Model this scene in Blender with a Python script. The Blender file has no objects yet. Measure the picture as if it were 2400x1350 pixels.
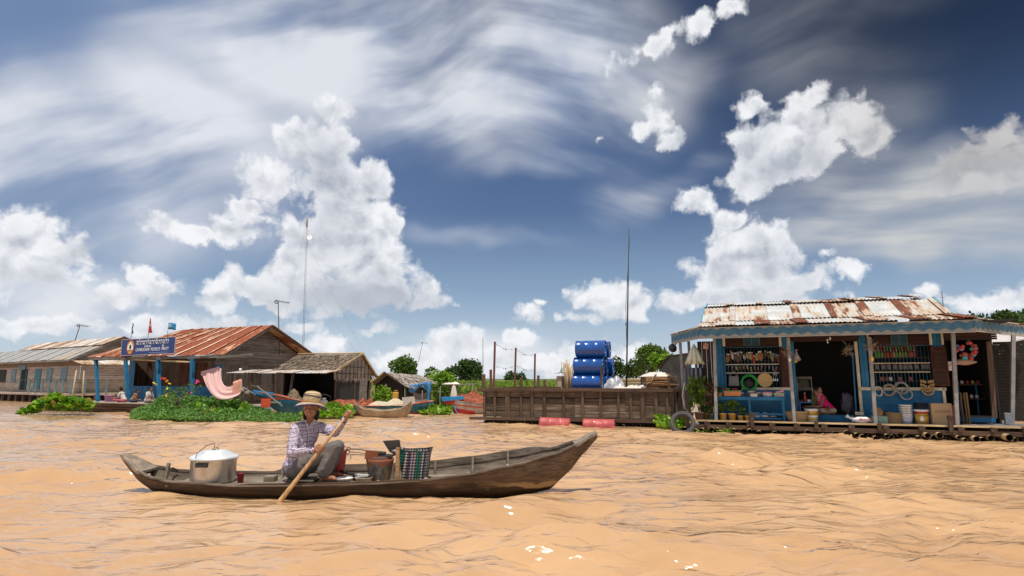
import bpy, bmesh, math, random
import numpy as np
from mathutils import Vector, Matrix, Euler, noise as mnoise
PI = math.pi
R = math.radians
SC = bpy.context.scene
COL = SC.collection
random.seed(7)

# ---------------------------------------------------------------- camera
FPX = 1400.0            # focal length in photo pixels (photo is 2400 wide)
CAMH = 1.30
PITCH = math.atan((893 - 675) / FPX)
cam_data = bpy.data.cameras.new("camera")
cam_data.sensor_width = 36.0
cam_data.lens = 36.0 * FPX / 2400.0
cam_data.clip_start = 0.1
cam_data.clip_end = 5000
cam = bpy.data.objects.new("camera", cam_data)
COL.objects.link(cam)
cam.location = (0, 0, CAMH)
cam.rotation_euler = (PI / 2 + PITCH, 0, 0)
SC.camera = cam

def ray(px, py):
    f, r, u = Vector((0, math.cos(PITCH), math.sin(PITCH))), Vector((1, 0, 0)), Vector((0, -math.sin(PITCH), math.cos(PITCH)))
    return (f * FPX + r * (px - 1200) + u * (675 - py)).normalized()
def at(px, py, Y):
    """world point seen at photo pixel (px,py) that stands Y metres in front of the camera"""
    d = ray(px, py)
    return Vector((0, 0, CAMH)) + d * (Y / d.y)
def azel(px, py):
    d = ray(px, py)
    return math.atan2(d.x, d.y), math.asin(d.z)

# ---------------------------------------------------------------- sun
SUN_EL, SUN_AZ = R(72), R(165)      # azimuth measured from +Y towards +X
sd = Vector((math.sin(SUN_AZ) * math.cos(SUN_EL), math.cos(SUN_AZ) * math.cos(SUN_EL), math.sin(SUN_EL)))
sun_data = bpy.data.lights.new("sun", 'SUN')
sun_data.energy = 4.6
sun_data.angle = R(0.5)
sun_data.color = (1.0, 0.955, 0.87)
sun = bpy.data.objects.new("sun", sun_data)
COL.objects.link(sun)
sun.rotation_euler = (-sd).to_track_quat('-Z', 'Y').to_euler()
SC.view_settings.view_transform = 'Standard'
SC.view_settings.look = 'None'
SC.view_settings.exposure = 0.0
SC.view_settings.gamma = 1.0

# ---------------------------------------------------------------- world: sky texture with procedural clouds
class NT:
    """tiny helper for writing node trees as expressions"""
    def __init__(s, tree): s.t = tree; s.n = tree.nodes; s.l = tree.links
    def new(s, typ, **kw):
        n = s.n.new(typ)
        for k, v in kw.items(): setattr(n, k, v)
        return n
    def put(s, sock, v):
        if v is None: return
        if hasattr(v, 'is_output'): s.l.new(v, sock)
        else:
            if isinstance(v, (tuple, list)) and sock.type == 'RGBA' and len(v) == 3: v = (*v, 1)
            sock.default_value = v
    def m(s, op, a, b=None, c=None, clamp=False):
        n = s.new('ShaderNodeMath', operation=op, use_clamp=clamp)
        for i, v in enumerate((a, b, c)):
            if v is not None: s.put(n.inputs[i], v)
        return n.outputs[0]
    def v(s, op, a, b=None, scale=None):
        n = s.new('ShaderNodeVectorMath', operation=op)
        s.put(n.inputs[0], a)
        if b is not None: s.put(n.inputs[1], b)
        if scale is not None: s.put(n.inputs[3], scale)
        return n.outputs['Value'] if op in ('LENGTH', 'DISTANCE', 'DOT_PRODUCT') else n.outputs[0]
    def xyz(s, x=0, y=0, z=0):
        n = s.new('ShaderNodeCombineXYZ')
        for i, v in enumerate((x, y, z)): s.put(n.inputs[i], v)
        return n.outputs[0]
    def sep(s, v):
        n = s.new('ShaderNodeSeparateXYZ'); s.put(n.inputs[0], v); return n.outputs
    def noise(s, vec, scale, detail=3, rough=.5, dist=0., dim='3D', col=False, lac=2.):
        n = s.new('ShaderNodeTexNoise', noise_dimensions=dim)
        s.put(n.inputs['Vector'], vec)
        for k, v in (('Scale', scale), ('Detail', detail), ('Roughness', rough), ('Distortion', dist), ('Lacunarity', lac)): s.put(n.inputs[k], v)
        return n.outputs['Color' if col else 'Fac']
    def vor(s, vec, scale, detail=0, rough=.5, feature='F1', out='Distance', rnd=1., dim='3D'):
        n = s.new('ShaderNodeTexVoronoi', feature=feature, voronoi_dimensions=dim)
        s.put(n.inputs['Vector'], vec); s.put(n.inputs['Scale'], scale); s.put(n.inputs['Randomness'], rnd)
        if 'Detail' in n.inputs: s.put(n.inputs['Detail'], detail); s.put(n.inputs['Roughness'], rough)
        return n.outputs[out]
    def mix(s, f, a, b, blend='MIX'):
        n = s.new('ShaderNodeMix', data_type='RGBA', blend_type=blend)
        s.put(n.inputs[0], f); s.put(n.inputs[6], a); s.put(n.inputs[7], b)
        return n.outputs[2]
    def mapr(s, x, a, b, c=0., d=1., kind='SMOOTHSTEP'):
        n = s.new('ShaderNodeMapRange', interpolation_type=kind, clamp=True) if kind == 'LINEAR' else s.new('ShaderNodeMapRange', interpolation_type=kind)
        for i, v in enumerate((x, a, b, c, d)): s.put(n.inputs[i], v)
        return n.outputs[0]
    def mapping(s, vec, scale=(1, 1, 1), rot=(0, 0, 0), loc=(0, 0, 0)):
        n = s.new('ShaderNodeMapping'); s.put(n.inputs[0], vec)
        n.inputs['Location'].default_value = loc; n.inputs['Rotation'].default_value = rot; n.inputs['Scale'].default_value = scale
        return n.outputs[0]

world = bpy.data.worlds.new("World")
SC.world = world
world.use_nodes = True
def build_sky():
    # clouds are placed by compass bearing and height above the horizon (radians), at infinity
    heap = [  # px, py, rx, ry, weight
        (786,268,46,36),(740,318,66,42),(690,330,48,42),(800,330,42,60),(745,372,95,52),(770,430,100,60),(868,432,62,52),
        (625,415,78,62,.8),(590,480,70,34,.7),(820,500,125,66),(892,535,62,58),(735,565,92,70),(850,595,105,80),
        (905,682,120,46),(985,706,66,30),(800,694,140,56),(700,630,70,70),(890,640,80,50),(930,600,50,50,.6),
        (575,672,92,46),(655,690,92,44),(545,640,46,30),(640,640,50,36),(520,700,50,28),
        (400,530,62,34,.8),(545,540,85,42,.8),(470,548,80,26,.8),(600,515,40,22,.7),
        (345,640,64,34,.8),(385,680,58,36),(290,692,74,28,.8),(170,600,70,48,.8),(60,548,110,64,.8),(120,650,100,50,.8),(20,625,70,80,.8),
        (90,768,130,26,.75),(235,758,90,26,.75),(340,765,110,34,.75),(450,770,90,30,.7),(560,765,80,26,.7),
        (872,770,50,17,.8),(1080,712,18,8,.6),
        (975,838,85,36,.9),(1085,812,80,46,.9),(1060,850,180,40,.9),(1180,845,120,42,.8),(1225,790,70,30,.6),(1330,850,120,38,.8),(1460,850,110,38,.8),(770,800,70,26,.7),(700,770,60,24,.6),
        (1236,738,44,26),(1306,742,18,20),(1430,700,90,56),(1385,742,78,24),(1490,718,44,38),(1265,700,26,8,.5),
        (1880,335,140,90),(1965,285,90,62),(1885,228,55,30),(1785,360,95,84),(1755,255,48,26,.7),(2030,325,56,58),(1740,428,70,50),(1640,472,62,40,.7),(2022,225,22,26,.5),
        (1715,520,56,34,.8),(1755,580,105,64,.9),(1700,640,86,56,.9),(1625,702,88,32),(1800,640,100,52,.9),(1885,655,80,44,.85),(1760,702,190,36,.9),(1600,480,50,24,.4),
        (2300,375,130,58,.7),(2350,320,80,56,.7),(2210,420,76,34,.65),(2390,390,80,60,.7),
        (1528,112,56,36,.66),(1480,150,48,20,.6),(1640,52,62,36,.62),(1720,10,60,26,.6),(1430,150,17,30,.55),(1560,80,26,24,.5),
        (1540,262,44,66,.6),(1582,332,48,30,.66),(1500,310,50,30,.45),(1403,332,16,18,.6),
        (2192,682,28,22,.8),(2150,696,26,12,.7),(2250,712,50,22),(2350,704,66,28),(2410,696,50,28),(1985,628,50,26,.65),(2000,690,16,16,.6),(1930,600,40,16,.5),
        (2180,760,120,24,.7),
    ]
    tree = world.node_tree
    for n in list(tree.nodes): tree.nodes.remove(n)
    # --- group: cumulus density at a point of the sky
    g = bpy.data.node_groups.new("cumulus_density", 'ShaderNodeTree')
    g.interface.new_socket("P", in_out='INPUT', socket_type='NodeSocketVector')
    g.interface.new_socket("D", in_out='OUTPUT', socket_type='NodeSocketFloat')
    q = NT(g)
    gi = q.new('NodeGroupInput'); go = q.new('NodeGroupOutput')
    P = gi.outputs[0]
    w1 = q.v('SCALE', q.v('SUBTRACT', q.noise(P, 14, 2, .5, col=True, dim='2D'), (.5, .5, .5)), scale=.032)
    w2 = q.v('SCALE', q.v('SUBTRACT', q.noise(P, 62, 3, .6, col=True, dim='2D'), (.5, .5, .5)), scale=.014)
    PW = q.v('ADD', q.v('ADD', P, w1), w2)
    acc = None
    for b in heap:
        px, py, rx, ry = b[:4]; w = b[4] if len(b) > 4 else 1.0
        a, e = azel(px, py)
        k = math.cos(math.atan((px - 1200) / FPX))
        sx, sy = rx / FPX * k * k, ry / FPX * k
        d = q.v('LENGTH', q.v('MULTIPLY', q.v('SUBTRACT', PW, (a, e, 0)), (1 / sx, 1 / sy, 0)))
        f = q.m('SUBTRACT', w, d) if w == 1 else q.m('SUBTRACT', w + .12, d)
        f = q.m('MULTIPLY', f, min(sx, sy) / .045 + .35)
        acc = f if acc is None else q.m('SMOOTH_MAX', acc, f, .12)
    # elsewhere in the sky (outside the photograph) clouds follow plain noise
    s = q.sep(P)
    out = q.m('MAXIMUM', q.mapr(q.m('ABSOLUTE', s[0]), .74, .95), q.mapr(s[1], .62, .8))
    far = q.m('MULTIPLY', q.m('SUBTRACT', q.noise(P, 3.2, 4, .55), .47), 3.0)
    acc = q.m('ADD', acc, q.m('MULTIPLY', out, q.m('SUBTRACT', q.m('MAXIMUM', far, -1.0), acc)))
    g.interface.new_socket("L", in_out='OUTPUT', socket_type='NodeSocketFloat')
    def puffs(V, W):
        return q.m('ADD', q.m('MULTIPLY', q.m('SUBTRACT', .50, q.vor(W, 17, 3.0, .5, dim='2D')), .74),
                   q.m('MULTIPLY', q.m('SUBTRACT', q.noise(V, 44, 5, .60, dim='2D'), .5), .42))
    off = (-.005, .0170, 0)
    p0 = puffs(P, PW)
    p1 = puffs(q.v('ADD', P, off), q.v('ADD', PW, off))
    q.put(go.inputs[0], q.m('ADD', q.m('ADD', acc, .33), p0))
    q.put(go.inputs[1], q.m('SUBTRACT', p0, p1))
    # --- world tree
    t = NT(tree)
    def dens(p):
        n = t.new('ShaderNodeGroup'); n.node_tree = g; t.put(n.inputs[0], p); return n.outputs
    tc = t.new('ShaderNodeTexCoord').outputs['Generated']
    d = t.sep(t.v('NORMALIZE', tc))
    az = t.m('ARCTAN2', d[0], d[1]); el = t.m('ARCSINE', d[2])
    P = t.xyz(az, el, 0)
    D0, DL = dens(P)[:2]
    alpha = t.mapr(D0, -.02, .50)
    lit = t.m('ADD', .84, t.m('MULTIPLY', DL, .95), clamp=True)
    thick = t.mapr(D0, .25, 1.2)
    # low-frequency grey in the thick lower parts
    grey = t.m('MULTIPLY', thick, t.mapr(t.noise(P, 9, 3, .55, dim='2D'), .34, .62))
    lit = t.m('SUBTRACT', lit, t.m('MULTIPLY', grey, .50), clamp=True)
    sky = t.new('ShaderNodeTexSky', sky_type='NISHITA', sun_disc=False, sun_elevation=SUN_EL, sun_rotation=SUN_AZ, air_density=1.0, dust_density=.6, ozone_density=2.5, altitude=50)
    skyc = sky.outputs[0]
    # deeper blue towards the zenith and to the right (right side painted darker to imitate lens vignetting)
    base = t.new('ShaderNodeValToRGB')
    el_n = t.mapr(el, 0, .62, 0, 1, 'LINEAR')
    t.put(base.inputs[0], el_n)
    cr = base.color_ramp
    stops = [(0, (.62, .70, .76)), (.10, (.46, .58, .70)), (.24, (.25, .365, .53)), (.45, (.090, .160, .32)), (.72, (.050, .10, .235)), (1, (.033, .065, .155))]
    cr.elements[0].position, cr.elements[0].color = stops[0][0], (*stops[0][1], 1)
    cr.elements[1].position, cr.elements[1].color = stops[-1][0], (*stops[-1][1], 1)
    for p_, c_ in stops[1:-1]:
        e_ = cr.elements.new(p_); e_.color = (*c_, 1)
    dark = t.m('MULTIPLY', t.mapr(az, .05, .60), t.mapr(el, .14, .50))
    lightleft = t.m('MULTIPLY', t.mapr(az, .0, -.6), t.mapr(el, .05, .45))
    bc = t.mix(dark, base.outputs[0], t.mix(1.0, base.outputs[0], (.12, .15, .19), 'MULTIPLY'))
    bc = t.mix(t.m('MULTIPLY', lightleft, .6), bc, (.24, .35, .58))
    skyc = t.mix(.90, t.mix(1.0, skyc, (.1, .1, .1), 'MULTIPLY'), bc)
    # --- cirrus: wind-drawn streaks, strength set by broad patches
    def patch(px, py, rx, ry, p):
        a, e = azel(px, py)
        v = t.v('LENGTH', t.v('MULTIPLY', t.v('SUBTRACT', p, (a, e, 0)), (FPX / rx, FPX / ry, 0)))
        return t.mapr(v, 1.08, 0.0)
    wv = t.v('SCALE', t.v('SUBTRACT', t.noise(P, 3.5, 3, .5, col=True, dim='2D'), (.5, .5, .5)), scale=.16)
    PC = t.v('ADD', P, wv)
    cover = None
    for px, py, rx, ry, w in [(760,130,560,260,.95),(1180,110,480,300,1.0),(1050,260,480,110,.95),(150,380,500,230,.95),(450,320,420,230,.9),(1480,200,240,240,.6),
                           (1150,330,300,70,.5),(1250,380,300,60,.4),(1900,100,240,240,.30),(2150,540,360,80,1.25),(2330,490,280,120,1.2),(1960,480,300,120,.5),(2120,250,200,200,.30),(1500,450,240,60,.45),(1120,560,300,40,.32),
                           (100,450,380,110,.8),(230,655,200,60,.55),(150,740,420,110,.9),(600,820,500,90,.8),(1200,840,900,90,.75),(1560,180,240,110,.5),(60,40,380,160,.12),(2050,20,300,60,.3),(640,560,300,100,.3)]:
        f = t.m('MULTIPLY', patch(px, py, rx * 1.13, ry * 1.13, PC), w)
        cover = f if cover is None else t.m('SMOOTH_MAX', cover, f, .16)
    # streaks run flat on the right of the picture and steeper on the left
    wv2 = t.v('SCALE', t.v('SUBTRACT', t.noise(P, 2.2, 1.5, .4, col=True, dim='2D'), (.5, .5, .5)), scale=.14)
    PD = t.v('ADD', P, wv2)
    PS = t.mapping(t.mapping(PD, rot=(0, 0, R(9))), scale=(1.0, 4.6, 1))
    PS2 = t.mapping(t.mapping(PD, rot=(0, 0, R(-24))), scale=(1.0, 4.2, 1))
    s1 = t.noise(PS, 2.6, 4.5, .5, dim='2D')
    s2 = t.noise(PS2, 2.2, 4.5, .5, dim='2D')
    side = t.mapr(az, -.22, .12)
    st = t.m('ADD', t.m('MULTIPLY', s1, side), t.m('MULTIPLY', s2, t.m('SUBTRACT', 1, side)))
    ci = t.m('MULTIPLY', t.m('MULTIPLY', t.m('SUBTRACT', cover, .10), 1.18), t.mapr(st, .28, .68, .30, 1.25))
    out2 = t.m('MAXIMUM', t.mapr(t.m('ABSOLUTE', az), .74, .95), t.mapr(el, .62, .8))
    ci = t.m('MAXIMUM', ci, t.m('MULTIPLY', out2, t.mapr(st, .45, .7, 0, .8)))
    ci = t.m('MAXIMUM', t.m('MINIMUM', ci, .90), 0.0)
    cicol = t.mix(t.mapr(t.m('ADD', t.m('MULTIPLY', t.noise(P, 3.6, 4, .55, dim='2D'), .5), t.m('MULTIPLY', st, .5)), .34, .60), (.42, .49, .63), (.80, .82, .87))
    cicol = t.mix(t.m('MULTIPLY', t.mapr(az, .1, .6), .8), cicol, (.60, .60, .58))
    c = t.mix(ci, skyc, cicol)
    shadow = t.mix(t.mapr(el, .02, .2), (.60, .64, .70), (.37, .41, .49))
    shade = None
    for px, py, rx, ry, w in [(850,715,230,62,.9),(740,395,75,110,.45),(770,560,60,120,.4),(2290,415,170,50,.55),(1800,415,130,60,.35),(1800,700,170,40,.35),(1420,750,90,25,.5),(120,690,120,30,.4),(620,735,120,25,.4),(420,700,100,20,.4)]:
        f = t.m('MULTIPLY', patch(px, py, rx * 1.3, ry * 1.3, t.v('ADD', P, t.v('SCALE', wv, scale=.25))), w); shade = f if shade is None else t.m('MAXIMUM', shade, f)
    lit = t.m('MULTIPLY', lit, t.m('SUBTRACT', 1, shade))
    cucol = t.mix(lit, shadow, (.93, .94, .97))
    dim = t.m('MULTIPLY', t.mapr(az, .42, .66), t.mapr(el, .2, .3))
    cucol = t.mix(dim, cucol, t.mix(1.0, cucol, (.66, .64, .62), 'MULTIPLY'))
    c = t.mix(t.m('MULTIPLY', alpha, .97), c, cucol)
    # below the horizon: plain haze colour
    c = t.mix(t.mapr(el, -.02, .0), (.35, .33, .28), c)
    c = t.mix(1.0, c, (10, 10, 10), 'MULTIPLY')
    bg = t.new('ShaderNodeBackground'); t.put(bg.inputs[0], c); bg.inputs[1].default_value = 0.10
    ow = t.new('ShaderNodeOutputWorld'); t.l.new(bg.outputs[0], ow.inputs[0])
    world.cycles.sampling_method = 'MANUAL'; world.cycles.sample_map_resolution = 512
build_sky()
# ================================================================ helpers
def tag(o, label=None, cat=None, group=None, kind=None):
    if label: o['label'] = label
    if cat: o['category'] = cat
    if group: o['group'] = group
    if kind: o['kind'] = kind
    return o
def thing(name, label, cat, loc=(0, 0, 0), rz=0., group=None, rot=None):
    o = bpy.data.objects.new(name, None)
    o.empty_display_size = .1
    COL.objects.link(o); o.location = loc
    o.rotation_euler = rot if rot else (0, 0, rz)
    return tag(o, label, cat, group)
def kids(o): return [c for c in bpy.data.objects if c.parent == o]
def copy_tree(o, label=None, loc=None, rot=None, group=None, scale=None, parent=None, _k=None):
    c = o.copy(); COL.objects.link(c)
    if parent: c.parent = parent
    if label: c['label'] = label
    if group: c['group'] = group
    if loc is not None: c.location = loc
    if rot is not None: c.rotation_euler = rot
    if scale is not None: c.scale = (scale,) * 3 if not hasattr(scale, '__len__') else scale
    for ch in kids(o):
        copy_tree(ch, parent=c)
    return c

class MB:
    """collects shapes and links them as ONE mesh object"""
    def __init__(s): s.v = []; s.f = []; s.mi = []; s.sm = []; s.cur = 0; s.smooth = False
    def add(s, vs, fs, smooth=None, mi=None):
        b = len(s.v)
        s.v += [tuple(p) for p in vs]
        sm = s.smooth if smooth is None else smooth
        m = s.cur if mi is None else mi
        for f in fs:
            s.f.append(tuple(i + b for i in f)); s.sm.append(sm); s.mi.append(m)
        return s
    def box(s, c, size, rot=None, mi=None, taper=1.0):
        hx, hy, hz = size[0] / 2, size[1] / 2, size[2] / 2
        vs = [Vector((x * hx * (taper if z > 0 else 1), y * hy * (taper if z > 0 else 1), z * hz)) for z in (-1, 1) for y in (-1, 1) for x in (-1, 1)]
        if rot is not None:
            M = rot if isinstance(rot, Matrix) else Euler(rot).to_matrix()
            vs = [M @ p for p in vs]
        c = Vector(c)
        return s.add([p + c for p in vs], [(0, 2, 3, 1), (4, 5, 7, 6), (0, 1, 5, 4), (2, 6, 7, 3), (0, 4, 6, 2), (1, 3, 7, 5)], False, mi)
    def bar(s, a, b, w, h, up=(0, 0, 1), mi=None):
        a, b = Vector(a), Vector(b); d = b - a; L = d.length
        if L < 1e-6: return s
        z = d / L; u = Vector(up)
        if abs(z.dot(u)) > .98: u = Vector((0, 1, 0))
        x = u.cross(z).normalized(); y = z.cross(x)
        M = Matrix((x, y, z)).transposed()
        return s.box((a + b) / 2, (w, h, L), M, mi)
    def tube(s, pts, rad, n=8, mi=None, cap=True, smooth=True):
        pts = [Vector(p) for p in pts]
        if not hasattr(rad, '__len__'): rad = [rad] * len(pts)
        t0 = (pts[1] - pts[0]).normalized()
        x = t0.orthogonal().normalized()
        vs, fs = [], []
        for i, p in enumerate(pts):
            t = (pts[min(i + 1, len(pts) - 1)] - pts[max(i - 1, 0)]).normalized()
            x = (x - t * x.dot(t)).normalized(); y = t.cross(x)
            for k in range(n):
                a = 2 * PI * k / n
                vs.append(p + (x * math.cos(a) + y * math.sin(a)) * rad[i])
        for i in range(len(pts) - 1):
            for k in range(n):
                fs.append((i * n + k, i * n + (k + 1) % n, (i + 1) * n + (k + 1) % n, (i + 1) * n + k))
        s.add(vs, fs, smooth, mi)
        if cap:
            b = len(s.v) - len(vs)
            for r, rev in ((0, 1), (len(pts) - 1, 0)):
                ring = [b + r * n + k for k in range(n)]
                s.f.append(tuple(ring[::-1] if rev else ring)); s.sm.append(False); s.mi.append(s.cur if mi is None else mi)
        return s
    def lathe(s, prof, n=24, c=(0, 0, 0), rot=None, mi=None, smooth=True, sx=1., sy=1., cap=True):
        vs, fs = [], []
        for r, z in prof:
            for k in range(n):
                a = 2 * PI * k / n; vs.append(Vector((r * math.cos(a) * sx, r * math.sin(a) * sy, z)))
        for i in range(len(prof) - 1):
            for k in range(n): fs.append((i * n + k, i * n + (k + 1) % n, (i + 1) * n + (k + 1) % n, (i + 1) * n + k))
        if cap and prof[0][0] > 1e-4: fs.append(tuple(range(n))[::-1])
        if cap and prof[-1][0] > 1e-4: fs.append(tuple((len(prof) - 1) * n + k for k in range(n)))
        if rot is not None:
            M = rot if isinstance(rot, Matrix) else Euler(rot).to_matrix(); vs = [M @ p for p in vs]
        c = Vector(c)
        return s.add([p + c for p in vs], fs, smooth, mi)
    def torus(s, c, R_, r, n=28, m=8, rot=None, mi=None, sx=1., sz=1.):
        vs, fs = [], []
        for i in range(n):
            a = 2 * PI * i / n
            for j in range(m):
                b = 2 * PI * j / m
                vs.append(Vector(((R_ + r * math.cos(b)) * math.cos(a) * sx, r * math.sin(b), (R_ + r * math.cos(b)) * math.sin(a) * sz)))
        for i in range(n):
            for j in range(m): fs.append((i * m + j, i * m + (j + 1) % m, ((i + 1) % n) * m + (j + 1) % m, ((i + 1) % n) * m + j))
        if rot is not None:
            M = rot if isinstance(rot, Matrix) else Euler(rot).to_matrix(); vs = [M @ p for p in vs]
        c = Vector(c)
        return s.add([p + c for p in vs], fs, True, mi)
    def ell(s, c, r, rot=None, mi=None, n=14, m=9, nz=0., seed=0):
        vs, fs = [], []
        r = (r, r, r) if not hasattr(r, '__len__') else r
        for i in range(m + 1):
            th = PI * i / m
            for k in range(n):
                a = 2 * PI * k / n
                d = Vector((math.sin(th) * math.cos(a), math.sin(th) * math.sin(a), -math.cos(th)))
                f = 1 + (nz * mnoise.noise(d * 2.3 + Vector((seed, seed * 1.7, 0))) if nz else 0)
                vs.append(Vector((d.x * r[0], d.y * r[1], d.z * r[2])) * f)
        for i in range(m):
            for k in range(n): fs.append((i * n + k, i * n + (k + 1) % n, (i + 1) * n + (k + 1) % n, (i + 1) * n + k))
        if rot is not None:
            M = rot if isinstance(rot, Matrix) else Euler(rot).to_matrix(); vs = [M @ p for p in vs]
        c = Vector(c)
        return s.add([p + c for p in vs], fs, True, mi)
    def grid(s, fn, nu, nv, smooth=True, mi=None, thick=None):
        """fn(u,v)->point, u,v in 0..1"""
        vs = [fn(i / nu, j / nv) for j in range(nv + 1) for i in range(nu + 1)]
        fs = [(j * (nu + 1) + i, j * (nu + 1) + i + 1, (j + 1) * (nu + 1) + i + 1, (j + 1) * (nu + 1) + i) for j in range(nv) for i in range(nu)]
        return s.add(vs, fs, smooth, mi)
    def poly(s, pts, mi=None): return s.add(pts, [tuple(range(len(pts)))], False, mi)
    def prism(s, pts, d, mi=None):
        """flat outline pts (3D) extruded by vector d"""
        n = len(pts); d = Vector(d); a = [Vector(p) for p in pts]
        fs = [tuple(range(n))[::-1], tuple(range(n, 2 * n))] + [(i, (i + 1) % n, n + (i + 1) % n, n + i) for i in range(n)]
        return s.add(a + [p + d for p in a], fs, False, mi)
    def build(s, name, mats, parent=None, bevel=0., solid=0., label=None, subsurf=0):
        me = bpy.data.meshes.new(name)
        me.from_pydata(s.v, [], s.f)
        if not isinstance(mats, (list, tuple)): mats = [mats]
        for m in mats: me.materials.append(m)
        me.polygons.foreach_set('use_smooth', s.sm)
        me.polygons.foreach_set('material_index', s.mi)
        me.update()
        o = bpy.data.objects.new(name, me); COL.objects.link(o)
        if parent: o.parent = parent
        if solid:
            md = o.modifiers.new('s', 'SOLIDIFY'); md.thickness = solid; md.offset = 0
        if bevel:
            md = o.modifiers.new('b', 'BEVEL'); md.width = bevel; md.segments = 2; md.limit_method = 'ANGLE'
        if subsurf:
            md = o.modifiers.new('u', 'SUBSURF'); md.levels = md.render_levels = subsurf
        if label: o['label'] = label
        return o

class Frame:
    """a building's own axes: x along its front, y away from the viewer, z up"""
    def __init__(s, px, Y, ang, z=0):
        p = at(px, 893, Y); s.o = Vector((p.x, Y, z)); s.a = R(ang)
        s.M = Matrix.Rotation(s.a, 3, 'Z'); s.Mi = s.M.inverted()
    def hit(s, px, py, y=0.):
        """local point where the sight line of a photo pixel meets the plane local y = const"""
        d = s.Mi @ ray(px, py); c = s.Mi @ (Vector((0, 0, CAMH)) - s.o)
        t = (y - c.y) / d.y
        return c + d * t
    def X(s, px, y=0., py=893): return s.hit(px, py, y).x
    def Z(s, px, py, y=0.): return s.hit(px, py, y).z
    def side(s, px, py, x):
        d = s.Mi @ ray(px, py); c = s.Mi @ (Vector((0, 0, CAMH)) - s.o)
        return c + d * ((x - c.x) / d.x)
    def W(s, p): return s.M @ Vector(p) + s.o

# ================================================================ materials
_mats = {}
def mat(name, fn, **kw):
    if name in _mats: return _mats[name]
    m = bpy.data.materials.new(name); m.use_nodes = True
    t = NT(m.node_tree)
    b = m.node_tree.nodes['Principled BSDF']
    fn(t, b)
    _mats[name] = m
    return m
def co(t): return t.new('ShaderNodeTexCoord').outputs['Object']
def isl(t): return t.new('ShaderNodeNewGeometry').outputs['Random Per Island']
def bump(t, b, h, strength=.3, dist=.01):
    n = t.new('ShaderNodeBump'); n.inputs['Strength'].default_value = strength; n.inputs['Distance'].default_value = dist
    t.put(n.inputs['Height'], h); t.l.new(n.outputs[0], b.inputs['Normal'])
def sca(c, k): return tuple(min(1, x * k) for x in c)
def plain(name, c, rough=.6, metal=0., var=.25, scale=8., spec=.4, bmp=.15, tr=None):
    """a plain surface with a little mottling and dirt"""
    def fn(t, b):
        P = co(t)
        n = t.noise(P, scale, 5, .65)
        n2 = t.noise(P, scale * 6, 3, .6)
        f = t.m('ADD', t.m('MULTIPLY', n, .7), t.m('MULTIPLY', n2, .3))
        c2 = t.mix(t.mapr(f, .3, .7), sca(c, 1 - var), sca(c, 1 + var))
        r = isl(t)
        c3 = t.mix(t.m('MULTIPLY', r, var * .6), c2, sca(c, .6))
        t.put(b.inputs['Base Color'], c3)
        t.put(b.inputs['Roughness'], t.mapr(n, .3, .7, max(0, rough - .1), min(1, rough + .1)))
        b.inputs['Metallic'].default_value = metal
        b.inputs['Specular IOR Level'].default_value = spec
        if bmp: bump(t, b, n2, bmp, .004)
    return mat(name, fn)
def wood(name, c1, c2, axis='x', rough=.8, scale=1., gap=None, spread=.55, stain=None):
    """weathered timber: grain runs along axis; each board (island) has its own tone"""
    def fn(t, b):
        P = co(t); r = isl(t)
        P = t.v('ADD', P, t.v('SCALE', t.xyz(r, t.m('MULTIPLY', r, 7.3), t.m('MULTIPLY', r, 3.1)), scale=5.))
        st = {'x': (.7, 14, 14), 'y': (14, .7, 14), 'z': (14, 14, .7)}[axis]
        Pg = t.mapping(P, scale=tuple(k * scale for k in st))
        g = t.noise(Pg, 1.6, 6, .65, .4)
        blot = t.noise(P, 1.8 * scale, 4, .6)
        c = t.mix(t.mapr(g, .3, .7), c1, c2)
        c = t.mix(t.mapr(blot, .42, .75, 0, .6), c, sca(c1, .55))
        if stain: c = t.mix(t.mapr(t.noise(P, 2.6 * scale, 5, .7), .52, .66, 0, .85), c, stain)
        tone = t.m('ADD', 1 - spread / 2, t.m('MULTIPLY', r, spread))
        c = t.mix(1.0, c, t.xyz(tone, tone, tone), 'MULTIPLY')
        t.put(b.inputs['Base Color'], c)
        b.inputs['Roughness'].default_value = rough
        b.inputs['Specular IOR Level'].default_value = .25
        bump(t, b, g, .45, .006)
    return mat(name, fn)
def paint(name, c, under=(.22, .18, .15), wear=.35, rough=.55, axis='z'):
    """painted boards, faded and chipped"""
    def fn(t, b):
        P = co(t); r = isl(t)
        st = {'x': (.7, 9, 9), 'y': (9, .7, 9), 'z': (9, 9, .7)}[axis]
        g = t.noise(t.mapping(P, scale=st), 1.7, 6, .7, .3)
        n = t.noise(P, 3, 5, .65)
        c_ = t.mix(t.mapr(n, .3, .7), sca(c, .72), sca(c, 1.22))
        c_ = t.mix(t.m('MULTIPLY', r, .3), c_, sca(c, .6))
        f = t.mapr(t.m('ADD', t.m('MULTIPLY', g, .6), t.m('MULTIPLY', n, .4)), .72 - wear * .35, .80 - wear * .3)
        t.put(b.inputs['Base Color'], t.mix(f, c_, under))
        b.inputs['Roughness'].default_value = rough
        b.inputs['Specular IOR Level'].default_value = .3
        bump(t, b, g, .3, .004)
    return mat(name, fn)
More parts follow.
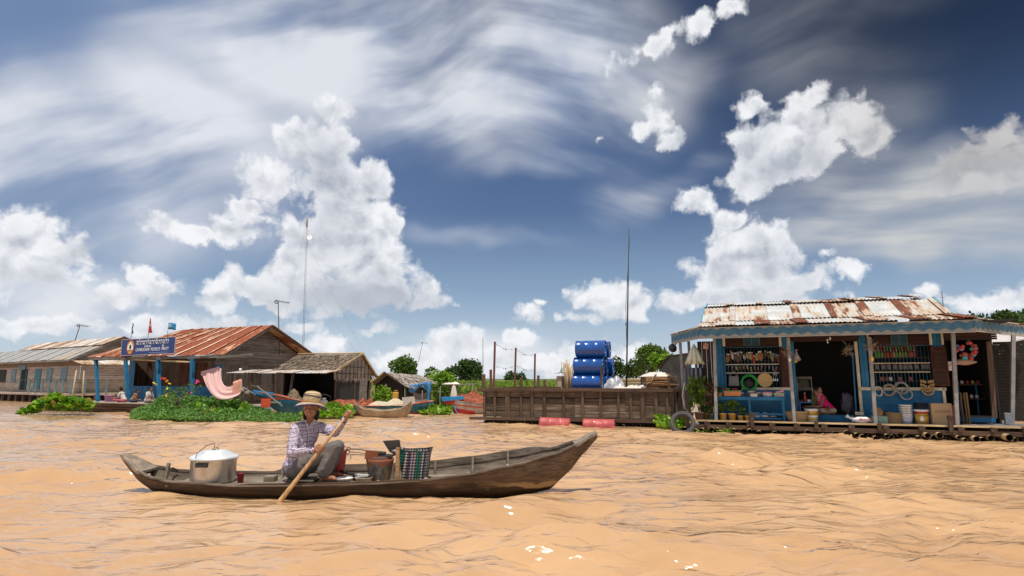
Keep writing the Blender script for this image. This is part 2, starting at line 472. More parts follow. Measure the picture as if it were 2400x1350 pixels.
def rusty(name, metal_c, rust_c, amount=.5, axis='y', light_streaks=False):
    """corrugated sheet: zinc with rust creeping along the slope; each sheet (island) rusts differently"""
    def fn(t, b):
        P = co(t); r = isl(t)
        Pr = t.v('ADD', P, t.v('SCALE', t.xyz(r, t.m('MULTIPLY', r, 3.7), 0), scale=3.))
        st = (5, .9, .9) if axis == 'y' else (.9, 5, .9)
        a = t.noise(t.mapping(Pr, scale=st), 1.5, 6, .68, .3)
        c_ = t.noise(Pr, 1.1, 3, .5)
        f = t.m('ADD', t.m('ADD', t.m('MULTIPLY', a, .65), t.m('MULTIPLY', c_, .35)), t.m('MULTIPLY', t.m('SUBTRACT', r, .5), .22))
        e = .72 - amount * .42
        f1 = t.mapr(f, e, e + .09)
        rn = t.noise(P, 9, 5, .7)
        rc = t.mix(t.mapr(rn, .3, .7), sca(rust_c, .55), sca(rust_c, 1.35))
        mc = t.mix(t.mapr(t.noise(P, 2.5, 4, .6), .3, .7), sca(metal_c, .8), sca(metal_c, 1.12))
        halo = t.mix(t.mapr(f, e - .10, e + .03, 0, .75), mc, (.52, .36, .22))
        t.put(b.inputs['Base Color'], t.mix(f1, halo, rc))
        b.inputs['Metallic'].default_value = 0.0
        t.put(b.inputs['Roughness'], t.mix(f1, (.42, .42, .42), (.85, .85, .85)))
        b.inputs['Specular IOR Level'].default_value = .45
        bump(t, b, rn, .2, .003)
    return mat(name, fn)
def leafmat(name, c, c2, spread=.5, dead=None):
    def fn(t, b):
        r = isl(t); P = co(t)
        k = t.m('FRACT', t.m('MULTIPLY', r, 17.13))
        n = t.noise(P, 1.3, 3, .6)
        col = t.mix(t.mapr(t.m('ADD', t.m('MULTIPLY', r, .6), t.m('MULTIPLY', n, .4)), .25, .75), c, c2)
        if dead: col = t.mix(t.m('GREATER_THAN', k, .93), col, dead)
        t.put(b.inputs['Base Color'], col)
        b.inputs['Roughness'].default_value = .5
        b.inputs['Specular IOR Level'].default_value = .35
        tr = t.new('ShaderNodeBsdfTranslucent'); t.put(tr.inputs[0], t.mix(1., col, (1.3, 1.5, .5), 'MULTIPLY'))
        mx = t.new('ShaderNodeMixShader'); mx.inputs[0].default_value = .28
        t.l.new(b.outputs[0], mx.inputs[1]); t.l.new(tr.outputs[0], mx.inputs[2])
        out = [n_ for n_ in t.n if n_.type == 'OUTPUT_MATERIAL'][0]
        t.l.new(mx.outputs[0], out.inputs[0])
    return mat(name, fn)

M = {}
ORD = ['first', 'second', 'third', 'fourth', 'fifth', 'sixth', 'seventh', 'eighth', 'ninth', 'tenth', 'eleventh', 'twelfth', 'thirteenth', 'fourteenth', 'fifteenth', 'sixteenth', 'seventeenth', 'eighteenth', 'nineteenth', 'twentieth']
M['grey_wood'] = wood('grey_wood', (.12, .104, .092), (.26, .235, .212), 'x')
M['grey_wood_y'] = wood('grey_wood_y', (.12, .104, .092), (.26, .235, .212), 'y')
M['grey_wood_z'] = wood('grey_wood_z', (.11, .096, .086), (.24, .218, .198), 'z')
M['dark_wood'] = wood('dark_wood', (.055, .033, .022), (.13, .08, .053), 'x')
M['dark_wood_z'] = wood('dark_wood_z', (.065, .04, .027), (.15, .095, .065), 'z')
M['barge_wood'] = wood('barge_wood', (.06, .039, .026), (.20, .142, .098), 'x', spread=.9)
M['warm_wood'] = wood('warm_wood', (.30, .15, .06), (.52, .31, .15), 'x', rough=.55)
M['red_wood_z'] = wood('red_wood_z', (.05, .018, .010), (.13, .045, .022), 'z')
M['pale_plank'] = wood('pale_plank', (.27, .20, .155), (.48, .39, .32), 'x', spread=.3)
M['bamboo'] = wood('bamboo', (.40, .27, .13), (.62, .47, .27), 'x', rough=.5)
M['bamboo_z'] = wood('bamboo_z', (.34, .24, .13), (.55, .42, .25), 'z', rough=.5)
M['blue'] = paint('blue_paint', (.018, .150, .300))
M['blue_x'] = paint('blue_paint_x', (.018, .150, .300), axis='x')
M['light_blue'] = paint('light_blue_paint', (.10, .30, .42))
M['cream'] = paint('cream_paint', (.62, .54, .40), wear=.3)
M['post_grey'] = paint('grey_post_paint', (.27, .26, .255), under=(.19, .16, .145), wear=.5)
M['white'] = plain('white_plastic', (.78, .78, .76), .4, var=.08)
M['black'] = plain('black_rubber', (.025, .024, .023), .6)
M['soot'] = plain('sooty_iron', (.035, .03, .028), .55, .3)
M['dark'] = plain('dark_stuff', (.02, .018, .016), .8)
M['rubber'] = plain('dusty_rubber', (.075, .068, .066), .75, var=.4)
M['rope'] = plain('rope', (.30, .24, .17), .9, var=.35, scale=30)
# ================================================================ setting: water, mud, grass bank
def build_water():
    def axis(segs):
        out = []
        for a, b, st in segs:
            n = max(1, int(round((b - a) / st)))
            out += list(np.linspace(a, b, n, endpoint=False))
        out.append(segs[-1][1]); return np.array(out)
    xs = axis([(-700, -60, 40), (-60, -16, 1.6), (-16, -7, .14), (-7, 7, .035), (7, 16, .14), (16, 60, 1.6), (60, 700, 40)])
    ys = axis([(-60, -8, 4), (-8, 2.5, .25), (2.5, 10, .03), (10, 16, .06), (16, 26, .14), (26, 60, .8), (60, 1400, 60)])
    Xg, Yg = np.meshgrid(xs, ys)
    rng = np.random.RandomState(11)
    # slow domain warp so that crests wander
    wx = Xg + .28 * np.sin(.9 * Yg + .5 * Xg + 1.) + .16 * np.sin(2.1 * Xg - 1.3 * Yg) + .07 * np.sin(4.3 * Yg + 3.1 * Xg)
    wy = Yg + .25 * np.sin(.8 * Xg - .6 * Yg) + .12 * np.sin(2.6 * Xg + 1.9 * Yg + 2.) + .05 * np.sin(5.7 * Xg - 3.3 * Yg)
    Z = np.zeros_like(Xg)
    env = .75 + .45 * np.sin(.55 * Xg + .8 * Yg + 1.) * np.sin(.7 * Xg - .45 * Yg + .3)
    for i in range(46):
        lam = 2.3 * (.12 / 2.3) ** ((i + .5) / 46) * rng.uniform(.85, 1.15)
        k = 2 * PI / lam
        th = R(90 + rng.choice([18, -30, -8]) + rng.normal(0, 17))       # crests mostly across the picture
        ph = rng.uniform(0, 2 * PI)
        p = k * (wx * math.cos(th) + wy * math.sin(th)) + ph
        a = .0098 * lam ** 1.02
        s_ = np.sin(p)
        Z += a * (s_ - .28 * np.cos(2 * p)) * (1.0 if lam > .3 else .7)
    Z *= env
    d = np.hypot(Xg, Yg)
    Z *= np.clip(1.15 - d / 60, .25, 1)
    fade = np.clip((200 - d) / 120, 0, 1); Z *= fade
    # wake hump along the canoe
    Z += .010 * np.exp(-((Yg - 6.55) / .22) ** 2) * (np.abs(Xg + 1.6) < 4) * (.6 + .5 * np.sin(1.7 * Xg + 1)) * np.clip(3.2 - np.abs(Xg + 1.4), 0, 1)
    nv = Xg.size
    me = bpy.data.meshes.new('water')
    co_ = np.stack([Xg, Yg, Z], -1).reshape(-1, 3).astype(np.float32)
    ny, nx = Xg.shape
    idx = np.arange(nv).reshape(ny, nx)
    q = np.stack([idx[:-1, :-1], idx[:-1, 1:], idx[1:, 1:], idx[1:, :-1]], -1).reshape(-1, 4).astype(np.int32)
    me.vertices.add(nv); me.vertices.foreach_set('co', co_.ravel())
    me.loops.add(q.size); me.loops.foreach_set('vertex_index', q.ravel())
    me.polygons.add(len(q)); me.polygons.foreach_set('loop_start', np.arange(len(q), dtype=np.int32) * 4)
    me.polygons.foreach_set('use_smooth', np.ones(len(q), bool))
    me.update(calc_edges=True)
    o = bpy.data.objects.new('water', me); COL.objects.link(o)
    tag(o, kind='structure')
    def fn(t, b):
        P = co(t)
        n = t.noise(P, .35, 4, .6)
        c = t.mix(t.mapr(n, .32, .68), (.455, .268, .138), (.55, .338, .178))
        Pw = t.v('ADD', P, t.v('SCALE', t.noise(P, 2.2, 2, .5, col=True), scale=.35))
        f1 = t.noise(t.mapping(Pw, scale=(.42, 1.5, 1), rot=(0, 0, R(-7))), 3.0, 2.2, .5, .5)
        rg = t.m('POWER', f1, 1.6)
        f2 = t.noise(t.mapping(Pw, scale=(.5, 1.7, 1)), 15, 2, .5)
        h = t.m('ADD', t.m('MULTIPLY', rg, 1.9), t.m('MULTIPLY', f2, .11))
        bn = t.new('ShaderNodeBump'); bn.inputs['Strength'].default_value = .9; bn.inputs['Distance'].default_value = .040; t.put(bn.inputs['Height'], h)
        # silt-laden water: light scatters back evenly from below the surface, the sky mirrors on top of it
        df = t.new('ShaderNodeBsdfDiffuse'); t.put(df.inputs['Color'], c); t.l.new(t.xyz(0, 0, 1), df.inputs['Normal'])
        gl = t.new('ShaderNodeBsdfGlossy'); gl.inputs['Roughness'].default_value = .13; gl.inputs['Color'].default_value = (1, 1, 1, 1); t.l.new(bn.outputs[0], gl.inputs['Normal'])
        fr_ = t.new('ShaderNodeFresnel'); fr_.inputs['IOR'].default_value = 1.36; t.l.new(bn.outputs[0], fr_.inputs['Normal'])
        mx = t.new('ShaderNodeMixShader'); t.l.new(fr_.outputs[0], mx.inputs[0]); t.l.new(df.outputs[0], mx.inputs[1]); t.l.new(gl.outputs[0], mx.inputs[2])
        out = [n_ for n_ in t.n if n_.type == 'OUTPUT_MATERIAL'][0]; t.l.new(mx.outputs[0], out.inputs[0])
    me.materials.append(mat('muddy_water', fn))
build_water()

def build_ground():
    # river bed far behind the water edge rises into a grassy bank
    mb = MB()
    def fn(u, v):
        x = -320 + 640 * u
        y0 = 33 + 26 * max(0, min(1, (-10 - x) / 5)); y = y0 + 620 * v ** 2.2
        z = -.4 + 1.35 * min(1, (y - y0) / 7.0) + .25 * mnoise.noise(Vector((x * .08, y * .08, 0))) + .012 * min(60, max(0, y - 45))
        return (x, y + 2.5 * mnoise.noise(Vector((x * .05, 3.3, 0))), z)
    mb.grid(fn, 160, 40)
    def g(t, b):
        P = co(t)
        n = t.noise(P, .4, 5, .65)
        t.put(b.inputs['Base Color'], t.mix(t.mapr(n, .35, .65), (.07, .10, .02), (.16, .15, .05)))
        b.inputs['Roughness'].default_value = .95
    tag(mb.build('ground', mat('bank_ground', g)), kind='structure')
build_ground()

M['grass'] = leafmat('grass_blades', (.15, .26, .03), (.31, .38, .08), dead=(.36, .32, .12))
M['leaf_dark'] = leafmat('dark_foliage', (.020, .050, .010), (.070, .125, .022))
M['leaf_mid'] = leafmat('mid_foliage', (.045, .095, .012), (.13, .21, .03))
M['leaf_bright'] = leafmat('bright_foliage', (.11, .22, .015), (.26, .40, .04))
M['hyacinth'] = leafmat('hyacinth_leaves', (.06, .17, .012), (.22, .38, .03), dead=(.40, .30, .08))
M['creeper'] = leafmat('creeper_leaves', (.075, .18, .032), (.20, .36, .085), dead=(.16, .11, .05))
M['bark'] = wood('bark', (.10, .08, .06), (.20, .16, .12), 'z')

def leaf(mb, p, d, L, w, up=None, fold=.25):
    """pointed leaf: two quads folded along the midrib"""
    d = d.normalized()
    s = d.cross(Vector((random.uniform(-1, 1), random.uniform(-1, 1), random.uniform(-.2, 1))) if up is None else up)
    if s.length < 1e-3: s = Vector((1, 0, 0))
    s.normalize(); n = s.cross(d)
    m = p + d * L * .5 + n * L * .06; e = p + d * L - n * L * .10
    mb.add([p, m + s * w / 2 - n * w * fold, e, m - s * w / 2 - n * w * fold, m], [(0, 1, 4), (1, 2, 4), (0, 4, 3), (4, 2, 3)], False)
def rdir(): 
    while True:
        v = Vector((random.uniform(-1, 1), random.uniform(-1, 1), random.uniform(-1, 1)))
        if .05 < v.length < 1: return v.normalized()
def blob_leaves(mb, c, r, n, L, shell=.55, flat=.9):
    c = Vector(c); r = (r, r, r) if not hasattr(r, '__len__') else r
    sd = random.uniform(0, 99)
    for _ in range(n):
        d = rdir()
        if d.z < -.3 and random.random() < .5: d.z = -d.z
        k = (shell + (1 - shell) * random.random()) * (1 + .38 * mnoise.noise(d * 1.9 + Vector((sd, 0, 0))))
        p = c + Vector((d.x * r[0], d.y * r[1], d.z * r[2])) * k
        l = L * random.uniform(.6, 1.35)
        leaf(mb, p, (d + rdir() * .9 + Vector((0, 0, -.15))), l, l * .62)
def tree(px, py_top, py_base, wpx, Y, leafm, label, name='broadleaf_tree', n=2600, zbase=0., group='trees on the far bank', lob=9, L=None):
    """tree placed at real distance Y; crown spans py_top..py_base, width wpx in photo pixels"""
    b = at(px, 893, Y); sc = Y / FPX
    top = at(px, py_top, Y).z; low = at(px, py_base, Y).z; w = wpx * sc; h = top - low
    root = thing(name, label, 'tree', (b.x, Y, zbase), group=group)
    tr = MB()
    th = (low + h * .45) - zbase
    tr.tube([(0, 0, -.3), (w * .02, 0, th * .5), (-w * .02, .1, th)], [w * .045, w * .035, w * .02], 7)
    cl = MB()
    L = L or max(.09, w * .042)
    cen = []
    for i in range(lob):
        a = 2 * PI * i / lob + random.uniform(-.4, .4); rr = random.uniform(.18, .36) * w
        zz = low - zbase + h * random.uniform(.22, .78)
        q = 1 - abs((zz - (low - zbase)) / h - .45) * .7
        cen.append((Vector((math.cos(a) * rr * q, math.sin(a) * rr * .8 * q, zz)), random.uniform(.17, .27)))
    cen.append((Vector((0, 0, low - zbase + h * .74)), .26)); cen.append((Vector((0, 0, low - zbase + h * .45)), .30))
    for c, k in cen:
        tr.tube([(0, 0, th * .55), (c.x * .5, c.y * .5, (th * .55 + c.z) / 2 + .05), tuple(c)], [w * .02, w * .012, w * .006], 5)
        blob_leaves(cl, c, (w * k, w * k * .9, min(w * k * .85, h * .36)), n // len(cen), L)
    tr.build('trunk', M['bark'], root)
    cl.build('crown', leafm, root)
    return root

def bush(px, py_top, py_base, wpx, Y, leafm, label, n=900, L=.16, group=None, name='bush', cat='bush', zb=None):
    b = at(px, 893, Y); sc = Y / FPX
    top = at(px, py_top, Y).z; low = at(px, py_base, Y).z if zb is None else zb; w = wpx * sc; h = top - low
    root = thing(name, label, cat, (b.x, Y, low), group=group)
    cl = MB(); st = MB()
    for i in range(7):
        x = random.uniform(-.33, .33) * w; z = h * random.uniform(.3, .72); y = random.uniform(-.2, .25) * w
        k = random.uniform(.18, .30)
        blob_leaves(cl, (x, y, z), (w * k, w * k * .8, h * random.uniform(.22, .36)), n // 7, L, .4)
        st.tube([(x * .2, 0, -.1), (x, y, z)], [.03, .01], 5)
    cl.build('foliage', leafm, root); st.build('stem', M['bark'], root)
    return root

tree(948, 838, 884, 74, 62, M['leaf_mid'], 'round mid-green tree rising behind the small thatched hut', L=.26)
tree(1012, 855, 915, 40, 55, M['leaf_mid'], 'thin ragged tree between the round tree and the tall dark-green tree', n=800, L=.2, lob=5)
tree(1100, 843, 905, 78, 62, M['leaf_dark'], 'large dark-green tree left of the thin striped mast', L=.26)
tree(1062, 856, 900, 46, 66, M['leaf_dark'], 'smaller dark tree tucked against the left side of the large dark-green tree', n=1000, L=.22, lob=6)
tree(1196, 870, 906, 40, 75, M['leaf_dark'], 'small dark tree left of the middle string-light post, beyond the grass', n=900, L=.24, lob=6)
tree(1222, 875, 908, 34, 75, M['leaf_dark'], 'low dark tree just right of the middle string-light post, beyond the grass', n=700, L=.24, lob=5)
tree(1528, 805, 895, 92, 30, M['leaf_mid'], 'tall open-crowned tree behind the firewood stack', n=2600, L=.15)
tree(1445, 838, 895, 70, 36, M['leaf_dark'], 'dark leafy tree right of the blue drums', n=1500, L=.16, lob=7)
tree(1486, 842, 895, 50, 34, M['leaf_dark'], 'dark leafy tree between the tall thin pole and the open-crowned tree', n=1200, L=.16, lob=6)
for i, (px, top, w, Y, lb) in enumerate([(2235, 722, 80, 27, 'dark tree showing just right of the shop roof end'), (2300, 727, 90, 28, 'dark tree second from the right shop roof end'),
        (2370, 714, 80, 26, 'taller dark tree at the right edge of the picture'), (2440, 708, 90, 27, 'dark tree cut by the right edge of the picture')]):
    tree(px, top, 860, w * 1.25, Y, M['leaf_dark'], lb, n=2600, L=.16, group='trees behind the shop', zbase=-.2)

bush(1022, 868, 935, 90, 34, M['leaf_bright'], 'bright green vine-covered bush beside the small thatched hut', n=2200, L=.2, zb=.1)
bush(1040, 890, 938, 70, 33, M['leaf_mid'], 'darker green bush in front of the bright vine bush', n=1200, L=.17, zb=.1)
bush(900, 905, 950, 44, 27.5, M['leaf_bright'], 'light green shrub between the thatched hut and the small hut', n=900, L=.14, zb=0)
bush(1105, 918, 948, 70, 34, M['leaf_mid'], 'low green shrub at the water edge left of the barge', n=900, L=.17, zb=.0)
bush(1080, 928, 955, 40, 32, M['leaf_bright'], 'low bright shrub behind the red and blue boat', n=500, L=.15, zb=.0)
bush(1555, 826, 868, 60, 23, M['leaf_bright'], 'bright green creeper draped over the woven wall beside the barge', n=1400, L=.13, name='creeper', cat='creeper')
bush(1330, 893, 925, 60, 34, M['leaf_mid'], 'scrub left of the small shed on the bank', n=700, L=.17, zb=.3)

def build_grass():
    mb = MB()
    rnd = random.Random(3)
    for i in range(15000):
        Y = 34 + 26 * rnd.random() ** 1.4
        x = at(rnd.uniform(1010, 1400) if i % 5 else rnd.uniform(860, 1640), 893, Y).x
        z0 = -.4 + 1.35 * min(1, (Y - 33) / 7.0)
        h = (.14 + .26 * rnd.random()) * (1 + .5 * mnoise.noise(Vector((x * .5, Y * .3, 0))))
        w = .05 + Y * .0008
        a = rnd.uniform(0, PI); lx, ly = rnd.uniform(-.25, .25), rnd.uniform(-.2, .2)
        cx, sx = math.cos(a) * w, math.sin(a) * w
        mb.add([(x - cx, Y - sx, z0 - .1), (x + cx, Y + sx, z0 - .1), (x + cx * .6 + lx * .5, Y + sx * .6 + ly * .5, z0 + h * .6), (x + lx, Y + ly, z0 + h), (x - cx * .6 + lx * .5, Y - sx * .6 + ly * .5, z0 + h * .6)], [(0, 1, 2, 3, 4)], False)
    tag(mb.build('grass', M['grass']), 'tall green grass covering the bank behind the barge and boats', 'grass', kind='stuff')
build_grass()

def mat_plants(name, label, outline, zfun, n, kind, L, leafm):
    """floating plant mass. outline: list of (px, Ynear, Yfar); kind 'pad' = round hyacinth leaves on stalks, 'creep' = small leaflets"""
    mb = MB(); rnd = random.Random(hash(name + label) % 1000 if False else len(label))
    for i in range(n):
        k = rnd.random() * (len(outline) - 1); j = int(k); f = k - j
        a, b = outline[j], outline[j + 1]
        px = a[0] + (b[0] - a[0]) * f; y0 = a[1] + (b[1] - a[1]) * f; y1 = a[2] + (b[2] - a[2]) * f
        v = rnd.random(); Y = y0 + (y1 - y0) * v
        x = at(px, 893, Y).x
        zt = zfun(px, v) * (1 + .35 * mnoise.noise(Vector((x * 2.2, Y * 2.2, 1))) + .15 * mnoise.noise(Vector((x * 7, Y * 7, 1))))
        z = zt * (rnd.random() ** .35)
        l = L * rnd.uniform(.5, 1.4)
        if kind == 'pad':
            d = Vector((rnd.gauss(0, 1), rnd.gauss(0, 1) - .4, rnd.uniform(.2, 1.6))).normalized()
            p = Vector((x, Y, z)); up = Vector((rnd.gauss(0, .5), rnd.gauss(0, .5), 1))
            s = d.cross(up).normalized(); m1 = p + d * l * .3; m2 = p + d * l * .7; e = p + d * l
            w = l * .42
            mb.add([p, m1 + s * w, m2 + s * w * .9, e, m2 - s * w * .9, m1 - s * w], [(0, 1, 2, 3), (0, 3, 4, 5)], False)
            if i % 3 == 0: mb.add([p, p + s * .012, Vector((x, Y, z - .18)) + s * .012, Vector((x, Y, z - .18))], [(0, 1, 2, 3)], False)
        else:
            c = Vector((x, Y, z)); ax = Vector((rnd.gauss(0, 1), rnd.gauss(0, 1), rnd.uniform(0, .9))).normalized()
            for q in range(3):
                d = (ax + Vector((rnd.gauss(0, .8), rnd.gauss(0, .8), rnd.gauss(0, .3)))).normalized()
                leaf(mb, c, d, l, l * .5)
    return tag(mb.build(name, leafm), label, 'water plants', kind='stuff')
ss = lambda x, a, b: max(0, min(1, (x - a) / (b - a)))
mat_plants('creeping_plants', 'wide low bank of small-leaved green plants floating before the rust-roofed house',
    [(318, 21.2, 23.2), (370, 20.2, 23.4), (450, 19.7, 23.0), (560, 19.4, 22.6), (660, 19.4, 21.8), (705, 19.8, 21.0)],
    lambda px, v: (.10 + .62 * v ** 1.1) * min(1, ss(px, 305, 400) + .1) * (1 - .80 * ss(px, 530, 650)), 17000, 'creep', .10, M['creeper'])
mat_plants('water_hyacinth', 'broad-leaved water hyacinth clump floating at the left end of the platform',
    [(60, 23.6, 24.0), (110, 23.3, 24.2), (160, 23.2, 24.3), (222, 23.3, 24.2)], lambda px, v: .06 + .52 * ss(px, 70, 110) * (1 - .4 * ss(px, 180, 225)), 850, 'pad', .21, M['hyacinth'])
mat_plants('water_hyacinth', 'bright broad leaves standing among the creeping plants below the pink cloth',
    [(470, 20.6, 22.2), (520, 20.3, 22.0), (585, 20.6, 21.8)], lambda px, v: .15 + .38 * v, 200, 'pad', .2, M['hyacinth'])
mat_plants('water_hyacinth', 'bright green hyacinth clump between the paddler and the wooden dinghy',
    [(715, 21.3, 22.2), (770, 21.0, 22.3), (830, 21.4, 22.2)], lambda px, v: .12 + .32 * v, 620, 'pad', .15, M['leaf_bright'])
mat_plants('water_hyacinth', 'small hyacinth raft between the dinghies and the red and blue boat',
    [(985, 23.6, 24.6), (1030, 23.4, 24.8), (1058, 23.7, 24.5)], lambda px, v: .08 + .25 * v, 420, 'pad', .14, M['leaf_bright'])
mat_plants('water_hyacinth', 'hyacinth leaves caught in the corner between barge and shop by the old tyre',
    [(1535, 16.6, 17.2), (1570, 16.3, 17.2), (1604, 16.2, 17.0)], lambda px, v: .10 + .25 * v, 260, 'pad', .13, M['leaf_bright'])
# ================================================================ floating shop on the right
def rect(F, mb, px0, py0, px1, py1, y, d=.03, mi=None, tilt=0):
    cx, cy = (px0 + px1) / 2, (py0 + py1) / 2
    a, b = F.hit(px0, cy, y).x, F.hit(px1, cy, y).x
    zt, zb = F.hit(cx, py0, y).z, F.hit(cx, py1, y).z
    return mb.box(((a + b) / 2, y + d / 2, (zt + zb) / 2), (abs(b - a), d, abs(zt - zb)), rot=(0, tilt, 0) if tilt else None, mi=mi)
def corr(mb, A, B, C, D, sheet=.8, pitch=.09, amp=.011, nv=5, mi=None, sag=0., jit=.02):
    """corrugated roof slope A(bottom left) B(bottom right) C(top right) D(top left), laid in overlapping sheets"""
    A, B, C, D = map(Vector, (A, B, C, D))
    n = (B - A).cross(D - A).normalized()
    if n.z < 0: n = -n
    ns = max(1, round((B - A).length / sheet))
    for k in range(ns):
        u0, u1 = k / ns - .04 / ns, (k + 1) / ns + .04 / ns
        off = (k % 2) * .012 + random.uniform(0, .006); dj = random.uniform(-jit, jit)
        w = (B - A).length * (u1 - u0)
        def fn(u, v):
            uu = u0 + (u1 - u0) * u
            v2 = v + (dj if v == 0 else 0)
            p = (A.lerp(B, uu)).lerp(D.lerp(C, uu), v2)
            return p + n * (off + amp * math.cos(2 * PI * u * round(w / pitch)) - sag * math.sin(PI * v))
        mb.grid(fn, max(8, int(round(w / pitch)) * 4), nv, True, mi)
def plank_wall(mb, x0, x1, z0, z1, y, bw=.18, horiz=True, t=.025, face='y', hole=None):
    """boards as separate islands; face 'y' wall in xz plane at y, face 'x' wall in yz plane at x=y with span x0..x1 along y"""
    a, b = (z0, z1) if horiz else (x0, x1)
    n = max(1, round((b - a) / bw)); w = (b - a) / n
    for i in range(n):
        c0 = a + i * w; j = random.uniform(-.004, .004)
        if horiz: cx, cz, sx, sz = (x0 + x1) / 2, c0 + w / 2, x1 - x0, w - .006
        else: cx, cz, sx, sz = c0 + w / 2, (z0 + z1) / 2, w - .006, z1 - z0
        if face == 'y': mb.box((cx, y + j, cz), (sx, t, sz))
        else: mb.box((y + j, cx, cz), (t, sx, sz))

F = Frame(1595, 15.85, -20.8)
DZ = F.hit(1800, 988, 0).z           # deck level
EZ = F.hit(1950, 778, -.3).z         # underside of roof edge
WY = .95                             # wall plane
shop = thing('floating_shop', 'floating wooden shop painted blue, with rust-streaked corrugated roof and zigzag roof edge', 'shop', F.o, F.a)

def fascia_mat():
    def fn(t, b):
        P = co(t); s = t.sep(P)
        u = t.m('MULTIPLY', s[0], 3.6)
        tri = t.m('ABSOLUTE', t.m('SUBTRACT', t.m('MULTIPLY', t.m('FRACT', u), 2), 1))
        k = t.m('ADD', t.m('MULTIPLY', s[2], 1), t.m('MULTIPLY', tri, -.06))
        st = t.m('FRACT', t.m('MULTIPLY', k, 23))
        blue = t.mix(t.m('GREATER_THAN', st, .62), (.040, .16, .26), (.012, .045, .09))
        blue = t.mix(t.mapr(t.noise(P, 5, 4, .6), .35, .7, 0, .5), blue, (.11, .21, .27))
        low = t.m('LESS_THAN', k, -.098)
        hi = t.m('GREATER_THAN', k, .075)
        c = t.mix(t.m('MAXIMUM', low, hi), blue, (.30, .27, .22))
        t.put(b.inputs['Base Color'], c); b.inputs['Roughness'].default_value = .7
    return mat('zigzag_fascia', fn)
fm = fascia_mat()
M['shop_roof'] = rusty('shop_roof_sheets', (.54, .55, .54), (.17, .055, .022), .46, 'y')
def edge_strips(mb, A, B, C, D, sheet, w0=.12, wj=0., pitch=.09, prob=1.):
    A, B, C, D = map(Vector, (A, B, C, D)); n = (B - A).cross(D - A).normalized(); n = n if n.z > 0 else -n
    ns = round((B - A).length / sheet)
    for k in range(1, ns + 1):
        if random.random() > prob: continue
        wd = w0 + random.uniform(0, wj); u0 = (k + .03) / ns - wd / (B - A).length; u1 = (k + .03) / ns; m = max(8, int(wd / pitch * 4))
        mb.grid(lambda u, v: (A.lerp(B, u0 + (u1 - u0) * u)).lerp(D.lerp(C, u0 + (u1 - u0) * u), v) + n * (.034 + .010 * math.cos(2 * PI * u * round(wd / pitch + .5))), m, 4, True, 1)
M['fascia_trim'] = paint('fascia_trim', (.38, .35, .31), wear=.35, axis='x')

FL = F.hit(1641, 781, -.30); FR = F.hit(2283, 762, -.30)
EZ = (FL.z + FR.z) / 2
xl, xr = FL.x, FR.x
LL = Vector((xl - .95, 2.0, EZ)); RR = Vector((xr + 1.9, 2.3, EZ))
def fascia(a, b, name='fascia'):
    a, b = Vector(a), Vector(b); d = (b - a); ang = math.atan2(d.y, d.x)
    o = MB().box((d.length / 2, 0, 0), (d.length, .03, .25)).build(name, fm, shop)
    o.location = a; o.rotation_euler = (0, 0, ang)
    t = MB().box((d.length / 2, -.012, -.135), (d.length + .02, .045, .018)).box((d.length / 2, -.012, .128), (d.length + .02, .03, .02)).build('fascia_trim', M['fascia_trim'], o)
fascia(FL, FR); fascia(LL, FL); fascia(FR, RR)
rb = MB()
TZ = F.hit(1800, 735, 1.6).z; TZ = F.hit(1850, 714, 1.5).z
tl, trr = F.hit(1652, 714, 1.5).x, F.hit(2186, 708, 1.5).x
corr(rb, (xl - .02, -.42, EZ + .15), (xr + .02, -.42, EZ + .15), (xr - .30, .15, EZ + .30), (xl + .06, .15, EZ + .30), nv=3)
corr(rb, (xl + .05, .10, EZ + .31), (xr - .30, .10, EZ + .31), (trr, 1.5, TZ), (tl, 1.5, TZ), nv=6)
t2l, t2r = F.hit(1660, 706, 2.3).x, F.hit(2112, 703, 2.3).x
TZ2 = F.hit(1900, 704, 2.3).z
corr(rb, (t2l - .05, 1.42, TZ + .03), (t2r + .25, 1.42, TZ + .03), (t2r, 2.3, TZ2), (t2l, 2.3, TZ2), nv=4)
corr(rb, (t2r + .2, 4.2, EZ + .3), (t2l, 4.2, EZ + .3), (t2l, 2.32, TZ2), (t2r, 2.32, TZ2), nv=4)
# side skirts of the roof
corr(rb, LL + Vector((-.05, 0, .15)), FL + Vector((-.02, -.12, .15)), (xl + .3, 1.2, EZ + .40), (xl + .2, 2.5, EZ + .40), nv=3)
corr(rb, FR + Vector((.02, -.12, .15)), RR + Vector((.05, 0, .15)), (xr + .3, 3.0, EZ + .42), (xr - .3, 1.0, EZ + .42), nv=3)
edge_strips(rb, (xl + .05, .10, EZ + .31), (xr - .30, .10, EZ + .31), (trr, 1.5, TZ), (tl, 1.5, TZ), .8, .10, .22, prob=.6)
edge_strips(rb, (t2l - .05, 1.42, TZ + .03), (t2r + .25, 1.42, TZ + .03), (t2r, 2.3, TZ2), (t2l, 2.3, TZ2), .8, .12, .2, prob=.8)
edge_strips(rb, (xl - .02, -.42, EZ + .15), (xr + .02, -.42, EZ + .15), (xr - .30, .15, EZ + .30), (xl + .06, .15, EZ + .30), .8, .2, .4, prob=.7)
rb.build('roof', [M['shop_roof'], rusty('shop_roof_rust', (.50, .46, .42), (.16, .048, .020), .74, 'y')], shop)
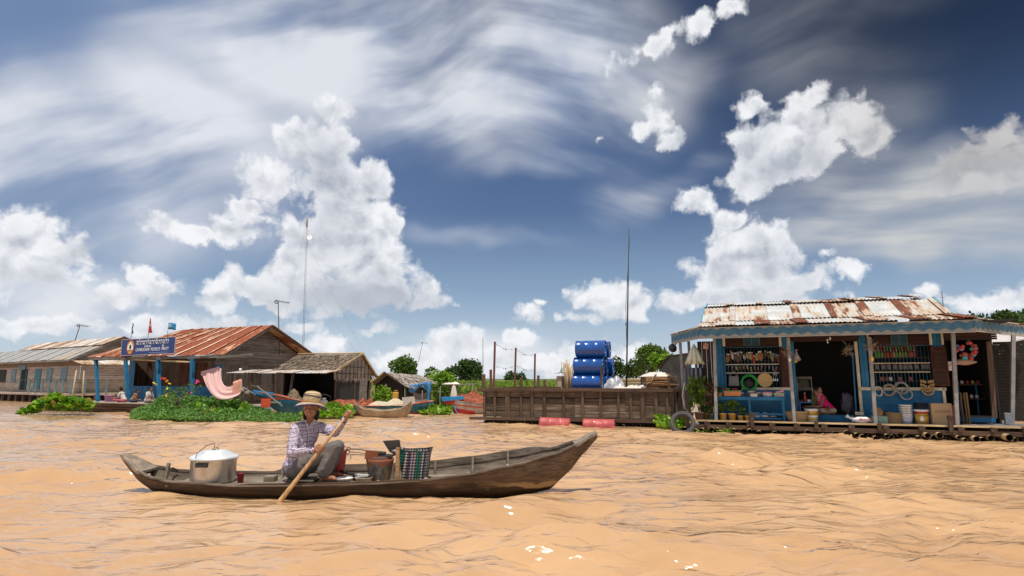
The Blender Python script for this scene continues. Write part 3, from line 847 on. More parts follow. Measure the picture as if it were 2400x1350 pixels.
# blue barge boards at the gable ends
gb = MB()
gb.bar((xl + .02, .1, EZ + .30), (tl - .02, 1.5, TZ + .02), .03, .07); gb.bar((tl + .02, 1.5, TZ + .02), (t2l - .02, 2.3, TZ2 + .02), .03, .06); gb.build('barge_board', M['light_blue'], shop); gb = MB()
gb.bar((xr - .28, .1, EZ + .30), (trr + .02, 1.5, TZ + .02), .03, .07)
gb.bar((t2r + .2, 1.5, TZ), (t2r + .02, 2.3, TZ2 + .02), .03, .06)
gb.build('barge_board', M['light_blue'], shop)
gw = MB()
gw.prism([(tl + .12, .3, EZ + .2), (tl + .12, 4.0, EZ + .2), (tl + .12, 2.3, TZ2 - .05), (tl + .12, 1.5, TZ - .05)], (.03, 0, 0)); gw.build('gable', M['grey_wood_y'], shop); gw = MB()
gw.prism([(trr - .12, .3, EZ + .2), (trr - .12, 4.0, EZ + .2), (trr - .12, 2.3, TZ2 - .08), (trr - .12, 1.5, TZ - .05)], (.03, 0, 0))
gw.build('gable', M['grey_wood_y'], shop)

# deck, beams, floats
wl, wr = F.X(1684, WY), F.X(2336, WY)
dl = F.X(1625, 0); dr = F.X(2440, 0)
dk = MB()
n = 60
for i in range(n):
    x0 = dl + (dr - dl) * i / n
    dk.box((x0 + (dr - dl) / n / 2, 2.1, DZ - .015), ((dr - dl) / n - .008, 4.2, .03))
dk.build('deck', M['grey_wood_y'], shop)
eb = MB(); eb.bar((dl, -.02, DZ - .01), (dr, -.02, DZ - .01), .03, .04)
eb.build('deck_edge', M['bamboo'], shop)
bz = F.hit(1900, 1006, -.02).z
bm = MB(); bm.box(((dl + dr) / 2 + .1, -.03, bz), (dr - dl + .2, .08, .10)); bm.box(((dl + dr) / 2, 1.4, bz), (dr - dl, .1, .12)); bm.box(((dl + dr) / 2, 3.2, bz), (dr - dl, .1, .12))
bm.build('beam', M['dark_wood'], shop)
for px in (1650, 1700, 1748, 1800, 1857, 1920, 1983, 2062, 2145, 2235, 2310, 2384):
    b_ = MB(); x = F.X(px, 0); b_.box((x, .25, (DZ + bz) / 2 + .01), (.07, .7, DZ - bz - .06)); b_.box((x + .07, .05, (DZ + bz) / 2), (.05, .2, DZ - bz - .07))
    b_.build('joist', M['dark_wood'], shop)
for px, tall in ((1757, .30), (1905, .16), (2051, .16), (2216, .30), (2393, .30)):
    x = F.X(px, -.08); b_ = MB()
    h = tall; z0 = bz + .02
    b_.box((x, -.11, z0 + h / 2), (.085, .08, h))
    if tall > .2: b_.lathe([(0, -.045), (.055, -.045), (.055, .045), (0, .045)], 16, (x, -.11, z0 + h + .02), rot=(PI / 2, 0, 0), smooth=False)
    b_.build('mooring_post', M['dark_wood_z'], shop, bevel=.006)
random.seed(21)
for i in range(44):
    px = 1605 + i * 18.3 + random.uniform(-5, 5)
    x = F.X(px, -.05); r = random.uniform(.040, .075); z = random.uniform(.0, .10); yy = random.uniform(-.32, -.02)
    b_ = MB()
    b_.tube([(x, 1.5, z + .0), (x + random.uniform(-.03, .03), yy, z)], r, 12, cap=False)
    b_.tube([(x, 1.5, z + .0), (x + random.uniform(-.03, .03), yy + .002, z)], r * .72, 12, cap=False, mi=1)
    b_.lathe([(r * .72, 0), (r, 0)], 12, (b_.v[12][0] - 0, 0, 0)) if False else None
    b_.build('bamboo_float', [M['bamboo'], M['dark']], shop)
fl = MB(); fl.box(((dl + dr) / 2, 2.2, .02), (dr - dl, 3.6, .2)); fl.build('raft_core', M['dark'], shop)

# posts along the front, each leaning its own way
for (pa, ya, pb, yb, yl) in ((1674, 792, 1679, 990, .05), (1847, 790, 1862, 990, .05), (2037, 790, 2052, 992, .05), (2233, 778, 2243, 992, .05), (2375, 784, 2371, 985, .9)):
    a, b = F.hit(pa, ya, yl), F.hit(pb, yb, yl); b.z = DZ
    MB().bar(b, a, .078, .078, up=(0, 1, 0)).build('post', M['post_grey'], shop, bevel=.008)
for (pa, ya, pb, yb, yl) in ((1594, 800, 1604, 960, 1.6), (1614, 800, 1622, 955, 1.9), (1630, 822, 1636, 930, 2.6)):
    a, b = F.hit(pa, ya, yl), F.hit(pb, yb, yl)
    MB().bar(b, a, .075, .075, up=(0, 1, 0)).build('post', M['post_grey'], shop)

# walls
M['brown_panel'] = wood('brown_panel', (.028, .011, .008), (.07, .027, .018), 'x', rough=.6)
wz0, wz1 = DZ, EZ + .1
lw = MB()
def wallrect(px0, py0, px1, py1, y=WY, d=.03, m=None, name='wall', vertical=True, bw=.14, parent=None, horiz=None):
    b_ = MB(); cx, cy = (px0 + px1) / 2, (py0 + py1) / 2
    a, b = F.hit(px0, cy, y).x, F.hit(px1, cy, y).x
    zt, zb = F.hit(cx, py0, y).z, F.hit(cx, py1, y).z
    plank_wall(b_, a, b, zb, zt, y + d / 2, bw, horiz=not vertical, t=d)
    return b_.build(name, m, parent or shop)
blue = M['blue']
wallrect(1680, 776, 1697, 985, m=blue, bw=.09); wallrect(1829, 780, 1849, 815, m=blue)
wallrect(1740, 913, 1862, 990, m=M['blue_x'], vertical=False, bw=.35); wallrect(1684, 913, 1740, 990, m=M['blue_x'], vertical=False, bw=.35)
wallrect(2015, 780, 2033, 910, m=blue, bw=.07); wallrect(2017, 914, 2216, 988, m=M['blue_x'], vertical=False, bw=.42)
wallrect(2182, 776, 2208, 812, m=blue)
wallrect(1697, 778, 1829, 813, m=M['brown_panel'], vertical=False, bw=.03, name='louvre'); wallrect(2047, 776, 2182, 810, m=M['brown_panel'], vertical=False, bw=.03, name='louvre')
wallrect(1849, 776, 2015, 800, m=M['brown_panel'], vertical=False, bw=.05, name='lintel'); wallrect(2208, 772, 2336, 797, m=M['brown_panel'], vertical=False, bw=.05, name='lintel')
wallrect(1862, 972, 2012, 988, m=M['blue_x'], vertical=False, y=WY - .1, name='threshold'); wallrect(2240, 978, 2334, 990, m=M['blue_x'], vertical=False, y=WY - .1, name='threshold')
# back and side walls, inner floor and ceiling
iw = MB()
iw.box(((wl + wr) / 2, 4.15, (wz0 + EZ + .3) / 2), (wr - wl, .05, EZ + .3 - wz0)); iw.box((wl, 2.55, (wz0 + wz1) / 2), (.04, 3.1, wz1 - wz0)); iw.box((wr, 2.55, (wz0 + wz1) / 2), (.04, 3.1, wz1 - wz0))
iw.build('inner_wall', M['dark'], shop)  # near-black colour puts the deep indoor shade into the walls
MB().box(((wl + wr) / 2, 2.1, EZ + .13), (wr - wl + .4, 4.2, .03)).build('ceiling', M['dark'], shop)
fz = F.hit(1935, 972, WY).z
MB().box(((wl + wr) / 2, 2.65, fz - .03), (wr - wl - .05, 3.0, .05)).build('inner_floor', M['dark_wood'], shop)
# sills, jambs, trim
for r_ in ((1738, 908, 1852, 914), (2012, 908, 2218, 915)): b_ = MB(); rect(F, b_, *r_, WY - .05, .06); b_.build('sill', M['cream'], shop)
for r_ in ((2010, 800, 2017, 985), (2212, 908, 2219, 985), (1693, 778, 1699, 812), (1825, 776, 1831, 812), (2032, 778, 2036, 812), (2178, 776, 2184, 808), (2206, 776, 2211, 808)):
    b_ = MB(); rect(F, b_, *r_, WY - .05, .05); b_.build('jamb', M['cream'], shop)
for r_ in ((1860, 800, 1866, 985), (1697, 815, 1701, 912)): b_ = MB(); rect(F, b_, *r_, WY - .03, .05); b_.build('jamb', M['blue'], shop)
b_ = MB(); a = F.hit(2317, 800, WY - .05); b2 = F.hit(2331, 980, WY - .05); b_.bar(b2, a, .10, .06, up=(0, 1, 0)); b_.build('door_frame', M['dark_wood_z'], shop)
b_ = MB(); rect(F, b_, 2240, 974, 2330, 979, WY - .06, .06); b_.build('door_sill', M['dark_wood'], shop)
# open brown shutters
for r_ in ((1829, 815, 1851, 908), (2184, 812, 2222, 905)):
    b_ = MB(); rect(F, b_, *r_, WY - .06, .035); sh = b_.build('shutter', M['red_wood_z'], shop, bevel=.004)
    x0, y0, x1, y1 = r_
    q = MB()
    for k in (0, 1):
        ya = y0 + 5 + k * (y1 - y0) * .5; rect(F, q, x0 + 4, ya, x1 - 4, ya + (y1 - y0) * .40, WY - .072, .012)
    q.build('panel', M['brown_panel'], sh)
# vent grilles and window grilles
M['grille'] = plain('grille_blue', (.05, .17, .24), .5)
for r_ in ((1743, 788, 1780, 809), (2089, 786, 2126, 808)):
    x0, y0, x1, y1 = r_; b_ = MB()
    rect(F, b_, x0, y0, x1, y1, WY - .02, .012, mi=1)
    for k in range(9): yy = y0 + (y1 - y0) * k / 8; rect(F, b_, x0, yy - .7, x1, yy + .3, WY - .04, .015)
    for xx in (x0, (x0 + x1) / 2, x1): rect(F, b_, xx - .8, y0, xx + .8, y1, WY - .05, .015)
    b_.build('vent_grille', [M['grille'], M['dark']], shop)
for (x0, y0, x1, y1) in ((1701, 815, 1829, 910), (2047, 812, 2184, 907)):
    b_ = MB()
    nb = 17
    for k in range(nb): xx = x0 + (x1 - x0) * k / (nb - 1); a = F.hit(xx, y1, WY); c = F.hit(xx, y0, WY); b_.tube([(a.x, a.y, a.z), (a.x, a.y, c.z)], .006, 5)
    a, c = F.hit(x0, y0, WY), F.hit(x1, y0, WY); b_.tube([a, (c.x, c.y, a.z)], .008, 5)
    w = b_.build('window_grille', M['grille'], shop)
    for yy in ((854, 874) if x0 < 2000 else (851, 872)):
        q = MB(); rect(F, q, x0, yy - 1.0, x1 - 4, yy + 1.0, WY - .03, .02); q.build('bar', M['cream'], w)
# shelves behind the windows
for (x0, x1, ys) in ((1700, 1828, (845, 872)), (2048, 2182, (838, 866, 892))):
    b_ = MB()
    for yy in ys:
        a, c = F.hit(x0, yy, WY + .25), F.hit(x1, yy, WY + .25); b_.box(((a.x + c.x) / 2, WY + .32, a.z - .012), (c.x - a.x, .22, .018))
    b_.build('shelf', M['dark_wood'], shop)

# ---------------------------------------------------------------- goods and furniture of the shop
def wplace(px, py, y): return F.W(F.hit(px, py, y))
def on_deck(px, y, z=None):
    x = F.X(px, y, 985); return F.W((x, y, DZ if z is None else z))
def sz(px, y): return F.W(F.hit(px, 900, y)).y / 1417.    # metres per photo pixel there
def lit_label(): pass
col = lambda n, c, **k: plain(n, c, k.pop('rough', .5), **k)

table = thing('table', 'long low blue bench table in front of the left shop window', 'table', F.o, F.a)
b_ = MB(); rect(F, b_, 1678, 930, 1840, 938, .30, .45); b_.build('tabletop', M['blue_x'], table, bevel=.005)
for r_ in ((1680, 938, 1685, 990, .32), (1755, 938, 1760, 985, .32), (1834, 938, 1840, 990, .32), (1757, 938, 1761, 980, .68), (1832, 938, 1837, 985, .68)):
    b_ = MB(); rect(F, b_, *r_[:4], r_[4], .05); b_.build('leg', M['blue'], table)
b_ = MB(); rect(F, b_, 1682, 968, 1836, 972, .34, .36); b_.build('shelf', M['blue_x'], table)
b_ = MB(); rect(F, b_, 1758, 979, 1832, 983, .32, .40); b_.build('shelf', M['blue_x'], table)

def bottle_proto(cap, body, lab):
    r = thing('bottle', lab, 'bottle')
    MB().lathe([(0, 0), (.026, 0), (.028, .01), (.028, .11), (.022, .135), (.011, .155), (.011, .17), (0, .17)], 10).build('body', body, r)
    MB().lathe([(.013, .168), (.013, .188), (0, .188)], 8).build('cap', cap, r)
    return r
cols = {'red': (.40, .03, .03), 'green': (.12, .32, .05), 'lime': (.22, .32, .06), 'orange': (.42, .14, .03), 'yellow': (.42, .28, .05), 'brown': (.14, .06, .03), 'purple': (.25, .22, .42), 'pink': (.60, .12, .28), 'silver': (.5, .5, .5), 'teal': (.05, .30, .30), 'dullred': (.30, .06, .05)}
CM = {k: plain('tint_' + k, v, .35, var=.15) for k, v in cols.items()}
bp = {k: bottle_proto(M['white'] if k in ('red', 'green') else CM['red'], CM[k], '') for k in ('red', 'green', 'lime', 'orange', 'yellow')}
used = {}
def put_bottle(kind, loc, label, group, sc=1.0):
    r = bp[kind]
    if kind in used: r = copy_tree(r)
    used[kind] = 1
    r.location = loc; r.rotation_euler = (0, 0, random.uniform(0, 6)); r['label'] = label; r['group'] = group; r.scale = (sc,) * 3
order = ['green', 'green', 'lime', 'red', 'orange', 'red', 'yellow', 'green', 'yellow', 'green', 'lime', 'red', 'orange', 'red']
shz = F.hit(2100, 838, WY + .25).z - .003
for row, yy in ((0, .34), (1, .26)):
    for i, k in enumerate(order):
        p = F.hit(2054 + i * 7.0, 838, WY + yy); p.z = shz + (.0 if row else .13)
        k2 = k if row else order[(i * 5 + 3) % 14]
        if not row: continue
        put_bottle(k, F.W(p), f'{k} drink bottle, {ORD[i]} from the left in the lower row of the right shop window', f'{k} drink bottles in the lower row, right window')
rack = MB(); p = F.hit(2050, 838, WY + .45); q = F.hit(2160, 838, WY + .45); rack.box(((p.x + q.x) / 2, WY + .42, shz + .165), (q.x - p.x, .12, .014))
rack.build('shelf', M['dark_wood'], shop)
for i in range(14):
    k = order[(i * 5 + 3) % 14]; p = F.hit(2053 + i * 7.0, 838, WY + .42); p.z = shz + .176
    put_bottle(k, F.W(p), f'{k} drink bottle, {ORD[i]} from the left in the upper row of the right shop window', f'{k} drink bottles in the upper row, right window', .9)
jar = thing('jar', 'lidded glass jar on the middle shelf behind the right window grille', 'jar', group='jars on the middle shelf, right window')
M['jar_glass'] = plain('jar_contents', (.26, .22, .18), .2, var=.5, scale=30); 
MB().lathe([(0, 0), (.045, 0), (.05, .02), (.05, .10), (.04, .12), (0, .12)], 12).build('body', M['jar_glass'], jar); MB().lathe([(.043, .12), (.043, .145), (0, .145)], 12).build('lid', CM['dullred'], jar)
for i, px in enumerate((2056, 2070, 2084, 2098, 2111, 2122, 2134, 2148, 2164, 2174)):
    p = F.hit(px, 866, WY + .30); p.z = F.hit(2110, 866, WY + .25).z; j = jar if i == 0 else copy_tree(jar); j.location = F.W(p); j['label'] = f'lidded glass jar, {ORD[i]} from the left on the middle shelf of the right shop window'
tin = tag(MB().lathe([(0, 0), (.035, 0), (.035, .09), (0, .09)], 12).build('tin', M['white']), 'pair-high silver and red tin on the lowest shelf above the wire coils', 'tin', ) 
p = F.hit(2088, 892, WY + .2); p.z = F.hit(2110, 892, WY + .25).z; tin.location = F.W(p)
for i, px in enumerate((2068, 2080, 2110, 2135)):
    o = tag(MB().box((0, 0, .045), (.09, .05, .09)).build('packet', CM['dullred'], bevel=.006), f'dull red packet, {ORD[i]} from the left on the lowest shelf, right shop window', 'packet', 'dull red packets on the lowest shelf'); p = F.hit(px, 892, WY + .27); p.z = F.hit(2110, 892, WY + .25).z; o.location = F.W(p); o.rotation_euler = (0, 0, F.a)

# packets hanging behind the left grille: each a crumpled pouch with a header strip
random.seed(5)
hang_cols = ['silver', 'silver', 'brown', 'teal', 'dullred', 'brown', 'silver', 'pink', 'yellow', 'yellow', 'red', 'orange', 'teal', 'purple', 'silver', 'green']
hp = {}
for i in range(34):
    row = 0 if i < 20 else 1
    px = 1706 + (i % 20) * 6.2 if row == 0 else 1708 + (i - 20) * 8.6
    py = 826 + random.uniform(-4, 8) if row == 0 else 857 + random.uniform(0, 5)
    k = random.choice(hang_cols) if not (8 <= i <= 12) else random.choice(['yellow', 'orange', 'red', 'pink'])
    L = random.uniform(.13, .30) if row == 0 else random.uniform(.09, .14)
    if k not in hp:
        r = thing('hanging_packet', '', 'packet'); m_ = MB()
        m_.ell((0, 0, -.5), (.26, .10, .42), nz=.35, seed=i, n=10, m=7); m_.build('pouch', CM[k], r)
        MB().box((0, 0, -.05), (.36, .03, .12)).build('header', M['white'] if k != 'silver' else CM['yellow'], r); hp[k] = r
    else: r = copy_tree(hp[k])
    r['label'] = f'{k} packet, {ORD[i % 20]} from the left in the {"upper" if row == 0 else "lower"} hanging row of the left shop window'; r['group'] = f'{k} packets in the {"upper" if row == 0 else "lower"} row, left window'
    r.location = F.W(F.hit(px, py, WY + .10)); r.scale = (L * random.uniform(.5, .95), L * .5, L); r.rotation_euler = (0, random.uniform(-.25, .25), F.a + random.uniform(-.4, .4))

def basketweave(name, c, c2, sc=60):
    def fn(t, b):
        P = co(t); s = t.sep(P)
        a = t.m('ARCTAN2', s[0], s[1])
        u = t.m('SINE', t.m('MULTIPLY', a, sc)); v = t.m('SINE', t.m('MULTIPLY', s[2], 320))
        f = t.mapr(t.m('MULTIPLY', u, v), -.4, .6)
        t.put(b.inputs['Base Color'], t.mix(f, c, c2)); b.inputs['Roughness'].default_value = .7
        bump(t, b, f, .8, .006)
    return mat(name, fn)
M['wicker'] = basketweave('wicker', (.17, .10, .04), (.50, .34, .17))
# hanging shopping bag, green hose, round tray, ladles
def hang(name, label, cat, px, py, y=WY - .10): return thing(name, label, cat, F.W(F.hit(px, py, y)), F.a)
h = hang('shopping_bag', 'grey woven shopping bag hanging at the left of the left shop window', 'bag', 1719, 872)
m_ = MB(); m_.box((0, 0, -.24), (.27, .06, .26), taper=.85); m_.build('body', plain('grey_weave', (.20, .18, .17), .8, scale=40, var=.4), h, bevel=.015)
for s_ in (-1, 1): MB().tube([(s_ * .10, 0, -.12), (s_ * .06, 0, -.02), (0, 0, .02)], .012, 6).build('handle', plain('grey_weave', (.20, .18, .17)), h)
h = hang('hose_coil', 'coiled bright green hose hanging in the left shop window', 'hose', 1755, 893)
m_ = MB()
for k in range(7): m_.torus((random.uniform(-.015, .015), k * .014 - .05, random.uniform(-.02, .02) - .04), .17 + random.uniform(-.012, .03), .011, 30, 6, rot=(random.uniform(-.1, .1), 0, random.uniform(-.1, .1)))
m_.build('coil', plain('green_hose', (.02, .36, .05), .35), h)
MB().ell((0, .04, -.08), (.15, .05, .13), nz=.5).build('bundle', M['black'], h)
h = hang('round_tray', 'round straw-coloured woven tray hanging in the left shop window', 'tray', 1793, 891)
MB().lathe([(0, -.012), (.165, -.012), (.185, 0), (.185, .02), (.165, .012), (0, .010)], 32, (0, 0, 0), rot=(PI / 2, 0, 0)).build('tray', plain('straw_tray', (.50, .34, .14), .7, scale=25, var=.3), h)
MB().tube([(0, 0, .18), (.01, 0, .24)], .022, 7).build('hanger', M['rope'], h)
h = hang('ladle_bunch', 'bunch of long metal ladles hanging at the right of the left shop window', 'ladles', 1816, 868)
for dx in (-.045, 0, .05):
    MB().tube([(dx * .3, 0, .02), (dx, 0, -.20)], .006, 6).lathe([(0, -.29), (.02, -.285), (.026, -.26), (.012, -.2), (.005, -.19)], 10, (dx, 0, 0)).build('ladle', plain('bright_steel', (.6, .6, .62), .25, metal=.9), h)
# things on the blue table
ttz = F.hit(1760, 930, .4).z + .001
def on_table(px, y=.5): return F.W((F.X(px, y, 930), y, ttz))
bsk = thing('plastic_basket', 'orange plastic basket heaped with red and green bowls on the blue table', 'basket', on_table(1717, .48), F.a)
def latticemat(name, c, dark, k=60):
    def fn(t, b):
        P = co(t); s = t.sep(P)
        u = t.m('FRACT', t.m('MULTIPLY', t.m('ADD', s[0], s[1]), k)); v = t.m('FRACT', t.m('MULTIPLY', s[2], k * .8))
        f = t.m('MULTIPLY', t.m('GREATER_THAN', u, .45), t.m('GREATER_THAN', v, .35))
        t.put(b.inputs['Base Color'], t.mix(f, c, dark)); b.inputs['Roughness'].default_value = .4
    return mat(name, fn)
MB().box((0, 0, .075), (.40, .26, .13), taper=1.08).build('tub', latticemat('orange_lattice', (.75, .26, .07), (.32, .09, .03), 45), bsk, bevel=.012)
MB().box((0, 0, .148), (.45, .30, .018)).build('rim', plain('green_rim', (.16, .32, .12), .5), bsk, bevel=.005)
for px, c_, lb, dz in ((1706, 'green', 'small green bowl resting on the orange basket', 0), (1723, 'red', 'small red bowl resting on the orange basket', .0), (1700, 'red', 'flat red bowl at the left edge of the orange basket', .0)):
    o = tag(MB().lathe([(0, 0), (.04, 0), (.075, .05), (.078, .05), (.045, .01), (0, .01)], 16).build('bowl', CM[c_]), lb, 'bowl'); o.location = on_table(px, .48) + Vector((0, 0, .16 + dz))
M['alu'] = plain('dull_aluminium', (.46, .46, .47), .35, metal=.6, var=.2)
for px, r_, lb in ((1738, .085, 'dull metal pan standing next to the orange basket'), (1762, .12, 'grey metal pot in the middle of the blue table'), (1778, .09, 'grey metal bowl leaning right of the metal pot on the blue table')):
    o = thing('pan', lb, 'pan', on_table(px, .5), F.a)
    MB().lathe([(0, 0), (r_ * .8, 0), (r_, r_ * 1.0), (r_ * 1.06, r_), (r_ * .95, r_ * .9), (0, .01)], 20).build('bowl', M['alu'], o)
    MB().lathe([(r_, r_), (r_ * .6, r_ * 1.35), (0, r_ * 1.45)], 18).build('lid', M['alu'], o)
o = tag(MB().box((0, 0, .045), (.17, .10, .08)).build('carton', plain('pale_carton', (.55, .48, .40), .6), bevel=.006), 'pale carton in front of the metal pots on the blue table', 'carton'); o.location = on_table(1767, .36); o.rotation_euler = (0, 0, F.a)
o = thing('lidded_box', 'clear and pink round plastic box on the blue table', 'box', on_table(1799, .48), F.a)
MB().lathe([(0, 0), (.11, 0), (.135, .11), (0, .11)], 22).build('body', plain('milky_plastic', (.50, .44, .42), .3, var=.3), o); MB().lathe([(.14, .105), (.14, .125), (0, .13)], 22).build('lid', plain('pink_lid', (.55, .16, .24), .4), o)
o = thing('stacked_tubs', 'green and pink plastic tubs at the right end of the blue table', 'tubs', on_table(1826, .48), F.a)
MB().box((0, 0, .035), (.22, .18, .06), taper=1.1).build('tub', plain('grey_tub', (.42, .36, .34), .5), o, bevel=.01); MB().box((0, 0, .082), (.25, .2, .03)).build('tub', plain('green_tub', (.30, .50, .16), .5), o, bevel=.008); MB().box((.02, 0, .13), (.2, .16, .05), rot=(0, -.25, 0)).build('tub', plain('pink_tub', (.60, .26, .38), .5), o, bevel=.008)
# below the table: pale folded bundles
lz = F.hit(1795, 979, .4).z + .002
for i, (px, c_, lb) in enumerate(((1773, (.70, .70, .72), 'white folded bundle at the left of the lower blue shelf'), (1792, (.72, .71, .70), 'white folded bundle in the middle of the lower blue shelf'), (1812, (.36, .28, .22), 'brown folded bundle at the right of the lower blue shelf'))):
    p = F.W((F.X(px, .48, 975), .48, lz)); o = tag(MB().ell((0, 0, .035), (.11, .10, .035), nz=.3, seed=i).ell((0.01, 0, .09), (.10, .09, .03), nz=.3, seed=i + 4).build('folded_bundle', plain('bundle%d' % i, c_, .8, var=.2)), lb, 'bundle'); o.location = p; o.rotation_euler = (0, 0, F.a)

# potted plants
def plant(px, y, potw, poth, potc, label, height, spread, n, L, lm, stems=5, tall=False, zb=None, name='potted_plant'):
    p = on_deck(px, y) if zb is None else F.W((F.X(px, y, 960), y, zb))
    r = thing(name, label, 'potted plant', p, F.a)
    pw, ph = potw / 2, poth
    MB().lathe([(0, 0), (pw * .72, 0), (pw * .95, ph * .9), (pw * 1.05, ph * .9), (pw * 1.05, ph), (pw * .9, ph), (pw * .85, ph * .85), (0, ph * .85)], 20).build('pot', potc, r)
    f = MB(); st = MB()
    for i in range(stems):
        a = random.uniform(0, 6.28); rr = random.uniform(.2, 1) * spread * .5; hh = height * random.uniform(.6, 1)
        pts = [(0, 0, ph * .8), (rr * .4 * math.cos(a), rr * .4 * math.sin(a), ph + hh * .5), (rr * math.cos(a), rr * math.sin(a), ph + hh)]
        st.tube(pts, [.008, .006, .003], 5)
        for q in range(int(n * 1.6) // stems):
            k = random.uniform(.25, 1); b0 = Vector(pts[1]).lerp(Vector(pts[2]), k) if k > .4 else Vector(pts[0]).lerp(Vector(pts[1]), k + .4)
            d = rdir(); d.z = abs(d.z) * .8 + (.7 if tall else 0)
            leaf(f, b0, d, L * 1.25 * random.uniform(.6, 1.2), L * .5)
    st.build('stem', M['leaf_mid'], r); f.build('leaves', lm, r)
    return r
M['ochre_pot'] = plain('ochre_glazed_pot', (.50, .26, .05), .35, var=.25)
M['brown_pot'] = plain('brown_clay_pot', (.16, .09, .06), .6)
M['leaf_deep'] = leafmat('pot_leaves', (.03, .07, .012), (.10, .17, .03))
plant(1688, .32, .15, .10, M['ochre_pot'], 'small ochre pot with a low dark plant at the left end of the blue table', .16, .22, 90, .06, M['leaf_deep'], zb=ttz)
plant(1640, -.0 + .25, .27, .19, M['brown_pot'], 'wide brown pot with tall pointed-leaf plant beside the old tyre', .85, .55, 150, .17, M['leaf_mid'], 6, True)
plant(1671, .18, .20, .15, plain('patterned_pot', (.06, .10, .10), .3), 'dark glazed pot with stiff brown-leaved plant', .72, .28, 130, .16, leafmat('brown_leaves', (.06, .035, .02), (.15, .09, .05)), 6, True)
plant(1695, .20, .20, .17, M['ochre_pot'], 'ochre pot with bushy dark plant under the blue table, first from the left', .30, .34, 170, .07, M['leaf_deep'])
plant(1717, .20, .20, .17, M['ochre_pot'], 'ochre pot with rounder, lighter green plant under the blue table', .32, .36, 170, .09, M['leaf_mid'])
plant(1736, .18, .15, .12, M['ochre_pot'], 'smaller ochre pot with low leafy plant near the round-topped mooring post', .22, .26, 110, .07, M['leaf_deep'])
plant(1751, .22, .13, .12, M['ochre_pot'], 'small ochre pot half hidden behind the round-topped mooring post', .10, .14, 40, .05, M['leaf_deep'], 3)
plant(1655, .45, .17, .16, plain('yellow_pot', (.60, .35, .05), .4), 'yellow pot standing between the brown pot and the dark glazed pot', .2, .2, 40, .08, M['leaf_deep'], 3)
r = plant(1617, .35, .22, .17, plain('purple_pot', (.30, .10, .20), .45), 'purple pot with bare curved stems and sparse leaves behind the old tyre', .80, .45, 45, .12, M['leaf_mid'], 4, True)
for s_ in (-1, 1):
    MB().tube([(0, 0, .15), (s_ * .12, 0, .30), (s_ * .17, 0, .6), (s_ * .10, 0, .95)], [.018, .016, .013, .006], 6).build('stem', M['bamboo_z'], r)
# trailing yellow-green plant over the beam
pl_ = MB()
for i in range(26):
    a = random.uniform(0, 6.28); d = Vector((math.cos(a), -abs(math.sin(a)) * .4, random.uniform(-.15, .5))).normalized(); p0 = Vector((0, 0, 0)); L_ = random.uniform(.12, .30)
    leaf(pl_, p0, d, L_, .02)
o = tag(pl_.build('trailing_plant', M['leaf_bright']), 'spiky yellow-green weed growing on the shop beam below the ochre pots', 'weed'); o.location = F.W(F.hit(1703, 1013, -.15))
pl_ = MB(); 
for i in range(60): leaf(pl_, Vector((random.uniform(-.5, .4), random.uniform(-.1, .1), random.uniform(-.06, .05))), rdir(), .13, .03)
o = tag(pl_.build('trailing_plant', M['leaf_bright']), 'straggling green weed along the waterline right of the old tyre', 'weed'); o.location = F.W(F.hit(1668, 1015, -.25))

# tyre at the corner
ty = thing('tyre', 'old grey truck tyre hung at the left front corner of the shop deck', 'tyre', F.W(F.hit(1600, 993, -.35)))
ty.rotation_euler = (R(-28), R(-14), R(-8)); ty.scale = (1.02,) * 3
m_ = MB(); prof = [(.21, -.075), (.20, -.03), (.20, .03), (.21, .075), (.27, .085), (.30, .07), (.315, .04), (.318, 0), (.315, -.04), (.30, -.07), (.27, -.085), (.21, -.075)]
m_.lathe(prof, 40, rot=(PI / 2, 0, 0), cap=False); m_.build('tread', M['rubber'], ty)
MB().torus((0, -.078, 0), .235, .012, 36, 6).torus((0, -.082, 0), .275, .008, 36, 6).build('sidewall_ring', M['rubber'], ty)
MB().box((F.X(1607, -.2), -.2, DZ + .02), (.10, .10, .42)).build('corner_post', M['dark_wood_z'], shop, bevel=.02)

# baskets, buckets, sacks ... on the deck
o = thing('wicker_basket', 'large round wicker basket on the deck by the second post of the shop', 'basket', on_deck(1869, .32), F.a)
MB().lathe([(0, 0), (.20, 0), (.245, .10), (.265, .20), (.275, .235), (.262, .24), (.24, .20), (.19, .02), (0, .02)], 36).build('body', M['wicker'], o)
MB().torus((0, 0, .235), .268, .012, 36, 6, rot=(PI / 2, 0, 0)).build('rim', M['wicker'], o)
M['yellow_band'] = plain('yellow_label', (.62, .34, .04), .5)
def bucket(px, y, w, h, label, bodym, lidm, band=None, z=None, handle=True):
    o = thing('bucket', label, 'bucket', on_deck(px, y, z), F.a); r = w / 2
    MB().lathe([(0, 0), (r * .86, 0), (r, h), (0, h)], 24).build('body', bodym, o)
    MB().lathe([(r * 1.03, h * .9), (r * 1.08, h * .93), (r * 1.08, h), (r * .95, h + .012), (0, h + .005)], 24).build('lid', lidm, o)
    if band:
        for z0, z1, m__ in band: MB().lathe([(r * (.86 + .14 * z0) + .002, h * z0), (r * (.86 + .14 * z1) + .002, h * z1)], 24).build('label', m__, o)
    if handle: MB().tube([(-r * 1.06, 0, h * .88), (-r * .7, -r * .85, h * .66), (0, -r * 1.12, h * .58), (r * .7, -r * .85, h * .66), (r * 1.06, 0, h * .88)], .004, 5).build('handle', M['soot'], o)
    return o
bucket(1903, .40, .30, .30, 'white lidded bucket with yellow and grey bands behind the wicker basket', M['white'], M['white'], [(.12, .34, M['yellow_band']), (.34, .5, M['white']), (.52, .86, M['yellow_band'])])
b1 = bucket(2161, .42, .30, .32, 'white-lidded paint bucket with red and yellow label', M['white'], M['white'], [(.03, .74, M['yellow_band']), (.74, .97, plain('red_band', (.40, .04, .04), .5))])
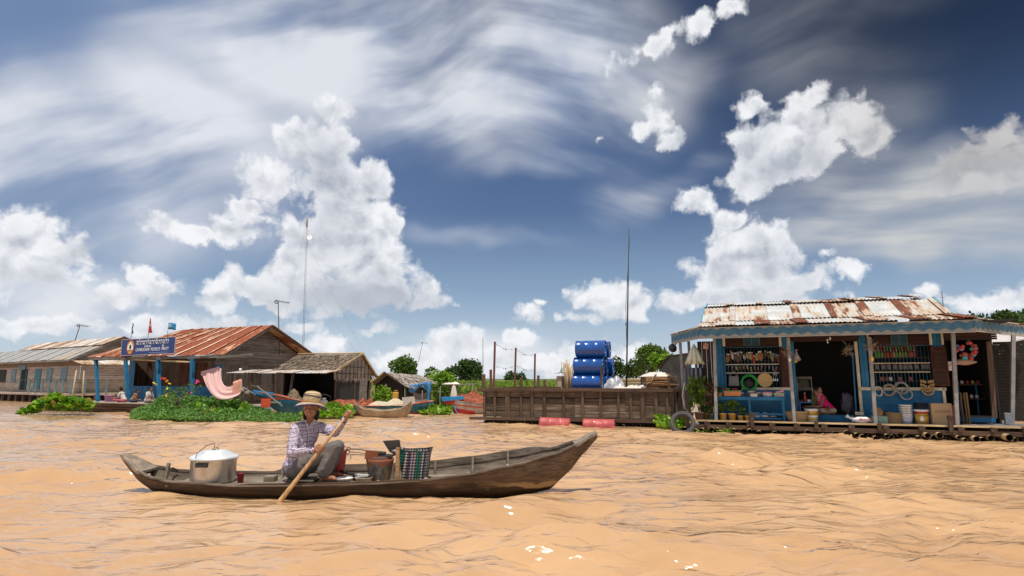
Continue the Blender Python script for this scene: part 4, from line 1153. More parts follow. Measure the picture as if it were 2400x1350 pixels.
MB().ell((-.03, -.150, .11), (.045, .012, .05)).ell((-.03, -.150, .16), (.03, .012, .03)).build('picture', M['white'], b1)
for i in range(4):
    o = tag(MB().lathe([(0, 0), (.125, 0), (.15, .035), (.155, .035), (.155, .045), (.13, .045), (0, .01)], 24).build('basin', plain('dark_basin', (.02, .035, .05), .4)), ['lowest', 'second', 'third', 'topmost'][i] + ' dark blue basin in the stack on the paint bucket', 'basin', 'dark basins stacked on the paint bucket'); o.location = on_deck(2161, .42, DZ + .335 + i * .036)
bucket(2125, .40, .24, .17, 'small white bucket with a printed label, lowest of the white bucket stack', M['white'], M['white'], [(.1, .8, plain('bluish_print', (.48, .50, .58), .5, var=.3, scale=40))], handle=False)
for i in range(5):
    o = thing('bucket', ['second from the bottom in the stack of nested white buckets', 'third from the bottom in the stack of nested white buckets', 'fourth from the bottom in the stack of nested white buckets', 'fifth from the bottom in the stack of nested white buckets', 'topmost white bucket of the nested stack'][i], 'bucket', on_deck(2125, .40, DZ + .18 + i * .052), F.a, group='nested white buckets')
    MB().lathe([(.10, -.03), (.128, .03), (.138, .03), (.138, .046), (.128, .046), (.10, .0)], 24).build('body', M['white'], o)
    MB().tube([(-.135, 0, .03), (-.1, -.1, -.01), (0, -.142, -.03), (.1, -.1, .0), (.135, 0, .03)], .003, 5).build('handle', M['soot'], o)
for i in range(8):
    o = tag(MB().torus((0, 0, .018), .155, .019, 30, 8, rot=(PI / 2, 0, 0)).lathe([(0, .01), (.15, .01)], 20).build('basket_tray', M['wicker']), ['lowest', 'second', 'third', 'fourth', 'fifth', 'sixth', 'seventh', 'topmost'][i] + ' brown woven ring in the stack right of the green box', 'woven tray', 'stack of brown woven trays'); o.location = on_deck(2096, .40, DZ + i * .031); o.rotation_euler = (R(2), R(3), 0)
o = tag(MB().box((0, 0, .085), (.33, .22, .17)).build('cardboard_box', plain('faded_green_card', (.26, .40, .30), .8, var=.3), bevel=.005), 'faded green cardboard box on the deck behind the third front post', 'box'); o.location = on_deck(2060, .42); o.rotation_euler = (0, 0, F.a)
o = thing('woven_stool', 'round brown woven lid lying on the faded green box', 'lid', on_deck(2058, .40, DZ + .25)); o.rotation_euler = (R(62), 0, F.a)
MB().lathe([(0, 0), (.12, 0), (.125, .02), (.10, .035), (0, .04)], 24).build('disc', plain('brown_disc', (.28, .17, .08), .7, scale=20), o)
o = tag(MB().ell((0, 0, .0), (.17, .12, .11), nz=.5, seed=8).ell((.2, .02, -.01), (.10, .08, .08), nz=.5, seed=3).build('sack', plain('brown_sack', (.09, .055, .035), .9)), 'dark brown sack slumped behind the faded green box', 'sack'); o.location = on_deck(2068, .66, DZ + .17)
cb = thing('cardboard_box', 'tall tan cardboard box with faint red script print', 'box', on_deck(2207, .35), F.a)
MB().box((0, 0, .24), (.40, .20, .48)).build('carton', plain('tan_card', (.40, .27, .15), .85, var=.12), cb, bevel=.006)
MB().box((.235, .02, .22), (.06, .2, .44), rot=(0, -.05, 0)).build('side_card', plain('red_card', (.22, .03, .03), .6), cb)
def text(body, size, m_, parent, loc, rot=(PI / 2, 0, 0), name='lettering', ext=.002, align='CENTER', shear=0., scale=None, spacing=1.):
    c = bpy.data.curves.new(name, 'FONT'); c.body = body; c.size = size; c.extrude = ext; c.align_x = align; c.align_y = 'CENTER'; c.shear = shear; c.space_character = spacing; c.resolution_u = 3
    o = bpy.data.objects.new(name, c); COL.objects.link(o)
    dg = bpy.context.evaluated_depsgraph_get(); me = bpy.data.meshes.new_from_object(o.evaluated_get(dg)); bpy.data.objects.remove(o); bpy.data.curves.remove(c)
    me.materials.clear(); me.materials.append(m_)
    o = bpy.data.objects.new(name, me); COL.objects.link(o); o.parent = parent; o.location = loc; o.rotation_euler = rot
    if scale: o.scale = scale
    return o
text('Caramba', .085, plain('faint_red_print', (.30, .12, .07), .8), cb, (0, -.103, .30), shear=.35)
# white sack with red print, black box
sk = thing('sack', 'white plastic sack with red printed strip lying at the deck edge', 'sack', on_deck(2020, .22), F.a)
MB().ell((0, 0, .075), (.21, .11, .085), nz=.25, seed=2).tube([(-.18, 0, .10), (-.26, 0, .12), (-.32, 0, .17)], [.05, .022, .05], 8).build('bag', plain('white_sack', (.72, .70, .70), .5, var=.12), sk)
MB().box((.035, -.108, .085), (.20, .012, .045), rot=(R(-10), R(6), 0)).build('print_strip', plain('red_strip', (.45, .04, .04), .6), sk)
text('V.S.BOARD', .034, M['white'], sk, (.035, -.119, .083), rot=(R(80), R(6), 0))
bb = thing('printed_box', 'black box with white printed band standing behind the white sack', 'box', on_deck(2015, .45), F.a)
MB().box((0, 0, .13), (.21, .12, .26)).build('box', M['dark'], bb, bevel=.004); MB().box((0, -.062, .215), (.19, .004, .075)).build('label', plain('cream_label', (.5, .46, .38), .6), bb)
text('SUNTON . OIL', .03, M['dark'], bb, (0, -.066, .215)); text('GOLD', .035, plain('cream_label', (.5, .46, .38), .6), bb, (0.03, -.063, .14))
# wire coils and cork float bundle hanging over the right sill
for i, (px, py, r_, w_, c_, lb) in enumerate(((2058, 917, .125, .7, (.55, .53, .50), 'pale oval coil of line, leftmost of the three coils under the right window'), (2083, 914, .155, .92, (.34, .28, .22), 'thick tan coil, middle of the three coils under the right window'), (2112, 909, .150, 1.0, (.30, .27, .26), 'grey coil, rightmost of the three coils under the right window'), (2124, 925, .13, 1.05, (.42, .38, .37), 'thin loose loop of line hanging from the rightmost coil'))):
    m_ = MB()
    for k in range(8 if i < 3 else 3): m_.torus((random.uniform(-.008, .008), -k * .008, random.uniform(-.012, .012)), r_ * random.uniform(.78, .97), .0115, 30, 5, sx=w_, rot=(0, random.uniform(-.2, .2), 0))
    o = tag(m_.build('wire_coil', plain('coil%d' % i, c_, .6, var=.3)), lb, 'coil'); o.location = F.W(F.hit(px, py, WY - .10)); o.rotation_euler = (0, 0, F.a)
ck = thing('cork_float_string', 'hanging string of yellow cork floats right of the coils', 'floats', F.W(F.hit(2174, 908, WY - .14)), F.a)
m_ = plain('cork', (.46, .30, .13), .8, var=.35, scale=30)
for i in range(30):
    w_, k_, n_ = ((.15, i, 14), (.095, i - 14, 10), (.045, i - 24, 6))[(i >= 14) + (i >= 24)]
    f_ = (k_ + .5) / n_; a = PI + PI * f_; x = w_ * math.cos(a) * (.75 + .35 * abs(math.sin(a))); dp_ = (.26, .18, .10)[(i >= 14) + (i >= 24)]; up_ = max(0, abs(f_ - .5) - .22) * 2.2
    z = math.sin(a) * dp_ + .08 + up_ * .18; an = a + PI / 2 if abs(f_ - .5) < .25 else PI / 2 - .2 * math.copysign(1, x)
    d = Vector((math.cos(an), 0, math.sin(an))) * .034
    MB().tube([Vector((x, random.uniform(-.03, .03), z)) - d, Vector((x, 0, z)) + d], .021, 8, smooth=True).build('float', m_, ck)
# hanging bags & grass bunches
h = hang('plastic_bag', 'tied bundle of white and green plastic bags hanging under the left roof corner', 'bags', 1626, 805, .35)
m_ = MB()
for i in range(26):
    a = 2 * PI * i / 26; w = .06 + .15 * abs(math.sin(i * 2.3)) * .3
    m_.tube([(0, 0, -.02), (.10 * math.cos(a), .07 * math.sin(a), -.2), (.23 * math.cos(a), .12 * math.sin(a), -.50 - random.uniform(0, .06))], [.012, .022, .03], 5, mi=i % 3 == 0)
m_.build('bundle', [plain('cloudy_plastic', (.60, .56, .50), .35, var=.2), plain('green_white_plastic', (.28, .42, .26), .4, var=.3)], h)
h = hang('notice_card', 'small red-lettered card hanging under the roof left of the first front post', 'card', 1654, 806, .3)
MB().box((0, 0, -.06), (.13, .012, .15), rot=(0, .15, 0)).build('card', plain('pinkish_card', (.42, .26, .22), .7), h); MB().tube([(0, 0, .0), (0, 0, .12)], .003, 4).build('string', M['rope'], h)
text('SALE', .04, plain('red_print', (.4, .03, .03), .6), h, (0.0, -.009, -.05), rot=(PI / 2, .15, 0))
for px, py, lb in ((1846, 828, 'dry twig bunch tied near the top of the second shop post'), (2041, 812, 'dry grass bunch tied near the top of the third shop post'), (1990, 822, 'dry grass tuft hanging in the open doorway')):
    m_ = MB()
    for i in range(60): leaf(m_, Vector((random.gauss(0, .03), random.gauss(0, .03), random.gauss(0, .04))), (rdir() + Vector((0, 0, .2 if px < 2000 else -.2))).normalized(), random.uniform(.1, .22), .012)
    o = tag(m_.build('dry_grass_bunch', M['rope']), lb, 'dried bunch'); o.location = F.W(F.hit(px, py, -.02))
for px, py, c_, lb in ((1851, 842, (.72, .68, .60), 'white beaked ornament on the second shop post'), (2044, 841, (.75, .40, .08), 'white and orange ornament on the third shop post')):
    o = tag(MB().ell((0, 0, 0), (.035, .035, .065)).lathe([(.03, .03), (0, .09)], 8).build('post_ornament', plain('orn%d' % px, c_, .5)), lb, 'ornament'); o.location = F.W(F.hit(px, py, -.03))
h = hang('fruit_bag', 'clear bag with a red, a yellow and a purple ball hanging left in the doorway', 'bag', 1867, 838, .2)
for dx, dz, c_ in ((-.035, -.02, 'red'), (-.025, -.085, 'yellow'), (.045, -.04, 'purple')): MB().ell((dx, 0, dz), .048).build('ball', CM[c_], h)
MB().lathe([(.09, -.05), (.05, .06), (.01, .15), (.05, .2)], 10).build('net', plain('clear_wrap', (.30, .24, .22), .3), h)
h = hang('bottle_mobile', 'little white bottles strung on cords at the top of the doorway', 'mobile', 1942, 790, .4)
for dx, dz in ((-.03, -.07), (-.03, -.13), (.03, -.02), (.03, -.05)): MB().lathe([(0, -.02), (.018, -.02), (.018, .015), (.006, .03), (0, .03)], 8, (dx, 0, dz)).build('little_bottle', M['white'], h)
h = hang('packet_bunch', 'bulging bunch of red, white and purple snack packets hanging by the fourth shop post', 'snack packets', 2262, 812, .3)
random.seed(9)
for i in range(22):
    MB().ell((random.uniform(-.22, .20), random.uniform(-.08, .08), random.uniform(-.28, .10)), (.060, .02, .045), rot=(0, random.uniform(-1, 1), 0), nz=.6, seed=i, n=8, m=6).build('packet', CM[random.choice(['red', 'dullred', 'dullred', 'red', 'purple', 'dullred', 'teal'])], h)
MB().ell((-.05, 0, -.36), (.22, .06, .07), nz=.4).build('lower_bag', plain('peach_wrap', (.34, .20, .13), .5), h)
h = hang('carton_strip', 'white carton with red lettering pinned by the right door', 'carton', 2230, 858, WY - .08)
MB().box((0, 0, 0), (.13, .05, .22)).build('box', plain('washed_white', (.55, .50, .48), .6), h, bevel=.004); text('OMO', .06, CM['red'], h, (0, -.027, .02))
# inside the doorway: blue stand with bottles, rack, clothes
st = thing('side_table', 'small blue metal stand inside the doorway, left', 'stand', F.W((F.X(1884, WY + .1), WY + .1, fz)), F.a)
w = .15
MB().box((0, 0, .30), (w * 2, .26, .02)).build('tabletop', plain('bright_blue', (.04, .16, .42), .4), st)
for sx in (-1, 1):
    for sy in (-1, 1): MB().box((sx * w * .93, sy * .12, .15), (.022, .022, .30)).build('leg', plain('bright_blue', (.04, .16, .42)), st)
zt = F.W((F.X(1884, WY + .1), WY + .1, fz + .312))
put_bottle('red', zt, 'big red-labelled bottle on the blue stand in the doorway', 'bottle on the blue stand', 1.25)
for dx in (.07, .11): 
    o = tag(MB().lathe([(0, 0), (.022, 0), (.026, .06), (0, .06)], 10).build('cup', M['white']), ('left' if dx < .1 else 'right') + ' white cup beside the red bottle on the blue stand', 'cup', 'white cups on the blue stand'); o.location = zt + Vector((dx, -dx * .4, 0))
rk = thing('wire_rack', 'white wire rack standing inside the doorway on the left', 'rack', F.W((F.X(1884, WY + .7, 880), WY + .7, fz)), F.a)
for sx in (-.19, .19): MB().tube([(sx, 0, 0), (sx * .9, .02, .95)], .010, 6).build('upright', M['cream'], rk)
for z in (.95, .65, .34): MB().tube([(-.19, 0, z), (.19, 0, z)], .009, 6).box((0, .12, z - .04), (.34, .22, .012)).build('shelf', M['cream'], rk)
o = tag(MB().box((0, 0, .10), (.30, .16, .16)).box((.02, 0, .22), (.22, .14, .07)).build('goods_pile', plain('dull_goods', (.10, .10, .06), .7, var=.6, scale=25)), 'pile of dull packages on the middle shelf of the wire rack', 'packages'); o.location = rk.location + Vector((0, .1, .62)); o.rotation_euler = (0, 0, F.a)
b_ = MB(); a = F.hit(1998, 828, WY - .05); c = F.hit(2007, 972, WY - .05); b_.bar(c, a, .03, .03); b_.build('door_pole', M['blue'], shop)
o = tag(MB().ell((0, 0, .27), (.17, .14, .28), nz=.6, seed=4).build('clothes_heap', plain('grey_violet_cloth', (.13, .11, .14), .9, var=.4)), 'heap of grey and violet cloth inside the doorway on the right', 'cloth'); o.location = F.W((F.X(1988, WY + .5, 960), WY + .5, fz)); 
# shelf of goods inside right door
gs = thing('goods_rack', 'blue-legged rack with small wares inside the right doorway', 'rack', F.W((F.X(2276, WY + .9, 930), WY + .9, DZ + .1)), F.a)
for x in (-.25, .12): MB().box((x, 0, .42), (.03, .03, .85)).build('leg', M['blue'], gs)
for z in (.45, .80): MB().box((-.06, 0, z), (.62, .28, .02)).build('shelf', M['dark_wood'], gs)
for i in range(9):
    k = ['silver', 'green', 'silver', 'brown', 'red', 'silver', 'yellow', 'silver', 'dullred'][i]
    o = tag(MB().ell((0, 0, .05), (.04, .04, .05), nz=.4, seed=i).build('small_ware', CM[k]), f'{k} ware, {ORD[i // 2]} from the left on the {"lower" if i % 2 else "upper"} shelf inside the right doorway', 'ware', f'{k} {"lower" if i % 2 else "upper"} shelf wares in the right doorway'); o.location = gs.location + F.M @ Vector((-.28 + .055 * i, -.05, .46 if i % 2 else .81))
for dx, c_ in ((0, (.12, .06, .03)), (.07, (.15, .08, .03)), (.12, (.20, .12, .05))):
    o = tag(MB().bar((0, 0, 0), (.03, .05, .72), .035, .02).build('stick', plain('stick%d' % int(dx * 100), c_, .7)), ('left', 'middle', 'right')[int(dx * 20)] + 'most brown stick of three leaning in the right doorway beside the fourth front post', 'stick', 'sticks leaning in the right doorway'); o.location = F.W((F.X(2248, WY - .15) + dx, WY - .15, DZ))
o = tag(MB().box((0, 0, .14), (.12, .10, .26)).build('tin_box', plain('bluish_tin', (.20, .22, .25), .5, var=.5, scale=20), bevel=.006), 'small bluish tin box on the deck at the rightmost front post', 'tin'); o.location = F.W((F.X(2362, .7, 985), .7, DZ)); o.rotation_euler = (0, 0, F.a)
# horn loudspeaker under the left corner
h = hang('horn_loudspeaker', 'black round loudspeaker mounted under the left outer roof corner', 'loudspeaker', 1578, 815, 1.8)
MB().lathe([(.02, .10), (.05, .04), (.12, -.04), (.13, -.05), (.11, -.045), (.0, .05)], 18, rot=(R(80), 0, .5)).build('horn', M['black'], h)
MB().bar((0, .05, 0), (.1, .05, .15), .03, .03).build('bracket', M['soot'], h)
# striped cloth on the left porch
def stripes():
    def fn(t, b):
        s = t.sep(co(t)); f = t.m('GREATER_THAN', t.m('FRACT', t.m('MULTIPLY', s[0], 9)), .5)
        t.put(b.inputs['Base Color'], t.mix(f, (.06, .07, .10), (.25, .25, .28))); b.inputs['Roughness'].default_value = .9
    return mat('striped_cloth', fn)
h = hang('striped_curtain', 'grey and dark striped cloth hanging on the left side porch', 'cloth', 1624, 862, 1.5)
MB().grid(lambda u, v: (-.28 + .56 * u, .03 * math.sin(u * 26), -.68 + .68 * v), 50, 6).build('cloth', stripes(), h, solid=.006)
# dark slatted side wall of the right porch
for px0, px1 in ((2338, 2440),):
    wallrect(px0, 800, px1, 985, y=2.6, m=M['dark'], vertical=False, bw=.08, name='porch_wall')
wallrect(1638, 800, 1680, 985, y=2.0, m=M['dark_wood_z'], vertical=True, bw=.12, name='porch_wall')  # dark panel added to stand in for shade in the left porch
# ================================================================ cargo barge
G = Frame(1132, 19.0, -16.5)
BX = G.X(1582, 0, 960); BT = G.hit(1350, 912, 0).z; BB = G.hit(1350, 980, 0).z; BD = 3.6
barge = thing('cargo_barge', 'high-sided brown plank barge riding on bamboo floats, loaded with blue drums', 'barge', G.o, G.a)
rows = 4; rh = (BT - .07 - BB) / rows
random.seed(31)
def barge_face(side):
    b_ = MB()
    for r in range(rows):
        segs = [0, .27, .5, .76, 1.0]
        for k in range(4):
            L0, L1 = segs[k], segs[k + 1]
            z = BB + rh * (r + .5) + random.uniform(-.006, .006)
            if side == 'front': b_.box(((L0 + L1) / 2 * BX, .04, z), ((L1 - L0) * BX - .006, .028, rh - random.uniform(.008, .03)), rot=(0, random.uniform(-.002, .002), 0))
            elif side == 'back': b_.box(((L0 + L1) / 2 * BX, BD, z), ((L1 - L0) * BX - .006, .028, rh - .012))
            else: 
                x = .02 if side == 'left' else BX - .02
                b_.box((x, .06 + (L0 + L1) / 2 * (BD - .08), z), (.028, (L1 - L0) * (BD - .08) - .006, rh - .012))
    b_.build('plank_side', M['barge_wood'], barge)
for s_ in ('front', 'back', 'left', 'right'): barge_face(s_)
for px, w in ((1136, .06), (1160, .07), (1190, .14), (1221, .07), (1247, .08), (1276, .09), (1321, .08), (1366, .08), (1408, .08), (1450, .07), (1478, .07), (1507, .13), (1538, .09), (1564, .07), (1578, .05)):
    x = G.X(px, 0, 950); b_ = MB(); b_.box((x, 0, (BT + BB) / 2 - .02), (w, .05, BT - BB)); b_.build('stud', M['dark_wood_z'], barge)
for yy in (0, BD):
    b_ = MB(); b_.box((BX / 2, yy - .02, BT - .02), (BX + .35, .11, .10)); b_.build('top_rail', M['dark_wood'], barge)
b_ = MB(); b_.box((-.02, BD / 2, BT - .025), (.09, BD - .15, .09)); b_.build('top_rail', M['dark_wood_z'], barge)
b_ = MB(); b_.box((BX + .02, BD / 2, BT - .025), (.09, BD - .15, .09)); b_.build('top_rail', M['dark_wood_z'], barge)
b_ = MB(); b_.box((BX / 2 - .1, -.08, BB - .05), (BX + .55, .22, .08)); b_.build('bottom_rail', M['dark_wood'], barge)
b_ = MB()
for i in range(26): b_.box((BX * (i + .5) / 26, BD / 2, BT - .075), (BX / 26 - .01, BD - .1, .03))
b_.build('deck', M['grey_wood_y'], barge)
b_ = MB(); b_.box((BX / 2, BD / 2, (BB - .08) / 2 - .05), (BX - .1, BD, .16)); b_.build('raft_core', M['dark'], barge)
for i in range(26):
    px = 1139 + i * 17 + random.uniform(-5, 5); x = G.X(px, -.1, 990); r = random.uniform(.045, .07); z = random.uniform(.01, .06); yy = random.uniform(-.22, -.08)
    b_ = MB(); b_.tube([(x, 1, z), (x, yy, z)], r, 12, cap=False); b_.tube([(x, 1, z), (x, yy + .002, z)], r * .7, 12, cap=False, mi=1)
    b_.build('bamboo_float', [M['bamboo'], M['dark']], barge)
for px, py, w in ((1134, 877, .11), (1222, 884, .09), (1262, 880, .07), (1277, 890, .09), (1409, 862, .05), (1567, 880, .07)):
    a = G.hit(px, py, .10); MB().bar((a.x, .08, BT - .1), (a.x, .08, a.z), w, .05, up=(0, 1, 0)).build('post', M['dark_wood_z'], barge)
# posts carrying the party lights, receding from the viewer
rustpost = plain('rusty_iron_post', (.13, .05, .035), .8)
tops = []
for px, pt, pb, Y, lb in ((1160, 801, 905, 20.3, 'tall rusty post nearest the viewer, left of three carrying the festoon strings'), (1209, 815, 908, 21.8, 'rusty post in the middle of the three carrying the festoon strings'), (1254, 829, 908, 23.6, 'dark post farthest back of the three carrying the festoon strings')):
    a, b = at(px - 3, pb + 8, Y), at(px, pt, Y)
    inside = G.Mi @ (Vector((a.x, a.y, 0)) - G.o)
    a.z = BT - .1 if inside.y < BD - .1 else -.3
    r = thing('light_post', lb, 'post', a, group='posts of the festoon strings'); MB().bar((0, 0, 0), b - a, .07, .07, up=(0, 1, 0)).build('pole', rustpost, r)
    if px == 1160: MB().bar((-.09, 0, 0), (-.10, 0, .72), .09, .05, up=(0, 1, 0)).build('short_stake', rustpost, r)
    tops.append(b)
for lvl, lb in ((0.04, 'upper festoon string of small coloured bulbs between the rusty posts'), (.62, 'lower festoon string with pink and blue bulbs between the rusty posts')):
    r = thing('festoon_string', lb, 'string lights', (0, 0, 0)); cord = MB(); k = 0
    for i in range(2):
        a, b = tops[i] - Vector((0, 0, lvl * (1.3 if i == 0 else 1))), tops[i + 1] - Vector((0, 0, lvl))
        pts = [a.lerp(b, t / 10) - Vector((0, 0, .10 * math.sin(PI * t / 10))) for t in range(11)]
        cord.tube(pts, .004, 4)
        for t in (1, 4, 5, 8):
            k += 1; MB().ell(pts[t] - Vector((0, 0, .02)), .016 if (k * 7) % 3 else .026, n=8, m=6).build('bulb', CM[['pink', 'yellow', 'dullred', 'purple', 'pink', 'teal'][(k * 5) % 6]], r)
    cord.build('cord', M['soot'], r)

# blue drums lying on their sides
def paintdrum(name, c, rough, wear=.0):
    def fn(t, b):
        P = co(t)
        n = t.noise(P, 5, 6, .7); s = t.noise(t.mapping(P, scale=(1, 6, 6)), 3, 5, .7)
        cc = t.mix(t.mapr(n, .3, .7), sca(c, .8), sca(c, 1.2))
        cc = t.mix(t.mapr(t.m('ADD', t.m('MULTIPLY', n, .5), t.m('MULTIPLY', s, .5)), .60 - wear, .68 - wear, 0, .7), cc, (.10, .05, .03) if c[2] > c[0] else (.60, .25, .20))
        t.put(b.inputs['Base Color'], cc); b.inputs['Roughness'].default_value = rough
        b.inputs['Coat Weight'].default_value = .3
        bump(t, b, t.noise(P, 3.2, 3, .5), .35, .03)
    return mat(name, fn)
M['drum_blue'] = paintdrum('blue_drum_paint', (.004, .065, .29), .28)
M['drum_red'] = paintdrum('red_drum_paint', (.40, .065, .06), .55, .04)
def drum_proto(m_, lab, L=.92, r=.255, dark=None):
    d = thing('oil_drum', lab, 'drum')
    prof = [(0, 0), (r * .93, 0), (r * .93, .02), (r * 1.02, .015), (r * 1.02, .035), (r, .04)]
    for k in (1, 2): prof += [(r, L * k / 3 - .018), (r * 1.035, L * k / 3), (r, L * k / 3 + .018)]
    prof += [(r, L - .04), (r * 1.02, L - .035), (r * 1.02, L - .015), (r * .93, L - .02), (r * .93, L - .03), (0, L - .03)]
    MB().lathe(prof, 40, (-L / 2, 0, 0), rot=(0, PI / 2, 0)).build('body', m_, d)
    MB().lathe([(0, 0), (.03, 0), (.03, .012), (0, .014)], 12, (L / 2 - .028, 0, r * .6), rot=(0, PI / 2, 0)).lathe([(0, 0), (.018, 0), (.018, .01), (0, .012)], 10, (L / 2 - .028, 0, -r * .6), rot=(0, PI / 2, 0)).build('bung', M['alu'], d)
    return d
dp = None
dx0 = G.X(1382, .35, 860); rr = .258
lbs = {(0, 0): 'blue steel drum at the bottom of the front stack on the barge', (0, 1): 'blue steel drum in the middle of the front stack on the barge', (0, 2): 'topmost blue steel drum of the front stack on the barge',
       (1, 0): 'blue drum at the bottom of the second stack, just behind the front one', (1, 1): 'blue drum in the middle of the second stack, just behind the front one', (1, 2): 'topmost blue drum of the second stack, just behind the front one',
       (2, 0): 'blue drum at the bottom of the third and farthest stack on the barge', (2, 1): 'upper blue drum of the third and farthest stack on the barge'}
xo = {0: (-.05, -.01, .06), 1: (.02, .03, .12), 2: (.10, .14, .2)}
for (c, k), lb in lbs.items():
    d = drum_proto(M['drum_blue'], lb) if dp is None else copy_tree(dp, lb)
    dp = dp or d; d['group'] = 'blue drums on the barge'
    d.location = G.W((dx0 + xo[c][k], .34 + c * .56 + (.0 if c < 2 else .02), BT - .06 + rr + k * rr * 1.96)); d.rotation_euler = (c * 1.9 + k * 1.1 + .3, 0, G.a + R(-1.5 + c))
rp = None
for px, py, Y, lb, rot in ((1301, 991, 18.3, 'battered red drum floating against the barge, left one of two', (.2, R(1.5), R(-14))), (1404, 992, 17.75, 'red drum with rust-white scrapes floating against the barge, right one of two', (2.2, R(.5), R(-15)))):
    d = drum_proto(M['drum_red'], lb, .90, .20) if rp is None else copy_tree(rp, lb); rp = rp or d
    d['group'] = 'red drums afloat by the barge'; p = at(px, py, Y - .35); d.location = (p.x, Y - .35, .035); d.rotation_euler = rot
# load: sticks, tarpaulins, firewood, cloth
def on_barge(px, y): return G.W((G.X(px, y, 905), y, BT - .06))
random.seed(12)
for px, y, n, h0, lb in ((1327, .9, 26, .92, 'upright bundle of pale split sticks left of the blue drums'), (1338, .5, 30, .80, 'shorter bundle of pale split sticks leaning against the blue drums')):
    b_ = MB()
    for i in range(n):
        x, y_ = random.gauss(0, .05), random.gauss(0, .05); h = h0 * random.uniform(.75, 1.08); lx = random.gauss(0, .05)
        b_.tube([(x, y_, 0), (x + lx * .5 + random.gauss(0, .01), y_, h * .5), (x + lx, y_ + random.gauss(0, .03), h)], [.013, .012, .008], 5)
    o = tag(b_.build('stick_bundle', M['bamboo_z']), lb, 'sticks'); o.location = on_barge(px, y)
def cloth(name, label, cat, loc, w, d, h, m_, seed, rz=0., peaks=1.):
    def fn(u, v):
        x, y = (u - .5) * w, (v - .5) * d
        e = (1 - abs(2 * u - 1) ** 2.6) * (1 - abs(2 * v - 1) ** 2.6)
        n = mnoise.noise(Vector((x * 2.6 + seed, y * 2.6, 0))); n2 = mnoise.noise(Vector((x * 8 + seed, y * 8, 2)))
        rid = abs(mnoise.noise(Vector((x * 5 + seed, y * 3, 7))))
        z = h * e * (.72 + .55 * n * peaks) + .05 * n2 * e + .10 * rid * h
        return (x + .04 * n2, y + .04 * n, max(.01, z))
    b_ = MB().grid(fn, 44, 30)
    o = tag(b_.build(name, m_, solid=.004), label, cat); o.location = loc; o.rotation_euler = (0, 0, rz); return o
def foilmat():
    def fn(t, b):
        t.put(b.inputs['Base Color'], t.mix(t.mapr(t.noise(co(t), 6, 4, .6), .35, .7), (.22, .23, .26), (.50, .50, .52))); b.inputs['Roughness'].default_value = .22; b.inputs['Specular IOR Level'].default_value = .7
    return mat('silver_tarpaulin', fn)
M['linen'] = plain('pale_cloth', (.62, .56, .50), .9, var=.15)
cloth('tarpaulin', 'shiny silver tarpaulin heap right of the blue drums', 'tarpaulin', on_barge(1438, .9), .80, .8, .46, foilmat(), 3, G.a)
cloth('white_cloth', 'crumpled white cloth at the barge edge below the tall thin pole', 'cloth', on_barge(1490, .35), .75, .5, .24, M['linen'], 8, G.a)
cloth('white_cloth', 'narrow white cloth lying left of the blue drums on the barge', 'cloth', on_barge(1320, .25), .50, .25, .09, M['linen'], 4, G.a)
fw = MB()
for i in range(95):
    z = .03 + .04 * (i // 8); x = random.uniform(-.12, .12)
    a = Vector((x - .36 + random.uniform(-.1, .1), random.uniform(-.3, .2), z + random.uniform(-.015, .015))); L = random.uniform(.5, .75)
    fw.bar(a, a + Vector((L, random.uniform(-.12, .12), random.uniform(-.03, .04))), .04, .022)
o = tag(fw.build('firewood_stack', M['warm_wood']), 'stack of split firewood under a white cloth at the right end of the barge', 'firewood'); o.location = on_barge(1548, .45); o.rotation_euler = (0, 0, G.a)
cloth('white_cloth', 'long low pale sack row between the silver tarpaulin and the white cloth', 'sacks', on_barge(1462, .55), .9, .5, .16, M['linen'], 44, G.a)
cloth('white_cloth', 'pale crumpled sack left of the firewood stack', 'sack', on_barge(1512, .7), .6, .6, .30, M['linen'], 52, G.a)
c_ = cloth('white_tarpaulin', 'white tarpaulin draped over the firewood stack and down its left side', 'tarpaulin', on_barge(1537, .52), .95, .7, .16, M['linen'], 14, G.a); c_.location.z += .42
def drape(u, v): 
    return (-.38 + .42 * u + .12 * v, -.25 + .35 * u, .55 * (u * .9) * (1 - .1 * v) + .05 * math.sin(u * 9 + v * 7) + .02)
o = tag(MB().grid(lambda u, v: (-.55 + .5 * u, -.25 + .6 * v + .05 * math.sin(8 * u), .02 + .50 * u ** 1.4 + .035 * math.sin(u * 16 + v * 5)), 20, 16).build('tarpaulin_flap', M['linen'], solid=.004), 'white tarpaulin flap sloping down left of the firewood', 'tarpaulin'); o.location = on_barge(1545, .35); o.rotation_euler = (0, 0, G.a)
pl_ = MB()
for i in range(22): 
    z = .04 + .05 * (i % 7); y = (i // 7) * .12; pl_.tube([(-.72 + random.uniform(-.1, .1), y, z), (.72 + random.uniform(-.1, .1), y, z + random.uniform(-.03, .03))], .026, 7)
o = tag(pl_.build('pole_stack', M['bamboo']), 'stack of long weathered poles lying behind the tall thin pole', 'poles'); o.location = on_barge(1484, 2.6) + Vector((0, 0, .02)); o.rotation_euler = (0, 0, G.a)
o = tag(MB().box((0, 0, .25), (.38, .3, .5)).box((0, 0, .52), (.44, .36, .03)).build('dark_crate', M['dark_wood']), 'dark crate standing behind the draped firewood', 'crate'); o.location = on_barge(1518, 1.6)
